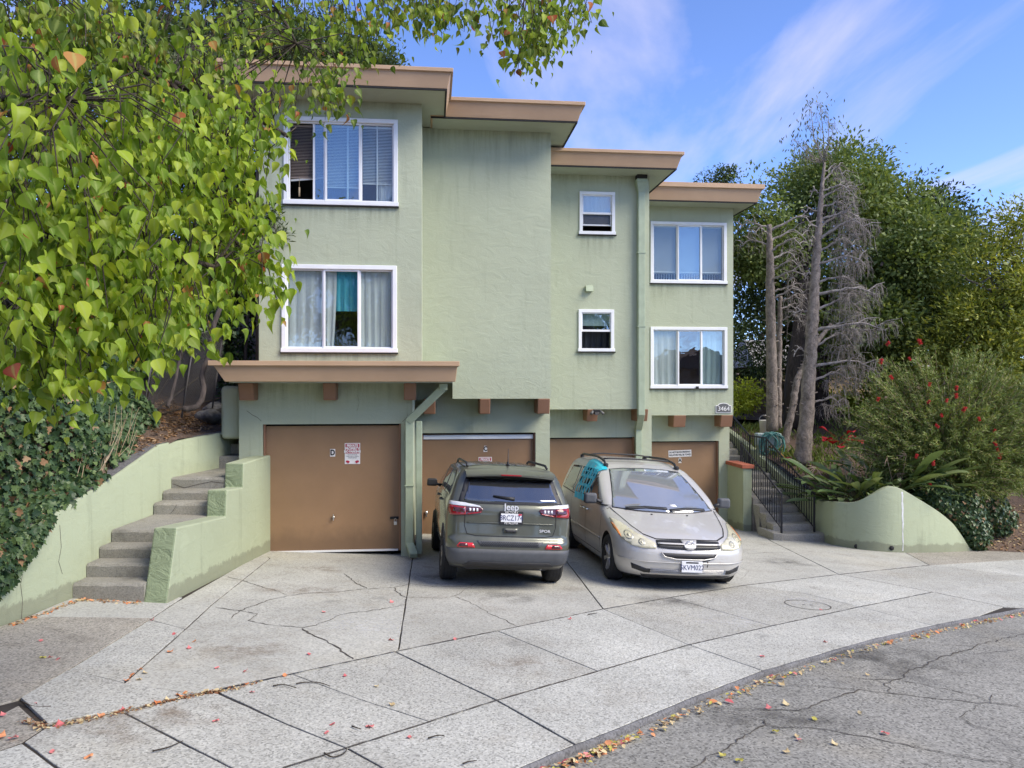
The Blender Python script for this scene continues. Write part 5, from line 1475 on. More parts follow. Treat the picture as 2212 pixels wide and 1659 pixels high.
# ------------------------------------------------------------------ silver minivan, nose to the street
van = empty('parked_minivan'); tag(van, 'dented silver minivan parked nose-out with turquoise sheet over its side window', 'car')
T = [(.17, .84, -2.38, 2.34, .25, .3, .45, .45, .08, .16, .0),
     (.22, .89, -2.46, 2.46, .25, .3, .45, .45, .08, .18, .0),
     (.30, .93, -2.52, 2.515, .22, .28, .48, .48, .08, .20, .0),
     (.42, .955, -2.54, 2.535, .22, .28, .50, .50, .08, .20, .0),
     (.55, .965, -2.54, 2.53, .22, .28, .50, .50, .08, .20, .0),
     (.63, .965, -2.54, 2.50, .22, .28, .50, .50, .08, .20, .0),
     (.70, .97, -2.54, 2.43, .22, .28, .48, .46, .08, .20, .0),
     (.76, .97, -2.54, 2.30, .22, .28, .46, .42, .08, .22, .0),
     (.82, .97, -2.54, 2.13, .22, .28, .46, .38, .08, .24, .0),
     (.89, .97, -2.54, 1.90, .22, .28, .45, .34, .08, .26, .0),
     (.96, .965, -2.53, 1.66, .22, .28, .42, .30, .08, .28, .0),
     (1.01, .955, -2.52, 1.46, .22, .28, .36, .26, .08, .28, .0),
     (1.05, .945, -2.51, 1.33, .22, .28, .22, .16, .08, .20, .0),
     (1.18, .915, -2.48, 1.10, .22, .26, .14, .12, .08, .15, .0),
     (1.32, .875, -2.43, .82, .22, .26, .13, .12, .08, .14, .0),
     (1.46, .83, -2.37, .51, .22, .26, .13, .12, .08, .13, .0),
     (1.58, .785, -2.31, .21, .24, .26, .18, .15, .08, .12, .0),
     (1.65, .73, -2.26, -.05, .26, .26, .3, .24, .08, .14, .0),
     (1.70, .65, -2.18, -.38, .3, .28, .3, .28, .08, .10, .0),
     (1.728, .50, -2.02, -.75, .3, .28, .3, .28, .05, .06, .0),
     (1.742, .28, -1.70, -1.05, .2, .15, .2, .15, .03, .04, .0)]
body = car_body('body', T, M['paint_silver'], van, (-1.44, 1.59), .375, .66, .98)
D = Drape(body)
ws = [(-.80, 1.04), (-.74, 1.20), (-.66, 1.42), (-.60, 1.565), (-.35, 1.59), (0, 1.60), (.35, 1.59), (.60, 1.565), (.66, 1.42), (.74, 1.20), (.80, 1.04), (.45, 1.015), (0, 1.008), (-.45, 1.015)]
D.patch('windshield_surround', 'front', [(a*1.018, 1.3+(b-1.3)*1.045) for a, b in ws], M['blackplastic'], van, .003)
D.patch('windshield', 'front', ws, M['cglass_ws'], van, .008)
for L in ([(-.62, 1.02), (-.30, 1.045), (.02, 1.035)], [(.05, 1.015), (.35, 1.04), (.66, 1.03)]):
    D.strip('wiper', 'front', L, .022, M['blackplastic'], van, .025, .012)
D.patch('dash_paper', 'front', [(.10, 1.075), (.22, 1.075), (.20, 1.105), (.10, 1.105)], M['plate'], van, .010, .1, .001)
# bonnet shut lines and washer jets
for s in (1, -1):
    q = (lambda L: L) if s > 0 else mir
    D.strip('shut_line', 'front', q([(.45, .715), (.60, .76), (.70, .84), (.80, .965), (.845, 1.03)]), .012, M['dark_gap'], van, .003)
D.strip('shut_line', 'front', [(-.47, .715), (0, .722), (.47, .715)], .010, M['dark_gap'], van, .003)
for y in (-.28, .28):
    p, nr = D.hit('front', y, .975, .006); MB().box(-.012, .012, -.012, .012, -.004, .008).build('washer_jet', M['blackplastic'], van, loc=p)
# headlamps
for s in (1, -1):
    q = (lambda L: L) if s > 0 else mir
    o = D.patch('headlamp', 'front', q([(.48, .595), (.47, .655), (.55, .70), (.70, .775), (.85, .885), (.925, .90), (.935, .79), (.90, .69), (.80, .62), (.65, .59)]), M['lens_yel'], van, .012, .04, .015)
    D.patch('indicator', 'front', q([(.937, .86), (.938, .79), (.910, .715), (.890, .70), (.900, .78), (.915, .84)]), M['lens_orange'], o, .016, .04)
    for cy, cz, rr_ in ((.80, .735, .055), (.66, .665, .045)):
        D.patch('reflector_bowl', 'front', q([(cy+rr_*math.cos(a), cz+rr_*.9*math.sin(a)) for a in np.linspace(0, 2*math.pi, 15)[:-1]]), M['lens_bowl'], o, .014, .1)
        D.patch('bulb', 'front', q([(cy+rr_*.3*math.cos(a), cz+rr_*.3*math.sin(a)) for a in np.linspace(0, 2*math.pi, 11)[:-1]]), M['lens_yel'], o, .017, .1)
# grille
g = D.patch('grille', 'front', [(-.46, .615), (-.46, .70), (0, .712), (.46, .70), (.46, .615), (.30, .598), (0, .592), (-.30, .598)], M['blackplastic'], van, .010, .05, .02)
D.strip('grille_bar', 'front', [(-.45, .655), (0, .655), (.45, .655)], .018, M['paint_silver'], g, .024, .014)
mesh_ = MB()
for z in (.607, .623, .675, .691):
    for k in range(56):
        y = -.44 + k*.016
        p, nr = D.hit('front', y, z + (.004 if k % 2 else -.004), .012); mesh_.box(p.x-.002, p.x+.004, p.y-.005, p.y+.005, p.z-.003, p.z+.003)
mesh_.build('grille_mesh', M['greyplastic'], g)
em = D.patch('emblem_plate', 'front', [(-.115, .705), (.115, .705), (.075, .615), (.04, .592), (-.04, .592), (-.075, .615)], M['paint_silver'], van, .028, .05, .03)
pc, nr = D.hit('front', 0, .655, .034)
def ring(a, b, cx_, cz_, t=.005):
    mb = MB(); mb.tube([(pc.x + (cz_)*.0, cx_ + a*math.cos(k), pc.z + cz_ + b*math.sin(k)) for k in np.linspace(0, 2*math.pi, 25)], t, 6, cap=False); return mb
for a, b, cz_ in ((.062, .040, 0), (.020, .040, 0), (.042, .016, .020)): ring(a, b, 0, cz_).build('emblem_ring', M['chrome'], em)
# lower openings
o = D.patch('air_intake', 'front', [(-.40, .545), (.40, .545), (.36, .50), (.20, .475), (-.20, .475), (-.36, .50)], M['blackplastic'], van, .004, .05)
D.strip('intake_lip', 'front', [(-.41, .55), (-.36, .492), (-.20, .465), (.20, .465), (.36, .492), (.41, .55)], .016, M['paint_silver'], o, .016, .012)
o = D.patch('lower_intake', 'front', [(-.80, .375), (-.60, .315), (.60, .315), (.80, .375), (.78, .30), (.62, .255), (-.62, .255), (-.78, .30)], M['blackplastic'], van, .004, .05)
for z in (.268, .284, .300, .316): D.strip('intake_slat', 'front', [(-.55, z), (0, z), (.55, z)], .007, M['alloy'], o, .012, .008)
D.strip('bumper_line', 'front', [(-.93, .43), (-.6, .415), (.6, .415), (.93, .43)], .010, M['paint_silver'], van, .010, .008)
# dent in the bumper
D.strip('dent', 'front', [(.05, .455), (.16, .440), (.24, .452), (.30, .47)], .018, M['blackplastic'], van, .005); D.strip('dent', 'front', [(.26, .445), (.262, .40), (.258, .36)], .010, M['blackplastic'], van, .005)
p, nr = D.hit('front', .02, .375, .030)
pe = MB().box(-.004, .004, -.152, .152, -.078, .078).build('licence_plate', M['plate'], van, .004, loc=p)
RXF = (R(90), 0, R(90))
text_part('plate_number', '5KVM022', .098, M['ink_blue'], pe, (.0055, 0, -.012), RXF, .0008, .88)
MB().box(.004, .0055, -.09, .09, .048, .068).build('plate_strip', M['blackplastic'], pe)
D.patch('bumper_valance', 'front', [(-.66, .225), (.66, .225), (.60, .18), (-.60, .18)], M['blackplastic'], van, .006, .06)
for s in (1, -1):
    side = 'left' if s > 0 else 'right'
    D.patch('side_window', side, [(.98, 1.075), (.78, 1.19), (.54, 1.34), (.30, 1.475), (.20, 1.53), (.13, 1.07)], M['cglass'], van, .004, .06)
    D.patch('side_window', side, [(.02, 1.07), (.06, 1.555), (-1.0, 1.565), (-1.08, 1.09)], M['cglass'], van, .004, .06)
    D.patch('side_window', side, [(-1.16, 1.09), (-1.10, 1.565), (-1.85, 1.545), (-2.12, 1.13)], M['cglass'], van, .004, .06)
    D.strip('window_trim', side, [(1.2, 1.05), (.1, 1.045), (-1.1, 1.065), (-2.16, 1.105)], .018, M['blackplastic'], van, .006)
    for L in ([(1.22, 1.02), (1.18, .8), (1.12, .40)], [(.10, 1.06), (.08, .33)], [(-1.12, 1.08), (-1.12, .70)], [(.08, .31), (1.1, .31)], [(-1.0, .31), (.06, .31)]):
        D.strip('shut_line', side, L, .011, M['dark_gap'], van)
    D.strip('side_moulding', side, [(-1.02, .56), (1.15, .55)], .035, M['paint_silver'], van, .012, .012)
    for x in (.22, -.06):
        p, nrm = D.hit(side, x, .90, .0); mb = MB(); mb.tube([p+Vector((-.10, 0, 0)), p+Vector((-.08, s*.04, 0)), p+Vector((.08, s*.04, 0)), p+Vector((.10, 0, 0))], .015, 8); mb.build('door_handle', M['chrome'], van)
    mb = MB(); pts = []
    for x in np.linspace(-1.95, .02, 16):
        p, nrm = D.hit('top', x, s*.63, 0); e_ = min(1, (1-abs((x+.965)/1.0))*7); pts.append(p + Vector((0, 0, .008+.055*max(0, e_))))
    mb.tube(pts, .022, 8); mb.build('roof_rail', M['blackplastic'], van)
    for x in (.0, -1.9):
        p, nrm = D.hit('top', x, s*.63, 0); MB().box(-.06, .06, -.035, .035, -.02, .06).build('rail_foot', M['blackplastic'], van, .02, loc=p)
    p, nrm = D.hit(side, 1.0, 1.07, 0); mb = MB()
    mb.hexa([(-.05, -.115, -.085), (.04, -.095, -.075), (.04, .095, -.075), (-.05, .115, -.085)], [(-.05, -.11, .09), (.04, -.09, .08), (.04, .09, .08), (-.05, .11, .09)])
    o = mb.build('mirror', M['greyplastic'], van, .035, 3, loc=p+Vector((.0, s*.17, .07))); mb = MB(); mb.tube([(0, -s*.20, -.06), (0, -s*.05, -.01)], .03, 8); mb.build('mirror_stalk', M['blackplastic'], o)
for x in (-.35, -1.5):
    mb = MB(); pts = []
    for y in np.linspace(-.63, .63, 9):
        p, nrm = D.hit('top', x, y, 0); pts.append(p + Vector((0, 0, .055)))
    mb.tube(pts, .016, 6); mb.build('roof_bar', M['blackplastic'], van)
for x in (-1.44, 1.59):
    for s in (1, -1): car_wheel(van, x, s*.855, .335, .215, .215, s, 6, M['alloy'])
MB().box(-2.3, 2.25, -.62, .62, .155, .22).build('underbody', M['blackplastic'], van)
psi = R(7.0); hv = (math.sin(psi), -math.cos(psi))
place_car(van, 2.355 - 1.59*hv[0], 11.75 - 1.59*hv[1], hv)
# turquoise perforated plastic sheet tied over the sliding-door window
M['turq'] = plain('turquoise_plastic', (.02, .50, .60), .4, var=.12, vscale=5)
mb = MB(); nx, nz = 25, 26
def sheet(i, j):
    x = .16 - 1.02*i/nx + .10*math.sin(j*.3)*.3; t = j/nz
    z = 1.66 - .66*t
    if z > 1.57: p, nr = D.hit('top', x, -.74 + .10*(z-1.57)/.09, .016)
    else: p, nr = D.hit('right', x, z, .016 + .05*max(0, t-.55) + .008*math.sin(i*.9+j*.5))
    return p
G = [[sheet(i, j) for j in range(nz+1)] for i in range(nx+1)]
for i in range(nx):
    for j in range(nz):
        t = j/nz
        hole = False
        for (j0, j1) in ((4, 6), (7, 9), (11, 15), (17, 22)):
            if j0 <= j < j1 and (i % 5) in ((1, 2, 3) if j > 9 else (1, 2)) and 1 < i < nx-1: hole = True
        if not hole: mb.face([G[i][j], G[i+1][j], G[i+1][j+1], G[i][j+1]], 0, True)
b = bmesh.new(); me = bpy.data.meshes.new('plastic_sheet'); me.from_pydata(mb.v, [], mb.f); b.from_mesh(me); bmesh.ops.remove_doubles(b, verts=b.verts, dist=.0005); b.to_mesh(me); b.free()
me.materials.append(M['turq']); o = link('plastic_sheet', me); md = o.modifiers.new('solid', 'SOLIDIFY'); md.thickness = .004
o.location = van.location; o.rotation_euler = van.rotation_euler
tag(o, 'turquoise perforated plastic sheet tied over the minivan side window', 'plastic sheet')

# ================================================================== TERRAIN BESIDE THE HOUSE
def wtop(y): return float(np.interp(y, [p[1] for p in LW], [p[2] for p in LW]))
def bank_z(x, y):
    d = max(0.0, -5.1 - x)
    if y > 11.3: d = max(0.0, -4.85 - x)
    rise = np.interp(d, [0, .4, 1.2, 3, 8, 40], [-.03, .15, .7, 1.5, 3.2, 10])
    if y > 11: rise *= float(np.interp(y, [11, 12.5, 15, 24], [1, .55, .6, 1.2]))
    back = float(np.interp(y, [13.6, 16, 24, 45], [0, .3, 1.6, 4.0]))
    return wtop(min(y, 13.6)) + rise + back + .03*math.sin(x*5.1)*math.cos(y*4.3) + .015*math.sin(x*17+y*13)
mb = MB(); V = []
xs = [-5.12 - .0, -5.3, -5.5, -5.8, -6.2, -6.7, -7.4, -8.4, -10, -13, -18, -26, -40]; ys = list(np.arange(1.0, 16.1, .3)) + [17, 18.5, 20, 23, 27, 32, 40, 55]
for y in ys:
    for i, x in enumerate(xs):
        xx = x
        if i == 0 and y > 11.2: xx = -5.0 + float(np.interp(y, [11.2, 13.6], [0, .28]))
        if i == 0 and y > 13.6: xx = -4.35
        V.append((xx, y, bank_z(xx, y)))
n = len(xs)
mb.raw(V, [(j*n+i, j*n+i+1, (j+1)*n+i+1, (j+1)*n+i) for j in range(len(ys)-1) for i in range(n-1)], 0, True)
bank = struct(mb.build('hillside', M['dirt_mulch'], None))
def gard_z(x, y):
    z = float(np.interp(y, [15.5, 17.4, 19.8, 24, 30, 60], [-.75, -.55, .10, .72, 1.0, 2.5]))
    side = float(np.interp(x, [9.4, 10.4, 11.5, 30], [0, .25, .35, 1.6])) if y > 16.5 else 0
    low = float(np.interp(y, [15.9, 17.6], [0, 1])) if x > 9.2 else 1.0
    z = gz(x, y)*(1-low) + z*low + side*low
    return z + .03*math.sin(x*6.3)*math.cos(y*5.1)
mb = MB(); V = []
us = [8.90, 9.05, 9.3, 9.7, 10.2, 10.8, 11.5, 12.4, 13.5, 15, 18, 24, 40]; vs = [15.75, 15.95, 16.15, 16.4, 16.8, 17.2, 17.7, 18.3, 19, 20, 21.5, 23.5, 26, 30, 36, 50]
for v_ in vs:
    for u in us:
        p = bw(u, v_, 0)
        # keep clear of the wall's outer face: follow its plan curve
        yw = float(np.interp(p.x, [q[0] for q in d_[-170:]], [q[1] for q in d_[-170:]])) if p.x < 10.1 else -9
        y = max(p.y, yw + .12)
        if p.x >= 10.0:
            y = max(p.y, 17.25 + .004*v_); V.append((p.x, y, min(gard_z(p.x, y)+.3, gz(p.x, y) + .0 + (y-17.3)*.42) if y < 24 else gard_z(p.x, y)))
        else: V.append((p.x, y, gard_z(p.x, y)))
n = len(us)
mb.raw(V, [(j*n+i, j*n+i+1, (j+1)*n+i+1, (j+1)*n+i) for j in range(len(vs)-1) for i in range(n-1)], 0, True)
garden = struct(mb.build('garden_bed', M['dirt_mulch'], None))
# behind the building the hill goes on
struct(grid_sheet('rear_hill', -45, 45, 25, 90, 30, 20, lambda x, y: 1.0 + (y-25)*.07 + .3*math.sin(x*.4)*math.cos(y*.3), M['dirt_mulch']))

# ================================================================== TREES AND PLANTS
def limb_tube(mb, pts, r0, r1, n=8, wob=0.0, rnd=None):
    P = [Vector(p) for p in pts]; out = []
    for i in range(len(P)-1):
        p0 = P[max(i-1, 0)]; p1 = P[i]; p2 = P[i+1]; p3 = P[min(i+2, len(P)-1)]
        for j in range(4):
            t = j/4
            q = .5*((2*p1) + (p2-p0)*t + (2*p0-5*p1+4*p2-p3)*t*t + (3*p1-p0-3*p2+p3)*t**3)
            if wob and rnd: q = q + Vector((rnd.uniform(-wob, wob), rnd.uniform(-wob, wob), rnd.uniform(-wob, wob)))
            out.append(q)
    out.append(P[-1]); k = len(out)
    mb.tube(out, [r0 + (r1-r0)*(i/(k-1))**.8 for i in range(k)], n)
    return out
def pxblob(px, py, d, r, rd=None, ry=None):
    p = at(px, py, d); s = d/FPX
    return (p.x, p.y, p.z, r*s, (rd if rd else r*s), (ry or r)*s)
def tree(name, label, base, trunk, limbs, blobs, clumps, per, cr, size, aspect, leafm, barkm, seed, group=None, cat='tree', kind='diamond', tr=(.2, .08), droop=0.0):
    rng = np.random.default_rng(seed); rnd = random.Random(seed)
    e = empty(name, base); tag(e, label, cat, group)
    mb = MB(); limb_tube(mb, trunk, tr[0], tr[1], 10, .02, rnd)
    wp(mb.build('trunk', barkm, e))
    o, Cc = foliage('crown', rng, blobs, clumps, per, cr, size, aspect, leafm, e, kind, droop, 9); wp(o); o['kind'] = 'stuff'
    for L in limbs:
        mb = MB(); limb_tube(mb, L, tr[1]*.8, tr[1]*.2, 7, .03, rnd); wp(mb.build('branch', barkm, e))
    return e, Cc
def auto_limbs(top, blobs, k=3, seed=0):
    r_ = random.Random(seed); out = []
    for b in blobs:
        c = Vector(b[:3])
        for _ in range(k):
            tgt = c + Vector((r_.uniform(-.6, .6)*b[3], r_.uniform(-.6, .6)*b[4], r_.uniform(-.4, .6)*b[5]))
            mid = Vector(top).lerp(tgt, .5) + Vector((r_.uniform(-.3, .3), r_.uniform(-.3, .3), r_.uniform(0, .4)))
            out.append([top, tuple(mid), tuple(tgt)])
    return out
def T3(L): return [tuple(at(*p)) for p in L]

# --- right side, behind the garden
bl = [pxblob(1700,480,26,115), pxblob(1790,430,26.5,105), pxblob(1640,540,25.5,75), pxblob(1860,470,27,90), pxblob(1770,400,27,70), pxblob(1620,450,25,45), pxblob(1840,400,28,60)]
tk = T3([(1720,925,24.5),(1722,800,24.6),(1735,680,25),(1730,560,25.5),(1740,470,26)])
tree('evergreen_tree', 'tall dark green tree with heavy crown close behind the dead trunks', tk[0], tk, auto_limbs(tk[3], bl, 2, 1), bl, 520, 70, .42, .15, .5, M['leaf_mid'], M['bark_dark'], 21, tr=(.42, .2))
bl = [pxblob(1640,700,26.5,95), pxblob(1720,640,27,110), pxblob(1620,600,26,60), pxblob(1800,700,27.5,100), pxblob(1680,770,28,70), pxblob(1860,760,28,90)]
tk = T3([(1775,935,25),(1770,820,25.3),(1790,700,26),(1760,600,26.5)])
tree('cypress_tree', 'dark shadowy cypress behind the grey dead trunks', tk[0], tk, auto_limbs(tk[2], bl, 3, 2), bl, 330, 60, .42, .16, .3, M['leaf_dark'], M['bark_dark'], 22, tr=(.36, .2))
bl = [pxblob(1930,520,25,120), pxblob(1990,610,24.5,115), pxblob(1900,640,24,120), pxblob(1955,720,23.5,120), pxblob(1930,440,26,75), pxblob(2040,690,24.5,80), pxblob(1880,760,24,90)]
tk = T3([(1950,960,24.5),(1945,850,24.5),(1935,720,25),(1930,600,25)])
tree('broadleaf_tree', 'broad leafy green tree rising behind the flowering shrub', tk[0], tk, auto_limbs(tk[3], bl, 2, 3), bl, 640, 70, .40, .16, .55, M['leaf_mid'], M['bark_dark'], 23, tr=(.3, .15))
bl = [pxblob(2030,500,28,75), pxblob(2060,570,28,60), pxblob(2000,440,28.5,55), pxblob(2085,530,28,35)]
tk = T3([(2030,960,28),(2030,800,28),(2030,650,28),(2030,540,28)])
tree('background_tree', 'dark tree crown rising between the green trees and the sky', tk[0], tk, auto_limbs(tk[2], bl, 2, 4), bl, 260, 60, .40, .16, .5, M['leaf_dark'], M['bark_dark'], 24, tr=(.25, .12))
bl = [pxblob(2120,640,21.5,85), pxblob(2180,560,22,70), pxblob(2190,700,21,95), pxblob(2090,740,21.5,80), pxblob(2230,640,21.5,80), pxblob(2205,480,22,30), pxblob(2150,790,21,80)]
tk = T3([(2170,1000,21.5),(2165,880,21.5),(2160,760,21.5),(2165,640,21.7)])
tree('yellow_green_tree', 'airy yellow-green tree at the right edge of the picture', tk[0], tk, auto_limbs(tk[3], bl, 3, 5), bl, 430, 60, .36, .15, .34, M['leaf_yel'], M['bark_grey'], 25, tr=(.2, .08))
bl = [pxblob(1560,395,31,28), pxblob(1535,400,31,18), pxblob(1575,380,31,14)]
tk = T3([(1560,930,31),(1560,700,31),(1560,500,31),(1560,420,31)])
tree('distant_tree', 'tip of a sparse tree showing just above the right roof', tk[0], tk, auto_limbs(tk[3], bl, 2, 6), bl, 60, 30, .22, .13, .45, M['leaf_dark'], M['bark_dark'], 26, tr=(.15, .05))
k = 0
for px, d, r, lf, lab in ((1640, 40, 150, 'leaf_dark', 'dark distant tree low behind the corner of the building'), (1850, 42, 160, 'leaf_mid', 'green distant tree behind the dead branches'), (2080, 41, 170, 'leaf_mid', 'green distant tree behind the yellow-green tree'), (2330, 36, 190, 'leaf_mid', 'green tree beyond the right edge of the garden')):
    bl = [pxblob(px, 760, d, r), pxblob(px-60, 800, d, r*.7), pxblob(px+70, 790, d, r*.7), pxblob(px, 870, d, r*.8, None, r*.4)]
    b0 = at(px, 930, d); tk = [tuple(b0), tuple(at(px, 800, d)), tuple(at(px+5, 720, d))]
    tree('distant_tree', lab, tk[0], tk, [], bl, 170, 50, .75, .30, .5, M[lf], M['bark_dark'], 30+k, tr=(.3, .15)); k += 1
for i, (x, y, h, r, lf, lab) in enumerate(((17.6, 20.0, 4.2, 2.0, 'leaf_yel', 'yellow-green tree just beyond the right edge'), (21, 23, 6.0, 2.8, 'leaf_mid', 'green tree further beyond the right edge'), (25.5, 22, 5.5, 2.6, 'leaf_mid', 'farthest green tree beyond the right edge'))):
    bl = [(x, y, h*.6, r, r, h*.36), (x-r*.5, y-.4, h*.42, r*.7, r*.7, h*.3), (x+r*.6, y, h*.45, r*.7, r*.7, h*.3)]
    tree('garden_tree', lab, (x, y, -.5), [(x, y, -.6), (x, y, h*.3), (x+.1, y, h*.6)], [], bl, 260, 55, .38, .17, .45, M[lf], M['bark_grey'], 90+i, tr=(.16, .07))
# lime shrubs
for i, (px, py, d, r, lab) in enumerate(((1605, 855, 25, 34, 'bright lime shrub by the corner of the building'), (1668, 890, 27.5, 26, 'bright lime shrub between the dead trunks'), (1800, 880, 27, 40, 'bright lime shrub beside the dark trunk'), (1875, 850, 26, 40, 'lime shrub half hidden by the flowering shrub'))):
    rng = np.random.default_rng(50+i); b0 = at(px, py+r+8, d); e = empty('lime_shrub', b0); tag(e, lab, 'shrub', 'lime shrubs in the garden')
    mb = MB()
    for a in range(5): mb.tube([b0, b0 + Vector((math.cos(a*1.3)*.15, math.sin(a*1.3)*.15, r/FPX*d*1.2))], [.02, .008], 5)
    wp(mb.build('stem', M['bark_dark'], e))
    o, _ = foliage('foliage', rng, [pxblob(px, py, d, r), pxblob(px-r*.3, py+r*.5, d-.2, r*.7)], 46, 40, .18, .11, .6, M['leaf_lime'], e); wp(o); o['kind'] = 'stuff'

# --- dead conifer: pale trunk, drooping bare branches, a wisp of leaves at the top
rnd = random.Random(77)
def twig_spray(mb, a, b, n, ln, r, droop, rnd):
    """fine drooping twigs along a-b"""
    a, b = Vector(a), Vector(b)
    for i in range(n):
        t = rnd.uniform(.25, 1.0); p = a.lerp(b, t)
        d = Vector((rnd.uniform(-.5, .8), rnd.uniform(-.7, .7), rnd.uniform(-.5, .25))).normalized(); L = ln*rnd.uniform(.5, 1.2)
        q = p + d*L*.5; s = q + Vector((d.x*.3, d.y*.3, -droop)).normalized()*L*.6
        mb.tube([p, q, s], [r, r*.7, r*.35], 3, cap=False)
        for _ in range(2):
            u = q.lerp(s, rnd.uniform(0, .8)); w = u + Vector((rnd.uniform(-.3, .4), rnd.uniform(-.3, .3), rnd.uniform(-1.1, -.1))).normalized()*L*.5
            mb.tube([u, w], [r*.55, r*.25], 3, cap=False)
def dead_tree(label, trunk, radii, branches, seed, tops=()):
    rnd = random.Random(seed)
    e = empty('dead_conifer', trunk[0]); tag(e, label, 'dead tree', 'dead conifers in the garden')
    mb = MB(); P = [Vector(p) for p in trunk]; out = []; rr = []
    for i in range(len(P)-1):
        for j in range(10):
            q = P[i].lerp(P[i+1], j/10) + Vector((rnd.uniform(-.012, .012), rnd.uniform(-.012, .012), 0)); out.append(q); rr.append((radii[i] + (radii[i+1]-radii[i])*j/10)*rnd.uniform(.95, 1.06))
    out.append(P[-1]); rr.append(radii[-1]); mb.tube(out, rr, 12)
    for _ in range(26):                                    # sawn stubs
        q = rnd.choice(out[2:-12]); a = rnd.uniform(0, 6.28); d = Vector((math.cos(a), math.sin(a), .25)); mb.tube([q, q+d*(rr[out.index(q)] + rnd.uniform(.02, .09))], [.022, .016], 6)
    wp(mb.build('trunk', M['bark_grey'], e))
    for (t0, ang, ln, rise, nt) in branches:
        i = int(t0*(len(out)-1)); p = out[i]; dr = Vector((math.cos(ang), math.sin(ang), 0))
        pts = [p, p + dr*ln*.35 + Vector((0, 0, rise*.6)), p + dr*ln*.7 + Vector((0, 0, rise)), p + dr*ln + Vector((0, 0, rise*.35 - .1))]
        mb = MB(); ol = limb_tube(mb, pts, .05*min(1, ln/1.6)+.008, .012, 6, .02, rnd)
        twig_spray(mb, ol[2], ol[-1], nt, .50, .0065, 1.3, rnd)
        for w in (.45, .65, .85):
            k = ol[int(w*(len(ol)-1))]; d2 = Vector((dr.x+rnd.uniform(-.9, .9), dr.y+rnd.uniform(-.9, .9), rnd.uniform(-.1, .6))).normalized(); q = k + d2*ln*.35
            mb.tube([k, k.lerp(q, .5)+Vector((0, 0, .05)), q], [.018, .012, .006], 5, cap=False); twig_spray(mb, k, q, nt//4, .40, .006, 1.3, rnd)
        wp(mb.build('branch', M['deadwood'], e))
    return e, out
tk = T3([(1733,1003,19.8),(1742,900,19.8),(1750,780,19.8),(1758,650,19.8),(1766,520,19.8),(1774,430,19.8),(1780,350,19.8)])
br = []
for t0, ln, nt in ((.20, 1.0, 26), (.27, 1.25, 46), (.33, 1.5, 60), (.37, 1.1, 40), (.43, 1.55, 66), (.47, 1.3, 50), (.52, 1.5, 60), (.56, 1.1, 40), (.60, 1.25, 46), (.64, 1.0, 34), (.68, 1.15, 40), (.72, .85, 26), (.76, .95, 28), (.80, .75, 22), (.84, .8, 22), (.88, .6, 16), (.92, .55, 14), (.96, .4, 10)):
    br.append((t0, rnd.uniform(-.55, .25), ln*rnd.uniform(.9, 1.1), rnd.uniform(.1, .45), nt))
for t0 in (.35, .48, .58, .66, .73, .79, .86): br.append((t0, rnd.uniform(2.6, 3.7), rnd.uniform(.25, .5), rnd.uniform(.05, .2), 2))
dt, out = dead_tree('tall grey dead conifer with drooping bare branches above the strap-leaf plants', tk, [.215, .185, .165, .135, .095, .06, .03], br, 5)
rng = np.random.default_rng(9)
mb = MB(); ends = []
for px, py in ((1740,262),(1790,250),(1712,300),(1765,300),(1800,285),(1752,235),(1772,225),(1725,330),(1783,318),(1745,318)):
    q = at(px, py, 19.7 + rnd.uniform(-.4, .4)); a = Vector(tk[-1]); m_ = a.lerp(q, .5) + Vector((rnd.uniform(-.1, .1), 0, -.12)); mb.tube([a, m_, q], [.02, .012, .005], 5); ends.append(q)
    twig_spray(mb, m_, q, 9, .35, .006, .9, rnd)
wp(mb.build('top_twig', M['deadwood'], dt))
P = np.concatenate([np.array(q)[None] + rng.normal(size=(26, 3))*np.array([.16, .16, .20]) for q in ends]); n = len(P)
D_ = rand_unit(rng, n)*.6 + np.array([0, 0, -.9]); V, Fc, kk = leaves_np(P, D_, rand_unit(rng, n), np.full(n, .13)*rng.uniform(.6, 1.2, n), np.full(n, .035), 'diamond')
o = link('top_foliage', np_mesh('top_foliage', V, Fc, kk, M['leaf_olive']), dt); wp(o); o['kind'] = 'stuff'
tk = T3([(1668,930,21.5),(1667,800,21.5),(1664,650,21.5),(1663,560,21.5),(1662,485,21.5)])
br = [(t0, rnd.uniform(-.9, .6), rnd.uniform(.7, 1.3), rnd.uniform(.1, .4), 8) for t0 in np.linspace(.5, .95, 8)] + [(t0, rnd.uniform(2.6, 3.6), rnd.uniform(.5, .9), rnd.uniform(.1, .3), 6) for t0 in (.85, .93, .98)]
dead_tree('slim grey dead conifer nearest the corner of the building', tk, [.165, .145, .125, .105, .06], br, 6)
tk = T3([(1682,925,21.9),(1682,800,21.9),(1684,700,21.9),(1686,640,21.9)])
dead_tree('thin pole-like dead conifer close beside the slim one', tk, [.10, .085, .07, .05], [(t0, rnd.uniform(-.9, .6), .6, .15, 6) for t0 in (.7, .85, .95)], 7)
# leaning pale stem in front of the dark trunk
tk = T3([(1693,968,22.4),(1708,900,22.5),(1722,820,22.7),(1760,745,22.9),(1795,700,23.1)])
dead_tree('leaning pale dead stem crossing in front of the dark trunk', tk, [.12, .10, .095, .08, .05], [(.9, .2, .8, .3, 10), (.97, -.4, .9, .2, 10)], 8)

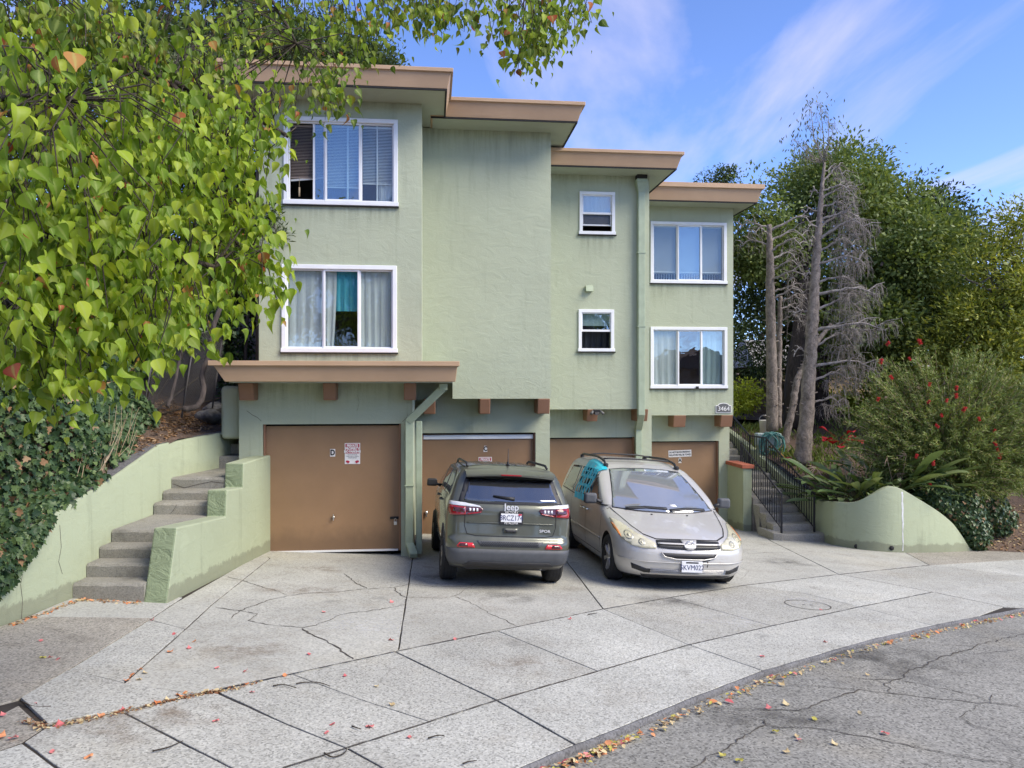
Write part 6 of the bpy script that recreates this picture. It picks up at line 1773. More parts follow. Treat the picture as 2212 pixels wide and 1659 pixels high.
# --- bottlebrush shrub: arching stems clothed in narrow leaves, red brushes
rng = np.random.default_rng(3); rnd = random.Random(3)
base = at(2050, 1085, 18.0); bb = empty('bottlebrush_shrub', base); tag(bb, 'large bottlebrush shrub with red flowers above the curved wall', 'shrub')
mb = MB(); P, DD_ = [], []
cen = at(2050, 915, 17.8)
for i in range(760):
    d = Vector(rand_unit(rng, 1)[0]); d.y = -abs(d.y)*.85 if rnd.random() < .7 else d.y
    tip = cen + Vector((d.x*2.5, d.y*1.25, d.z*2.1 if d.z > 0 else d.z*1.9)) * (rnd.uniform(.62, 1.02))
    if tip.z < -.45: tip.z = -.45 + rnd.uniform(0, .3)
    st0 = Vector((base.x + rnd.uniform(-.7, .7), base.y + rnd.uniform(-.3, .4), base.z + rnd.uniform(0, .3)))
    mid = st0.lerp(tip, .6) + Vector((0, 0, rnd.uniform(.1, .5)))
    tipd = tip + Vector((d.x*.2, -.05, -rnd.uniform(.05, .35)))
    pts = []
    for t in np.linspace(0, 1, 9):
        a = st0.lerp(mid, t); b = mid.lerp(tipd, t); pts.append(a.lerp(b, t))
    mb.tube(pts, [.016 - .013*t for t in np.linspace(0, 1, 9)], 3, cap=False)
    for t in rng.uniform(.35, 1.0, 130):
        k_ = t*8; j = min(7, int(k_)); p = pts[j].lerp(pts[j+1], k_-j); tg = (pts[j+1]-pts[j]).normalized()
        P.append(p + Vector((rnd.gauss(0, .035), rnd.gauss(0, .035), rnd.gauss(0, .035)))); r_ = Vector((rnd.gauss(0, 1), rnd.gauss(0, 1), rnd.gauss(0, 1))).normalized(); DD_.append(tg*.8 + r_*.8)
wp(mb.build('stem', M['straw'], bb))
P = np.array(P); n = len(P); L = rng.uniform(.07, .13, n)
V, Fc, kk = leaves_np(P, np.array(DD_), rand_unit(rng, n) + np.array([0, -.3, .4]), L, L*.21, 'needle')
o = link('foliage', np_mesh('foliage', V, Fc, kk, M['leaf_bottle']), bb); wp(o); o['kind'] = 'stuff'
fl = MB()
for _ in range(150):
    d = Vector((rnd.gauss(0, 1), rnd.gauss(0, 1), rnd.gauss(0, .35))).normalized(); h = rnd.uniform(-.07, .07); fl.tube([(0, 0, h), (d.x*.05, d.y*.05, h + d.z*.03)], [.0035, .0025], 3, cap=False)
fm = None
for px, py in ((1918,742),(1987,738),(1838+170,830),(2066,838),(2045,865),(2115,905),(2148,930),(2034,897),(2024,920),(2066,855),(2006,868),(2155,972),(2150,958),(2160,985),(1903,760+20),(2083,884),(1897,862),(1965,775),(2016,1030-30),(1980,985),(2008,1044),(1925,815)):
    pos = at(px, py, 16.55 + abs(px-2045)/210*.75)
    if fm is None: o = fl.build('flower', M['flower_red'], bb); fm = o.data
    else: o = link('flower', fm, bb)
    o.location = pos - base; o.rotation_euler = (rnd.uniform(-.6, .6), rnd.uniform(-.6, .6), rnd.uniform(0, 6)); s_ = rnd.uniform(.55, .95); o.scale = (s_, s_, s_)

# --- strap-leaved bird-of-paradise clumps
def strap_mesh(L, W, bend, seed):
    r_ = random.Random(seed); mb = MB(); V = []; n = 12
    for i in range(n+1):
        t = i/n; x = L*t*math.cos(bend*t*.6); z = L*t*math.cos(bend*t) * .98
        x = L*(math.sin(bend*t)/bend)*.9; z = L*t*(1-.35*bend*t*t)
        w = .012 if t < .42 else W*math.sin(math.pi*min(1, (t-.40)/.6))**.7 + .004
        c = .35*w
        V += [(x - c*.3, -w, z+c), (x, 0, z), (x - c*.3, w, z+c)]
    mb.raw(V, [(3*i+k, 3*i+k+1, 3*i+k+4, 3*i+k+3) for i in range(n) for k in range(2)], 0, True)
    me = bpy.data.meshes.new('leaf'); me.from_pydata(mb.v, [], mb.f); me.materials.append(M['leaf_bird']); me.polygons.foreach_set('use_smooth', [True]*len(me.polygons)); return me
SM = [strap_mesh(1.45, .105, .8, 1), strap_mesh(1.25, .095, 1.2, 2), strap_mesh(1.6, .10, .5, 3), strap_mesh(1.3, .09, 1.5, 4)]
fdm = MB()
fdm.tube([(0, 0, 0), (.02, 0, .6), (.05, 0, 1.1)], [.009, .008, .008], 6)
for a in (-.5, -.1, .35, .7): fdm.tube([(.05, 0, 1.1), (.05+.16*math.cos(a), .04*math.sin(a*3), 1.1+.16*math.sin(a)), (.05+.3*math.cos(a), .05*math.sin(a*3), 1.1+.26*math.sin(a))], [.012, .010, .002], 5)
fdo = None
for ci, (px, py, d, lab, nl) in enumerate(((1824,1086,17.75,'strap-leaved plant clump nearest the right steps',58), (1868,1080,17.6,'strap-leaved plant clump in the middle of the raised bed',80), (1925,1060,17.55,'strap-leaved plant clump leaning over the wall by the flowering shrub',64))):
    b0 = at(px, py, d); e = empty('strap_leaf_plant', b0); tag(e, lab, 'plant', 'strap-leaved plants behind the curved wall')
    for i in range(nl):
        o = link('leaf', SM[i % 4], e); a = rnd.uniform(0, 6.28)
        if ci == 2 and rnd.random() < .5: a = rnd.uniform(-1.2, .6)
        o.location = (rnd.gauss(0, .22), rnd.gauss(0, .16), rnd.uniform(-.1, .05)); o.rotation_euler = (rnd.gauss(0, .2), rnd.uniform(.0, .75) if ci < 2 else rnd.uniform(.1, .9), a); s_ = rnd.uniform(.68, 1.02); o.scale = (s_, s_, s_)
    for i in range(5):
        if fdo is None: o = fdm.build('flower_spike', M['flower_dry'], e); fdo = o.data
        else: o = link('flower_spike', fdo, e)
        o.location = (rnd.gauss(0, .15), rnd.gauss(0, .15), 0); o.rotation_euler = (rnd.gauss(0, .2), rnd.gauss(0.1, .3), rnd.uniform(0, 6)); s_ = rnd.uniform(.65, .9); o.scale = (s_,)*3
# crimson plant
b0 = at(1812, 968, 20.6); e = empty('crimson_plant', b0); tag(e, 'crimson broad-leaved plant beside the dark trunk', 'plant')
cm = strap_mesh(.55, .11, 1.2, 9); cm.materials.clear(); cm.materials.append(M['leaf_crimson'])
for i in range(11):
    o = link('leaf', cm, e); o.rotation_euler = (0, rnd.uniform(.1, 1.1), i*.62 + rnd.uniform(-.2, .2)); s_ = rnd.uniform(.8, 1.35); o.scale = (s_*.9, s_, s_); o.location = (rnd.gauss(0, .04), rnd.gauss(0, .04), rnd.uniform(0, .3))

# --- ivy
def ivy_patch(name, label, P, Nn, size, seed, brown=.03, stems=0):
    rng = np.random.default_rng(seed); n = len(P)
    e = empty(name, Vector(P.mean(axis=0))); tag(e, label, 'ivy'); 
    sel = rng.uniform(size=n) < brown
    for nm, m_, mat_, s_ in (('foliage', ~sel, M['leaf_ivy'], 1.0), ('dry_leaves', sel, M['leaf_brown'], 1.15)):
        p = P[m_]; k = len(p)
        if not k: continue
        D_ = rand_unit(rng, k)*.6 + np.array([0, 0, -.75]); N_ = Nn[m_] + rand_unit(rng, k)*.55
        L = size*s_*rng.uniform(.6, 1.25, k)
        V, Fc, kk = leaves_np(p, D_, N_, L, L*1.0, 'ivy')
        o = link(nm, np_mesh(nm, V, Fc, kk, mat_), e); wp(o); o['kind'] = 'stuff'
    return e
rng = np.random.default_rng(12); n = 21000
y = rng.uniform(4.2, 11.6, n); t = rng.uniform(0, 1, n) ** .85
hh = np.interp(y, [4, 8, 9.5, 10.8, 11.6], [2.4, 2.2, 2.1, 1.7, .7]) * (1 + .12*np.sin(y*3.1) + .08*np.sin(y*7.7))
wt = np.array([wtop(v) for v in y])
x = -5.24 - .14*t - .35*t**2 - .12*np.sin(y*2.3+t*5) - rng.uniform(0, .30, n)**1.3
over = (y < 8.3) & (rng.uniform(size=n) < .30)
z = wt + .02 + hh*t
x = np.where(over, -4.97 + rng.uniform(-.03, .06, n), x); z = np.where(over, wt + .04 - rng.uniform(0, 1, n)**1.5 * np.interp(y, [4, 7.2, 7.9, 8.3], [.75, .6, .32, .03]), z)
rim = (rng.uniform(size=n) < .22) & ~over & (y < 9.6)
x = np.where(rim, rng.uniform(-5.45, -5.0, n), x); z = np.where(rim, wt + rng.uniform(.0, .16, n), z)
ivy_patch('ivy_hedge', 'tangled dark ivy covering the bank above the left retaining wall', np.stack([x, y, z], 1), np.tile(np.array([.75, -.5, .45]), (n, 1)), .085, 13, .035)
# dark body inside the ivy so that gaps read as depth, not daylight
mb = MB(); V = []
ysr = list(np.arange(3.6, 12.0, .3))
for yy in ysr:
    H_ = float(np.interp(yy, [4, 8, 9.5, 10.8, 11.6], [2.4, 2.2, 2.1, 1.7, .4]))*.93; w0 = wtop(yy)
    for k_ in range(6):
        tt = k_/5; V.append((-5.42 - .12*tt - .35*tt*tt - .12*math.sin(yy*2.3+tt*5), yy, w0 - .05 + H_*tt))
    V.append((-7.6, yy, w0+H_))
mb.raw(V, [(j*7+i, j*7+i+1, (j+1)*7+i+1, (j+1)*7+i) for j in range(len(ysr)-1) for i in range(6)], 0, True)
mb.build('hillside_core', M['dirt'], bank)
# dry reed stalks among the ivy
mb = MB()
for i in range(26):
    g_ = rnd.choice(((10.0, .9), (9.75, .95), (10.35, 1.05), (9.3, .9))); yy = g_[0] + rnd.gauss(0, .10); zz = wtop(yy)
    p = Vector((-5.16 - rnd.uniform(0, .10), yy, zz - .02)); q = p + Vector((rnd.gauss(.04, .08), rnd.gauss(.22, .16), rnd.uniform(.3, .85))); mb.tube([p, p.lerp(q, .5)+Vector((rnd.gauss(0, .015), 0, 0)), q], [.0045, .004, .002], 4, cap=False)
tag(stuff(mb.build('dry_stalks', M['straw'], None)), 'dry straw-coloured stalks standing in the ivy above the wall', 'stalks')
# ivy mound at the foot of the shrub on the right
n = 6000; rng = np.random.default_rng(14)
d = rand_unit(rng, n); d[:, 1] = -np.abs(d[:, 1]); c0 = at(2080, 1110, 17.35)
cs = np.array([tuple(at(*q)) for q in ((2030, 1075, 17.2), (2075, 1105, 17.3), (2105, 1150, 17.3), (2130, 1085, 17.7), (2000, 1055, 17.3), (2160, 1120, 17.9))]); rs_ = np.array([.36, .48, .34, .42, .28, .34]); pk = rng.choice(6, n, p=rs_**2/(rs_**2).sum())
P = cs[pk] + d*(rs_[pk]*rng.uniform(.7, 1.15, n))[:, None]*np.array([1, .8, 1.1])
gzv = -.05*P[:, 0] - .06*P[:, 1]; P[:, 2] = np.maximum(P[:, 2], gzv + .02)
ivy_patch('ivy_mound', 'dark ivy mound spilling over the low end of the curved wall', P, d + np.array([0, -.3, .3]), .075, 15, .05)
c1 = at(2060, 1040, 17.6); n = 420; P = np.array(c1)[None] + rand_unit(rng, n)*np.array([.5, .25, .55])
e = empty('dry_vine', c1); tag(e, 'dry brown vine leaves hanging under the flowering shrub', 'vine')
V, Fc, kk = leaves_np(P, rand_unit(rng, n)*.5+np.array([0, 0, -.8]), rand_unit(rng, n)+np.array([0, -.8, .3]), rng.uniform(.07, .12, n), rng.uniform(.06, .09, n), 'oval')
o = link('dry_leaves', np_mesh('dry_leaves', V, Fc, kk, M['leaf_brown']), e); wp(o); o['kind'] = 'stuff'

# --- left, behind the bank: dark evergreens
bl = [pxblob(120,330,16,200), pxblob(330,270,16.5,180), pxblob(80,560,14,170), pxblob(270,610,14.5,150), pxblob(-60,200,15,200), pxblob(230,80,18,200), pxblob(420,420,17,110)]
tk = [(-7.2, 15.2, 1.9), (-7.1, 15.2, 3.6), (-7.3, 15.4, 5.5), (-7.0, 15.6, 7.5)]
tree('evergreen_tree', 'dark evergreen filling the slope left of the building', tk[0], tk, auto_limbs(tk[2], bl, 2, 8), bl, 700, 62, .36, .13, .42, M['leaf_dark'], M['bark_dark'], 41, tr=(.25, .12))
bl = [pxblob(440,260,15.5,85), pxblob(380,330,15.3,80), pxblob(470,180,15.8,60), pxblob(490,330,15.2,50)]
tk = [(-5.6, 15.4, 1.7), (-5.7, 15.4, 3.4), (-5.9, 15.5, 5.2), (-6.0, 15.5, 6.6)]
tree('olive_tree', 'grey-green olive tree rising beside the upper left corner of the building', tk[0], tk, auto_limbs(tk[2], bl, 3, 9), bl, 300, 62, .30, .10, .26, M['leaf_olive'], M['bark_grey'], 42, tr=(.12, .06))
bl = [pxblob(500,520,14.4,70), pxblob(470,620,14.2,75), pxblob(530,420,14.8,55), pxblob(400,650,14,80), pxblob(545,640,15.5,60)]
tk = [(-5.3, 14.6, 1.5), (-5.3, 14.6, 2.6), (-5.5, 14.6, 3.9), (-5.4, 14.6, 5.0)]
tree('dark_shrub', 'dark tall shrub crowding the left side of the building', tk[0], tk, auto_limbs(tk[2], bl, 2, 10), bl, 250, 55, .26, .12, .4, M['leaf_dark'], M['bark_dark'], 43, cat='shrub', tr=(.1, .05))
rng = np.random.default_rng(61); bl = [pxblob(592,490,13.25,26), pxblob(600,515,13.1,18), pxblob(575,460,13.3,24)]
b0 = Vector((-4.75, 13.9, 1.45)); e = empty('oleander_branch', b0); tag(e, 'dark narrow-leaved shrub branch reaching in front of the wall by the window', 'shrub')
mb = MB(); limb_tube(mb, [b0, (-4.7, 13.7, 3.2), tuple(at(575, 470, 13.4)), tuple(at(600, 515, 13.1))], .04, .01, 6); wp(mb.build('stem', M['bark_dark'], e))
o, _ = foliage('foliage', rng, bl, 26, 26, .08, .11, .20, M['leaf_dark'], e); wp(o); o['kind'] = 'stuff'
for i, (px, py, d, r, lab) in enumerate(((560, 60, 29, 100, 'dark tree behind the roof at the top left'), (690, 80, 30, 90, 'dark tree behind the middle of the upper roof'), (795, 130, 31, 45, 'small dark treetop just above the roof edge'), (420, 40, 27, 130, 'dark tree behind the upper left leaves'))):
    bl = [pxblob(px, py, d, r), pxblob(px-r*.6, py+r*.5, d, r*.7), pxblob(px+r*.5, py+r*.5, d, r*.7), pxblob(px, py+r*1.3, d, r)]
    b0 = at(px, py, d); tk = [(b0.x, d, 1.5), (b0.x, d, 4), (b0.x+.1, d, 8), (b0.x, d, b0.z)]
    tree('background_tree', lab, tk[0], tk, auto_limbs(tk[2], bl[:3], 2, i), bl, int(150+r*1.6), 55, .42, .17, .4, M['leaf_dark'], M['bark_dark'], 70+i, tr=(.3, .1))

# --- foreground tree: drooping lime leaves close to the lens
rng = np.random.default_rng(99); rnd = random.Random(99)
b0 = Vector((-5.9, 4.6, bank_z(-5.9, 4.6) - .05)); ft = empty('tallow_tree', b0); tag(ft, 'lime-leaved tree hanging over the left foreground with a few red leaves', 'tree')
mb = MB(); limb_tube(mb, [b0, (-5.8, 4.6, 1.8), (-5.6, 4.6, 3.0), (-5.3, 4.7, 4.0)], .16, .10, 10, .01, rnd); wp(mb.build('trunk', M['bark_grey'], ft))
LIMBS = [[(-5.5, 4.6, 3.3), (-3.9, 4.3, 3.9), (-2.6, 4.1, 3.95), (-1.9, 4.3, 3.85), (-1.3, 4.5, 3.6)], [(-5.6, 4.6, 3.0), (-4.2, 3.9, 2.9), (-2.9, 3.5, 2.95), (-2.1, 3.5, 2.85), (-1.5, 3.9, 2.75)],
         [(-5.3, 4.7, 4.0), (-3.8, 5.1, 5.0), (-2.3, 5.3, 5.1), (-1.0, 5.4, 5.05), (.35, 5.5, 4.95)], [(-2.9, 3.5, 2.95), (-2.2, 3.2, 3.3), (-1.8, 3.1, 3.3)], [(-3.9, 4.3, 3.9), (-3.0, 3.5, 4.1), (-2.3, 3.1, 4.0)],
         [(-2.3, 5.3, 5.1), (-1.75, 5.2, 4.9), (-1.45, 5.2, 4.45)], [(-1.9, 4.3, 3.85), (-1.6, 4.4, 3.3), (-1.5, 4.4, 2.9)], [(-4.2, 3.9, 2.9), (-3.0, 3.2, 2.5), (-2.2, 3.2, 2.4)]]
LP = []
for i, L in enumerate(LIMBS):
    mb = MB(); ol = limb_tube(mb, L, .05 if i < 3 else .022, .012 if i < 3 else .007, 7, .008, rnd); LP += ol; wp(mb.build('branch', M['twig'], ft))
CL = [(50,300,95,200,2.9,26), (200,520,150,170,3.3,42), (330,430,150,150,3.8,42), (480,350,105,130,4.2,30), (520,520,70,105,4.3,24), (310,660,140,100,3.5,30), (90,700,110,110,3.2,26), (250,200,200,120,4.0,36), (410,120,140,110,4.8,24),
      (90,60,150,80,3.5,26), (560,250,40,60,4.6,8), (400,690,70,60,4.0,10), (540,590,45,45,4.3,10), (690,70,95,65,5.6,15), (715,190,28,60,5.2,8), (655,190,35,50,5.4,3), (800,45,60,45,5.7,11), (570,45,70,50,5.4,9), (930,35,45,35,5.6,8),
      (1130,45,85,50,5.5,24), (1150,110,35,35,5.4,9), (1235,18,40,25,5.6,7), (1010,12,55,22,5.7,7), (880,10,50,20,5.7,6), (20,560,60,160,2.8,14), (150,800,90,40,3.3,8), (300,300,120,100,3.4,16),
      (150,300,190,280,5.0,46), (330,560,200,130,5.2,30), (400,250,170,150,5.4,28), (130,640,150,130,4.8,22)]
P, DL, NL, SHADE = [], [], [], []; tw = MB()
LPa = np.array([tuple(p) for p in LP])
for px, py, rx, ry, d, cnt in CL:
    for _ in range(cnt):
        a = rnd.uniform(0, 6.28); r_ = math.sqrt(rnd.random()); dd = d + rnd.uniform(-.35, .45)
        c = at(px + rx*r_*math.cos(a), py + ry*r_*math.sin(a), dd)
        root = Vector(LPa[np.argmin(((LPa - np.array(c))**2).sum(1) + 4*np.maximum(0, c.z - LPa[:, 2])**2)])
        m_ = root.lerp(c, .55) + Vector((rnd.gauss(0, .05), rnd.gauss(0, .05), .12)); tw.tube([root, m_, c + Vector((0, 0, .06)), c + Vector((rnd.gauss(0, .04), rnd.gauss(0, .04), -.10))], [.0045, .0035, .0028, .002], 4, cap=False)
        for _k in range(20):
            p = c + Vector((rnd.gauss(0, .085), rnd.gauss(0, .085), rnd.gauss(0, .095))); dr = Vector((rnd.gauss(0, .38), rnd.gauss(0, .38), -1)); hz = Vector((p.x-c.x, p.y-c.y, 0)); dr += hz*4
            nn = Vector((dr.x, dr.y, 0))*.8 + Vector((rnd.gauss(0, .55), rnd.gauss(-.45, .5), rnd.uniform(.1, .7)))
            P.append(p); DL.append(dr); NL.append(nn); SHADE.append(py < 215 and rnd.random() < .6)  # clusters high in the crown mostly take the leaf with painted shade
o = wp(tw.build('twigs', M['twig'], ft)); o['kind'] = 'stuff'
P = np.array(P); DL = np.array(DL); NL = np.array(NL); n = len(P); LL = .026 + .060*rng.uniform(size=n)**1.25; SHADE = np.array(SHADE); red = rng.uniform(size=n) < np.where(SHADE, .03, .018)
app = LL / P[:, 1]; app[(P[:, 0]/P[:, 1] < -.66) | ((P[:, 2]-EYE)/P[:, 1] > .5)] = 0
big = np.zeros(n, bool); big[np.argsort(-app)[:300]] = True
for nm, m_, mt in (('foliage', ~big & ~red & ~SHADE, 'leaf_near'), ('shaded_foliage', ~big & ~red & SHADE, 'leaf_near_shade'), ('red_foliage', ~big & red, 'leaf_red')):
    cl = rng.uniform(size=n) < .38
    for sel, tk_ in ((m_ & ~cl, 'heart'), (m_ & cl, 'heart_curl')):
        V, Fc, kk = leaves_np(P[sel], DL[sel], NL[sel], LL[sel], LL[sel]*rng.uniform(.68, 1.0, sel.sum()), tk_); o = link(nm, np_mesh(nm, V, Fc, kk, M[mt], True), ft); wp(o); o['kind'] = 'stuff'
F_ = leaf_tmpl('heart')[1]; LM = []
for mt in ('leaf_near', 'leaf_red', 'leaf_near_shade'):
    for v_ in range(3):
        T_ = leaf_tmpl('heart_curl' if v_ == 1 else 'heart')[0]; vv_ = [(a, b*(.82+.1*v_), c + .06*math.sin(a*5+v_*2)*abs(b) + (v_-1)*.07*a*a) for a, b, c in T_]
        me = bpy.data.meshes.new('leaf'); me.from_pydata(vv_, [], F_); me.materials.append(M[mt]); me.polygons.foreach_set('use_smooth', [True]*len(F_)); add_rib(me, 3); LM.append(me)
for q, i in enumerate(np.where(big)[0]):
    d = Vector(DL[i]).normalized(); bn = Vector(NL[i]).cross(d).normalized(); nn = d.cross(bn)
    o = link('leaf', LM[(3 if red[i] else (6 if SHADE[i] else 0)) + q % 3], ft); s_ = LL[i]
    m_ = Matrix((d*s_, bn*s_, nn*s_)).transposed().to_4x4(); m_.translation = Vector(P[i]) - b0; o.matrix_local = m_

# ================================================================== SIGNS ON THE GARAGE DOORS
def sign_at(name, u, v, z, label, cat='sign'):
    e = empty(name, bw(u, v, z), TH); tag(e, label, cat); return e
RS = (R(90), 0, 0)
M['sign_red'] = plain('sign_red', (.40, .012, .045), .45, var=.08)
M['sign_white'] = plain('sign_white', (.74, .72, .70), .5, var=.06)
# letter plates
for ch, (u, v, z, s, lab) in {'D': (-1.602, 12.945, 1.03, .10, 'white letter D plate on the nearest garage door'), 'C': (1.10, 15.595, .85, .10, 'white letter C plate on the second garage door'), 'A': (6.33, 19.195, .21, .11, 'white letter A plate on the right-hand garage door')}.items():
    e = sign_at('letter_plate', u, v, z, lab)
    w = s*.42
    if ch == 'D': MB().box(-w, w, 0, .004, -s*.62, s*.62).build('plate', M['sign_white'], e)
    else:
        mb = MB(); mb.prism([(-w*.95, -s*.6), (w*.95, -s*.6), (w*.8, s*.2), (w*.5, s*.62), (-w*.5, s*.62), (-w*.8, s*.2)], lambda p: (p[0], 0, p[1]), lambda p: (p[0], .004, p[1])); mb.build('plate', M['sign_white'], e)
    text_part('letter', ch, s*1.25, M['ink_black'], e, (0, -.002, 0), RS, .001, .8, .006)
# tall sign on door D
e = sign_at('no_parking_sign', -1.282, 12.945, 1.015, 'red and white private property no parking sign on the nearest garage door')
MB().box(-.125, .125, 0, .004, -.172, .172).build('plate', M['sign_white'], e)
MB().box(-.113, .113, -.003, -.0005, .002, .160).build('panel', M['sign_red'], e)
for t, z, s in (('PRIVATE', .128, .055), ('PROPERTY', .080, .055), ('NO PARKING', .032, .050)): text_part('lettering', t, s, M['sign_white'], e, (0, -.005, z), RS, .001, .88, .003)
for t, z in (('VIOLATORS WILL BE', -.022), ('TOWED AWAY AT VEHICLE', -.047), ("OWNER'S EXPENSE", -.072)): text_part('lettering', t, .020, M['ink_black'], e, (0, -.002, z), RS, .0005, .82)
mb = MB()
for s_ in (-1, 1):          # the two little towing vehicles
    mb.prism([(s_*.105, -.145), (s_*.045, -.145), (s_*.045, -.130), (s_*.06, -.118), (s_*.085, -.112), (s_*.105, -.118)], lambda p: (p[0], -.004, p[1]), lambda p: (p[0], -.001, p[1]))
    mb.prism([(s_*.07+.014*math.cos(a), -.147+.014*math.sin(a)) for a in np.linspace(0, 6.28, 13)[:-1]], lambda p: (p[0], -.006, p[1]), lambda p: (p[0], -.001, p[1]))
mb.build('pictogram', M['sign_red'], e)
# small sign on door C
e = sign_at('no_parking_sign', 1.095, 15.595, .585, 'small red private property no parking sign on the second garage door')
MB().box(-.135, .135, 0, .004, -.10, .10).build('plate', M['sign_white'], e)
MB().box(-.120, .120, -.003, -.0005, -.085, .085).build('panel', M['sign_red'], e)
for t, z, s in (('PRIVATE', .052, .06), ('PROPERTY', .002, .06), ('NO PARKING', -.05, .054)): text_part('lettering', t, s, M['sign_white'], e, (0, -.005, z), RS, .001, .85, .003)
# strip sign on door A
e = sign_at('driveway_sign', 6.33, 19.195, .385, 'white do not block driveway strip sign on the right-hand garage door'); e.rotation_euler = (0, R(-2), TH)
MB().box(-.30, .30, 0, .004, -.085, .085).build('plate', M['sign_white'], e)
for t, z in (('DO NOT BLOCK DRIVEWAY', .035), ('VIOLATORS WILL BE TOWED', -.035)): text_part('lettering', t, .062, M['ink_black'], e, (0, -.002, z), RS, .0008, .70, .002)

# ================================================================== SMALL THINGS IN THE GARDEN
# hose hanging on its reel
M['hose'] = plain('hose_green', (.10, .27, .24), .45, var=.25, vscale=5)
M['reel'] = plain('reel_plastic', (.42, .50, .46), .5, var=.1)
b0 = at(1662, 985, 21.0); hz = empty('garden_hose', b0); tag(hz, 'green garden hose coiled over a pale reel beside the right steps', 'garden hose')
mb = MB(); mb.box(-.36, .30, -.10, .16, .28, .62); mb.box(-.30, -.24, -.05, .1, -.25, .28); mb.box(.18, .24, -.05, .1, -.25, .28); mb.build('reel', M['reel'], hz, .02)
rh = random.Random(4)
for k in range(11):
    mb = MB(); pts = []; w = rh.uniform(.16, .30); dp = rh.uniform(.45, .85); cx_ = rh.uniform(-.12, .12); y0 = -.13 - .025*(k % 4)
    for a in np.linspace(0, 2*math.pi, 26): pts.append((cx_ + w*math.sin(a)*(1+.1*math.sin(2*a)), y0 + .02*math.sin(a*2+k), .62 - dp*(1-math.cos(a))/2 + .04*math.sin(a*3+k)))
    mb.tube(pts, .014, 6, cap=False); mb.build('hose_coil', M['hose'], hz)
# bucket
b0 = at(1652, 935, 22.6); bk = empty('bucket', b0); tag(bk, 'white plastic bucket standing behind the coiled hose', 'bucket')
mb = MB(); mb.lathe([(0, 0), (.13, 0), (.16, .36), (.17, .37), (.15, .37), (.12, .02), (0, .02)], 24); mb.build('pail', M['whitepaint'], bk)
mb = MB(); mb.tube([(.16*math.cos(a), .16*math.sin(a)*.2, .36+.16*math.sin(a)) for a in np.linspace(0, math.pi, 12)], .006, 6); mb.build('handle', M['steel'], bk)
# red and yellow toy by the wall
b0 = at(1700, 1000, 20.0); ty = empty('garden_ornament', b0); tag(ty, 'small red and yellow garden ornament lying by the railing', 'ornament')
mb = MB(); mb.tube([(0, 0, .02), (-.10, 0, .16), (-.16, 0, .24)], [.04, .035, .02], 8); mb.build('stem', plain('toy_yellow', (.75, .42, .05), .4), ty)
mb = MB(); mb.lathe([(0, -.09), (.08, -.05), (.11, .02), (.07, .08), (0, .10)], 14); mb.build('head', M['flower_red'], ty, loc=(.04, 0, .06))
# low ground cover in the bed
rng = np.random.default_rng(31); n = 5200
u = rng.uniform(8.95, 13.5, n); v_ = rng.uniform(17.2, 25.5, n); P = np.stack([u*math.cos(TH)-v_*math.sin(TH), u*math.sin(TH)+v_*math.cos(TH), np.zeros(n)], 1)
keep = np.sin(P[:, 0]*2.1+1)*np.cos(P[:, 1]*1.7) + rng.normal(0, .35, n) > .05; P = P[keep]; n = len(P)
P[:, 2] = [gard_z(a, b)+.01 for a, b, _ in P]
V, Fc, kk = leaves_np(P, rand_unit(rng, n)*.6+np.array([0, 0, 1.0]), rand_unit(rng, n), rng.uniform(.10, .24, n), rng.uniform(.03, .07, n), 'oval')
gc = link('ground_cover', np_mesh('ground_cover', V, Fc, kk, M['leaf_mid'])); stuff(gc); tag(gc, 'low green ground cover in the bed among the dead trunks', 'ground cover')
# yellow house with timber deck beyond the garden
b0 = at(1770, 905, 34); nh = empty('neighbour_house', b0); tag(nh, 'yellow house with a timber deck seen between the tree trunks', 'building')
M['yellow_wall'] = plain('yellow_siding', (.62, .44, .20), .8, var=.08, vscale=2); M['deck_wood'] = plain('deck_timber', (.48, .38, .22), .8, var=.2); M['grey_wall'] = plain('grey_wall', (.26, .25, .24), .85)
mb = MB(); mb.box(-.6, 4.2, 0, 5, -1.0, 2.3); mb.build('wall', M['yellow_wall'], nh)
mb = MB(); mb.box(-2.6, -.6, .6, 5, -1.0, .75); mb.build('lower_wall', M['grey_wall'], nh)
mb = MB(); mb.hexa([(-3.0, -.5, 2.3), (4.6, -.5, 2.3), (4.6, 5.5, 2.3), (-3.0, 5.5, 2.3)], [(-2.6, 2.3, 3.6), (4.2, 2.3, 3.6), (4.2, 2.7, 3.6), (-2.6, 2.7, 3.6)]); mb.build('roof', M['roof_gravel'], nh)
mb = MB(); mb.box(-2.7, -.55, -.5, .6, .62, .80); dk = mb.build('deck', M['deck_wood'], nh)
for k in range(15): MB().box(-2.66+k*.148, -2.61+k*.148, -.50, -.45, .80, 1.65).build('baluster', M['deck_wood'], dk)
MB().box(-2.7, -.55, -.53, -.42, 1.65, 1.72).build('handrail', M['deck_wood'], dk)
for x in (-2.68, -1.6, -.60): MB().box(x-.06, x+.06, -.56, -.42, -1.0, 1.80).build('post', M['deck_wood'], dk)
# timber fence between the gate and the trees
b0 = at(1600, 930, 27); tf = empty('board_fence', b0); tag(tf, 'weathered board fence behind the gate at the corner of the building', 'fence')
M['fence_wood'] = plain('fence_timber', (.16, .12, .09), .9, var=.3, vscale=4)
for k in range(22): MB().box(-.6+k*.145, -.47+k*.145, 0, .03, -.2, 1.75 + rh.uniform(-.03, .03)).build('board', M['fence_wood'], tf)
MB().box(-.6, 2.6, .03, .08, 1.3, 1.4).build('rail', M['fence_wood'], tf)

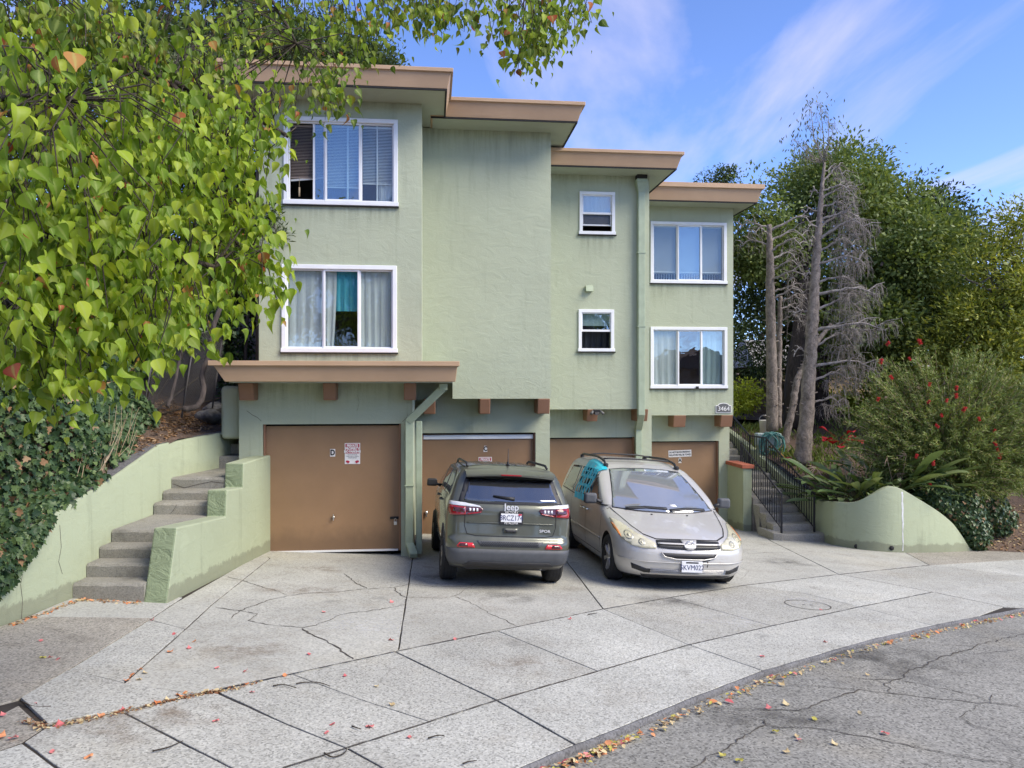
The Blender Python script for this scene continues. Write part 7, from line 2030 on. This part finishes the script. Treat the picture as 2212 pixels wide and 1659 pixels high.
# ================================================================== LEFT SLOPE: chain-link fence, gnarled stem, rocks
cf = empty('chain_link_fence', (-5.6, 12.3, 1.7)); tag(cf, 'leaning rusty chain-link fence on the slope left of the building', 'fence')
c00, c10, c01 = at(310, 895, 11.6), at(462, 868, 13.2), at(340, 720, 11.9)
ex, ez = c10 - c00, c01 - c00
mb = MB(); n1, n2 = 34, 26
def fp(a, b): return c00 + ex*a + ez*b*(1.0) + Vector((0, 0, .04*math.sin(a*9))) + Vector((.03*math.sin(b*6+a*4), 0, 0))
for k in range(-n2, n1+1):
    for dr_ in (1, -1):
        pts = []
        for j in range(n2+1):
            a = (k + (j if dr_ > 0 else n2-j))/n1; b = j/n2
            if 0 <= a <= 1: pts.append(fp(a, b) + Vector((0, .004*(-1)**j, 0)))
        if len(pts) > 1: mb.tube(pts, .0032, 3, cap=False)
o = wp(mb.build('mesh', M['galv'], cf)); o['kind'] = 'stuff'
for a in (0, .5, 1):
    mb = MB(); mb.tube([fp(a, -.1), fp(a, 1.05)], .014, 8); wp(mb.build('post', M['galv'], cf))
mb = MB(); mb.tube([fp(a, 1.0) for a in np.linspace(0, 1, 8)], .016, 6); wp(mb.build('top_rail', M['galv'], cf))
tk = T3([(395,882,11.4),(425,878,11.5),(440,850,11.6),(436,815,11.7),(445,780,11.8),(455,740,11.9),(462,705,12.0),(480,650,12.2)])
gs = empty('gnarled_stem', tk[0]); tag(gs, 'gnarled grey stem twisting in front of the chain-link fence', 'trunk')
mb = MB(); limb_tube(mb, tk, .045, .036, 9, .012, random.Random(3)); wp(mb.build('trunk', M['bark_dark'], gs))
mb = MB(); limb_tube(mb, T3([(360,880,11.2),(372,850,11.3),(385,790,11.5),(392,740,11.6)]), .032, .022, 8, .01, random.Random(5)); wp(mb.build('branch', M['bark_dark'], gs))
def rock(px, py, d, r, seed, lab):
    rr = random.Random(seed); b = bmesh.new(); bmesh.ops.create_icosphere(b, subdivisions=3, radius=1)
    for v_ in b.verts: v_.co *= 1 + .16*math.sin(v_.co.x*3+seed)*math.cos(v_.co.y*4) + rr.uniform(-.04, .04); v_.co.z *= .55
    me = bpy.data.meshes.new('rock'); b.to_mesh(me); b.free(); me.materials.append(M['rock']); o = link('rock', me); o.location = at(px, py, d); s_ = r*d/FPX; o.scale = (s_, s_, s_); o.rotation_euler = (0, .2, seed); tag(o, lab, 'rock', 'rocks on the left slope')
rock(455, 902, 13.6, 30, 1, 'grey boulder on the slope beside the green pier'); rock(465, 885, 14.2, 28, 2, 'dark boulder just behind the grey one'); rock(330, 925, 12.0, 9, 3, 'small pale stone on the mulch slope')
# mulch leaves on the slope and a dark understorey
rng = np.random.default_rng(8); n = 2600; y = rng.uniform(10.4, 14, n); x = -5.05 - rng.uniform(0, 1.2, n)**1.2; P = np.stack([x, y, [bank_z(a, b)+.015 for a, b in zip(x, y)]], 1)
V, Fc, kk = leaves_np(P, rand_unit(rng, n)*np.array([1, 1, .2]), rand_unit(rng, n)*.5+np.array([0, 0, 1]), rng.uniform(.03, .08, n), rng.uniform(.02, .05, n), 'oval')
o = link('leaf_litter', np_mesh('leaf_litter', V, Fc, kk, M['leaf_brown'])); stuff(o); tag(o, 'brown leaf litter on the slope above the left wall', 'leaf litter')
bl = [pxblob(330,760,12.4,45), pxblob(370,700,12.6,60), pxblob(440,690,13.6,50), pxblob(500,760,14.2,45), pxblob(250,760,11.8,60), pxblob(510,850,14.4,30)]
b0 = Vector((-5.9, 12.4, 1.6)); e = empty('climbing_vine', b0); tag(e, 'dark climbing vine smothering the chain-link fence', 'vine')
mb = MB()
for b in bl: limb_tube(mb, [b0, tuple(Vector(b[:3]).lerp(b0, .4)), b[:3]], .02, .006, 5)
wp(mb.build('stem', M['twig'], e)); o, _ = foliage('foliage', np.random.default_rng(77), bl, 150, 40, .13, .075, .75, M['leaf_ivy'], e, 'diamond', .3); wp(o); o['kind'] = 'stuff'

# ================================================================== FALLEN LEAVES
T_, F_ = leaf_tmpl('heart_curl'); FM = []
for key, mm in (('pink', leaf_mat('fallen_pink', [(0, (.55, .13, .14)), (1, (.68, .25, .24))], .1)), ('orange', leaf_mat('fallen_orange', [(0, (.58, .19, .07)), (1, (.70, .32, .16))], .1)), ('tan', leaf_mat('fallen_tan', [(0, (.48, .36, .19)), (1, (.60, .50, .30))], .1)), ('yellow', leaf_mat('fallen_yellow', [(0, (.38, .35, .08)), (1, (.50, .45, .12))], .1))):
    me = bpy.data.meshes.new('fallen_leaf'); me.from_pydata([(a-.5, b*1.15, abs(c)*.55) for a, b, c in T_], [], F_); me.materials.append(mm); FM.append((key, me))
FM = dict(FM); rl = random.Random(21)
FALL = {}
ORD = ['leftmost', 'second', 'third', 'fourth', 'fifth', 'sixth', 'seventh', 'eighth', 'ninth', 'tenth', 'eleventh', 'twelfth', 'thirteenth', 'fourteenth', 'fifteenth', 'sixteenth']
def fall(px, py, kind, surf, s=.062):
    x, y = gnd(px, py); o = link('fallen_leaf', FM[kind]); o.location = (x, y, (gz(x, y) + .006) if surf != 'street' else street_z(x, y) + .022); o.rotation_euler = (rl.uniform(-.25, .25), rl.uniform(-.25, .25), rl.uniform(0, 6.28)); k = s*rl.uniform(.75, 1.2); o.scale = (k, k, k)
    where = {'drive': 'on the concrete driveway', 'walk': 'on the pale sidewalk slabs', 'left': 'on the rough slabs at the left', 'street': 'on the grey asphalt street', 'rim': 'in the broken joint of the raised slab'}[surf]
    FALL.setdefault((kind, where), []).append((px, o))
for x, y, k, sf in ((86,1386,'pink','left'),(92,1423,'yellow','left'),(127,1426,'pink','left'),(108,1422,'pink','left'),(330,1341,'pink','drive'),(378,1371,'pink','drive'),(421,1387,'orange','drive'),(370,1409,'orange','drive'),(408,1401,'pink','drive'),
    (303,1448,'orange','rim'),(287,1461,'orange','rim'),(272,1472,'orange','rim'),(300,1470,'tan','rim'),(312,1455,'tan','rim'),(403,1498,'orange','rim'),(385,1505,'orange','rim'),(338,1520,'orange','rim'),(216,1548,'orange','rim'),(128,1566,'pink','rim'),(265,1534,'pink','rim'),(80,1524,'pink','rim'),(445,1497,'tan','rim'),(470,1494,'tan','rim'),(360,1512,'tan','rim'),(180,1560,'tan','rim'),(150,1566,'tan','rim'),
    (5,1545,'pink','rim'),(30,1597,'pink','walk'),(5,1590,'orange','walk'),(116,1626,'pink','walk'),(193,1639,'orange','walk'),(467,1560,'pink','walk'),(544,1497,'pink','walk'),(618,1461,'orange','walk'),(532,1480,'orange','walk'),(470,1445,'pink','drive'),(532,1451,'pink','drive'),(666,1415,'pink','drive'),(698,1323,'pink','drive'),(845,1301,'pink','drive'),(844,1384,'pink','drive'),(985,1382,'pink','walk'),(1232,1338,'pink','walk'),(745,1461,'pink','walk'),(720,1567,'pink','walk'),(708,1585,'pink','walk'),(798,1573,'pink','walk'),(845,1524,'tan','walk'),(888,1595,'pink','walk'),(815,1484,'tan','walk'),
    (1647,1420,'pink','walk'),(1782,1388,'pink','walk'),(1772,1318,'pink','walk'),(1659,1523,'pink','street'),(1724,1592,'pink','street'),(1911,1580,'pink','street'),(1756,1548,'yellow','street'),(1674,1576,'yellow','street'),(1597,1639,'yellow','street'),(1559,1626,'yellow','street'),(1723,1585,'tan','street'),(1872,1453,'tan','street'),(1695,1514,'tan','street'),(1690,1473,'tan','street'),(1800,1600,'tan','street'),(1860,1535,'tan','street'),(1700,1618,'tan','street')):
    fall(x, y, k, sf)
for (kind, where), L in FALL.items():
    L.sort(key=lambda t: t[0])
    for i, (_, o) in enumerate(L):
        who = f'only {kind} fallen leaf' if len(L) == 1 else (f'leftmost {kind} fallen leaf' if i == 0 else f'{ORD[i]} {kind} fallen leaf from the left')
        tag(o, f'{who} {where}', 'leaf', f'fallen leaves {where}')
# twigs on the pavement
TW = []
for L in ([(640,1480),(660,1478),(690,1478),(713,1486)], [(1000,1656),(1013,1650),(1030,1648)], [(700,1632),(720,1640),(745,1630),(748,1620)], [(590,1485),(612,1482),(640,1491)], [(925,1598),(945,1594),(960,1595)], [(45,1520),(75,1530),(110,1530)], [(760,1572),(780,1580)], [(330,1628),(365,1618),(395,1604)], [(1270,1330),(1290,1326)]):
    pts = []
    for p in L: x, y = gnd(*p); pts.append((x, y, gz(x, y) + .012 + rl.uniform(0, .008)))
    mb = MB(); limb_tube(mb, pts, .006, .003, 5); TW.append((L[0][0], mb.build('fallen_twig', M['twig'], None)))
TW.sort(key=lambda t: t[0])
for i, (_, o) in enumerate(TW): tag(o, ('leftmost' if i == 0 else ORD[i]) + ' thin dark fallen twig' + ('' if i == 0 else ' from the left') + ' on the paving', 'twig', 'fallen twigs on the paving')
# drift of leaves along the kerb, dirt and leaf crumbs in the broken joint
rng = np.random.default_rng(17)
def drift(name, label, n, fn, mats, smin, smax):
    e = None
    P = np.array([fn() for _ in range(n)]); pick = rng.integers(0, len(mats), n)
    b0 = Vector(P.mean(0)); e = empty(name, b0); e['kind'] = 'stuff'; tag(e, label, 'leaf litter')
    for i, mk in enumerate(mats):
        p = P[pick == i]; k_ = len(p); L = rng.uniform(smin, smax, k_)
        V, Fc, kk = leaves_np(p, rand_unit(rng, k_)*np.array([1, 1, .25]), rand_unit(rng, k_)*.35+np.array([0, 0, 1.]), L, L*rng.uniform(.5, .95, k_), 'oval')
        o = wp(link('leaves', np_mesh('leaves', V, Fc, kk, mk), e)); o['kind'] = 'stuff'
def kfn():
    i = rng.uniform(14, len(kd)-14); j = int(i); p = kd[j].lerp(kd[min(j+1, len(kd)-1)], i-j); nn = knorm(j)
    q = p + nn*(.10 + abs(rng.normal(0, .045))); return (q.x, q.y, street_z(q.x, q.y) + .015 + rng.uniform(0, .02))
mats_ = [FM['tan'].materials[0], FM['tan'].materials[0], FM['tan'].materials[0], FM['orange'].materials[0], FM['yellow'].materials[0], M['leaf_brown']]
drift('kerb_leaf_litter', 'drift of tan and red leaves lying along the kerb', 620, kfn, mats_, .02, .055)
def k2():
    i = rng.uniform(14, len(kd)-20); j = int(i); p = kd[j]; nn = knorm(j); q = p + nn*(.10 + abs(rng.normal(0, .03))); return (q.x, q.y, street_z(q.x, q.y) + .02)
drift('kerb_red_leaves', 'larger red and orange leaves caught against the kerb', 34, k2, [FM['orange'].materials[0], FM['pink'].materials[0]], .06, .085)
JL = [gnd(*p) for p in ((55,1555),(100,1570),(180,1556),(283,1534),(360,1516),(427,1501),(470,1494),(560,1474))]
def j2():
    t = rng.uniform(0, len(JL)-1.01); j = int(t); a, b = Vector(JL[j]), Vector(JL[j+1]); q = a.lerp(b, t-j) + Vector((rng.normal(0, .02), rng.normal(-.01, .025))); return (q.x, q.y, gz(q.x, q.y) + .008)
drift('joint_leaf_litter', 'rusty leaf crumbs filling the joint below the raised slab', 420, j2, [M['leaf_brown'], FM['tan'].materials[0], leaf_mat('rust_crumb', [(0, (.16, .06, .03)), (1, (.28, .13, .07))], .1)], .012, .035)
def s2():
    t = rng.uniform(0, 1); p = Vector((-4.93 + .05*t, 7.6 + 1.2*t)) if rng.uniform() < .7 else Vector((rng.uniform(-4.9, -4.2), 8.74)); q = p + Vector((abs(rng.normal(0, .03)), rng.normal(0, .03)-.02)); return (q.x, q.y, gz(q.x, q.y) + .012)
drift('step_leaf_litter', 'leaf crumbs gathered at the foot of the left wall and step', 220, s2, [M['leaf_brown'], FM['tan'].materials[0], FM['orange'].materials[0]], .015, .05)
def d2():
    x = rng.uniform(10.2, 13); y = 17.35 + rng.uniform(0, 2.2); return (x, y, min(gard_z(x, y)+.3, gz(x, y) + .0 + (y-17.3)*.42) + .015)
drift('bank_leaf_litter', 'dry brown leaf litter on the bank at the right edge', 900, d2, [M['leaf_brown'], FM['tan'].materials[0]], .04, .10)

# ================================================================== ACROSS THE STREET (seen only in window and paint reflections)
def house_far(x, y, w, d, h, col, roofc, lab):
    e = empty('house', (x, y, gz(x, y)-.2)); tag(e, lab, 'building', 'houses across the street')
    MB().box(-w/2, w/2, -d, 0, -1, h).build('wall', plain('far_wall', col, .85), e)
    mb = MB(); mb.prism([(-w/2-.4, h), (w/2+.4, h), (0, h+w*.28)], lambda p: (p[0], .4, p[1]), lambda p: (p[0], -d-.4, p[1])); mb.build('roof', plain('far_roof', roofc, .9), e)
    for k in (-.28, .28):
        for z in (1.0, 3.4):
            if z + 1.3 < h: MB().box(w*k-.6, w*k+.6, 0, .05, z, z+1.2).build('window', M['cglass'], e)
    MB().box(-.5, .5, 0, .06, -.5, 1.7).build('door', M['corbel'], e)
house_far(25, -22, 7, 8, 3.4, (.30, .19, .12), (.16, .10, .075), 'brown shingled house across the street')
house_far(12, -22, 8, 8, 4.6, (.45, .40, .33), (.15, .12, .10), 'beige house across the street')
house_far(-12, -22, 9, 8, 4.8, (.40, .42, .42), (.14, .14, .14), 'grey house across the street')
for i, (x, y, h, r) in enumerate(((-20, -28, 12, 5), (-11, -31, 13, 4.5), (-4, -27, 13.5, 4), (3, -29, 12, 4), (8, -33, 11, 4), (18, -34, 10, 4.5), (34, -24, 9, 4))):
    z0 = gz(x, max(-30, y)); bl = [(x, y, z0+h*.62, r, r, h*.33), (x-r*.5, y, z0+h*.5, r*.7, r*.7, h*.25), (x+r*.5, y+.5, z0+h*.52, r*.7, r*.7, h*.25)]
    tree('street_tree', ('leftmost', 'second', 'third', 'fourth', 'fifth', 'sixth', 'rightmost')[i] + ' leafy tree planted across the street', (x, y, z0-.2), [(x, y, z0-.2), (x, y, z0+h*.3), (x+.2, y, z0+h*.55)], [], bl, 150, 26, .9, .5, .6, M['leaf_mid'], M['bark_dark'], 200+i, 'trees across the street', tr=(.25, .12))
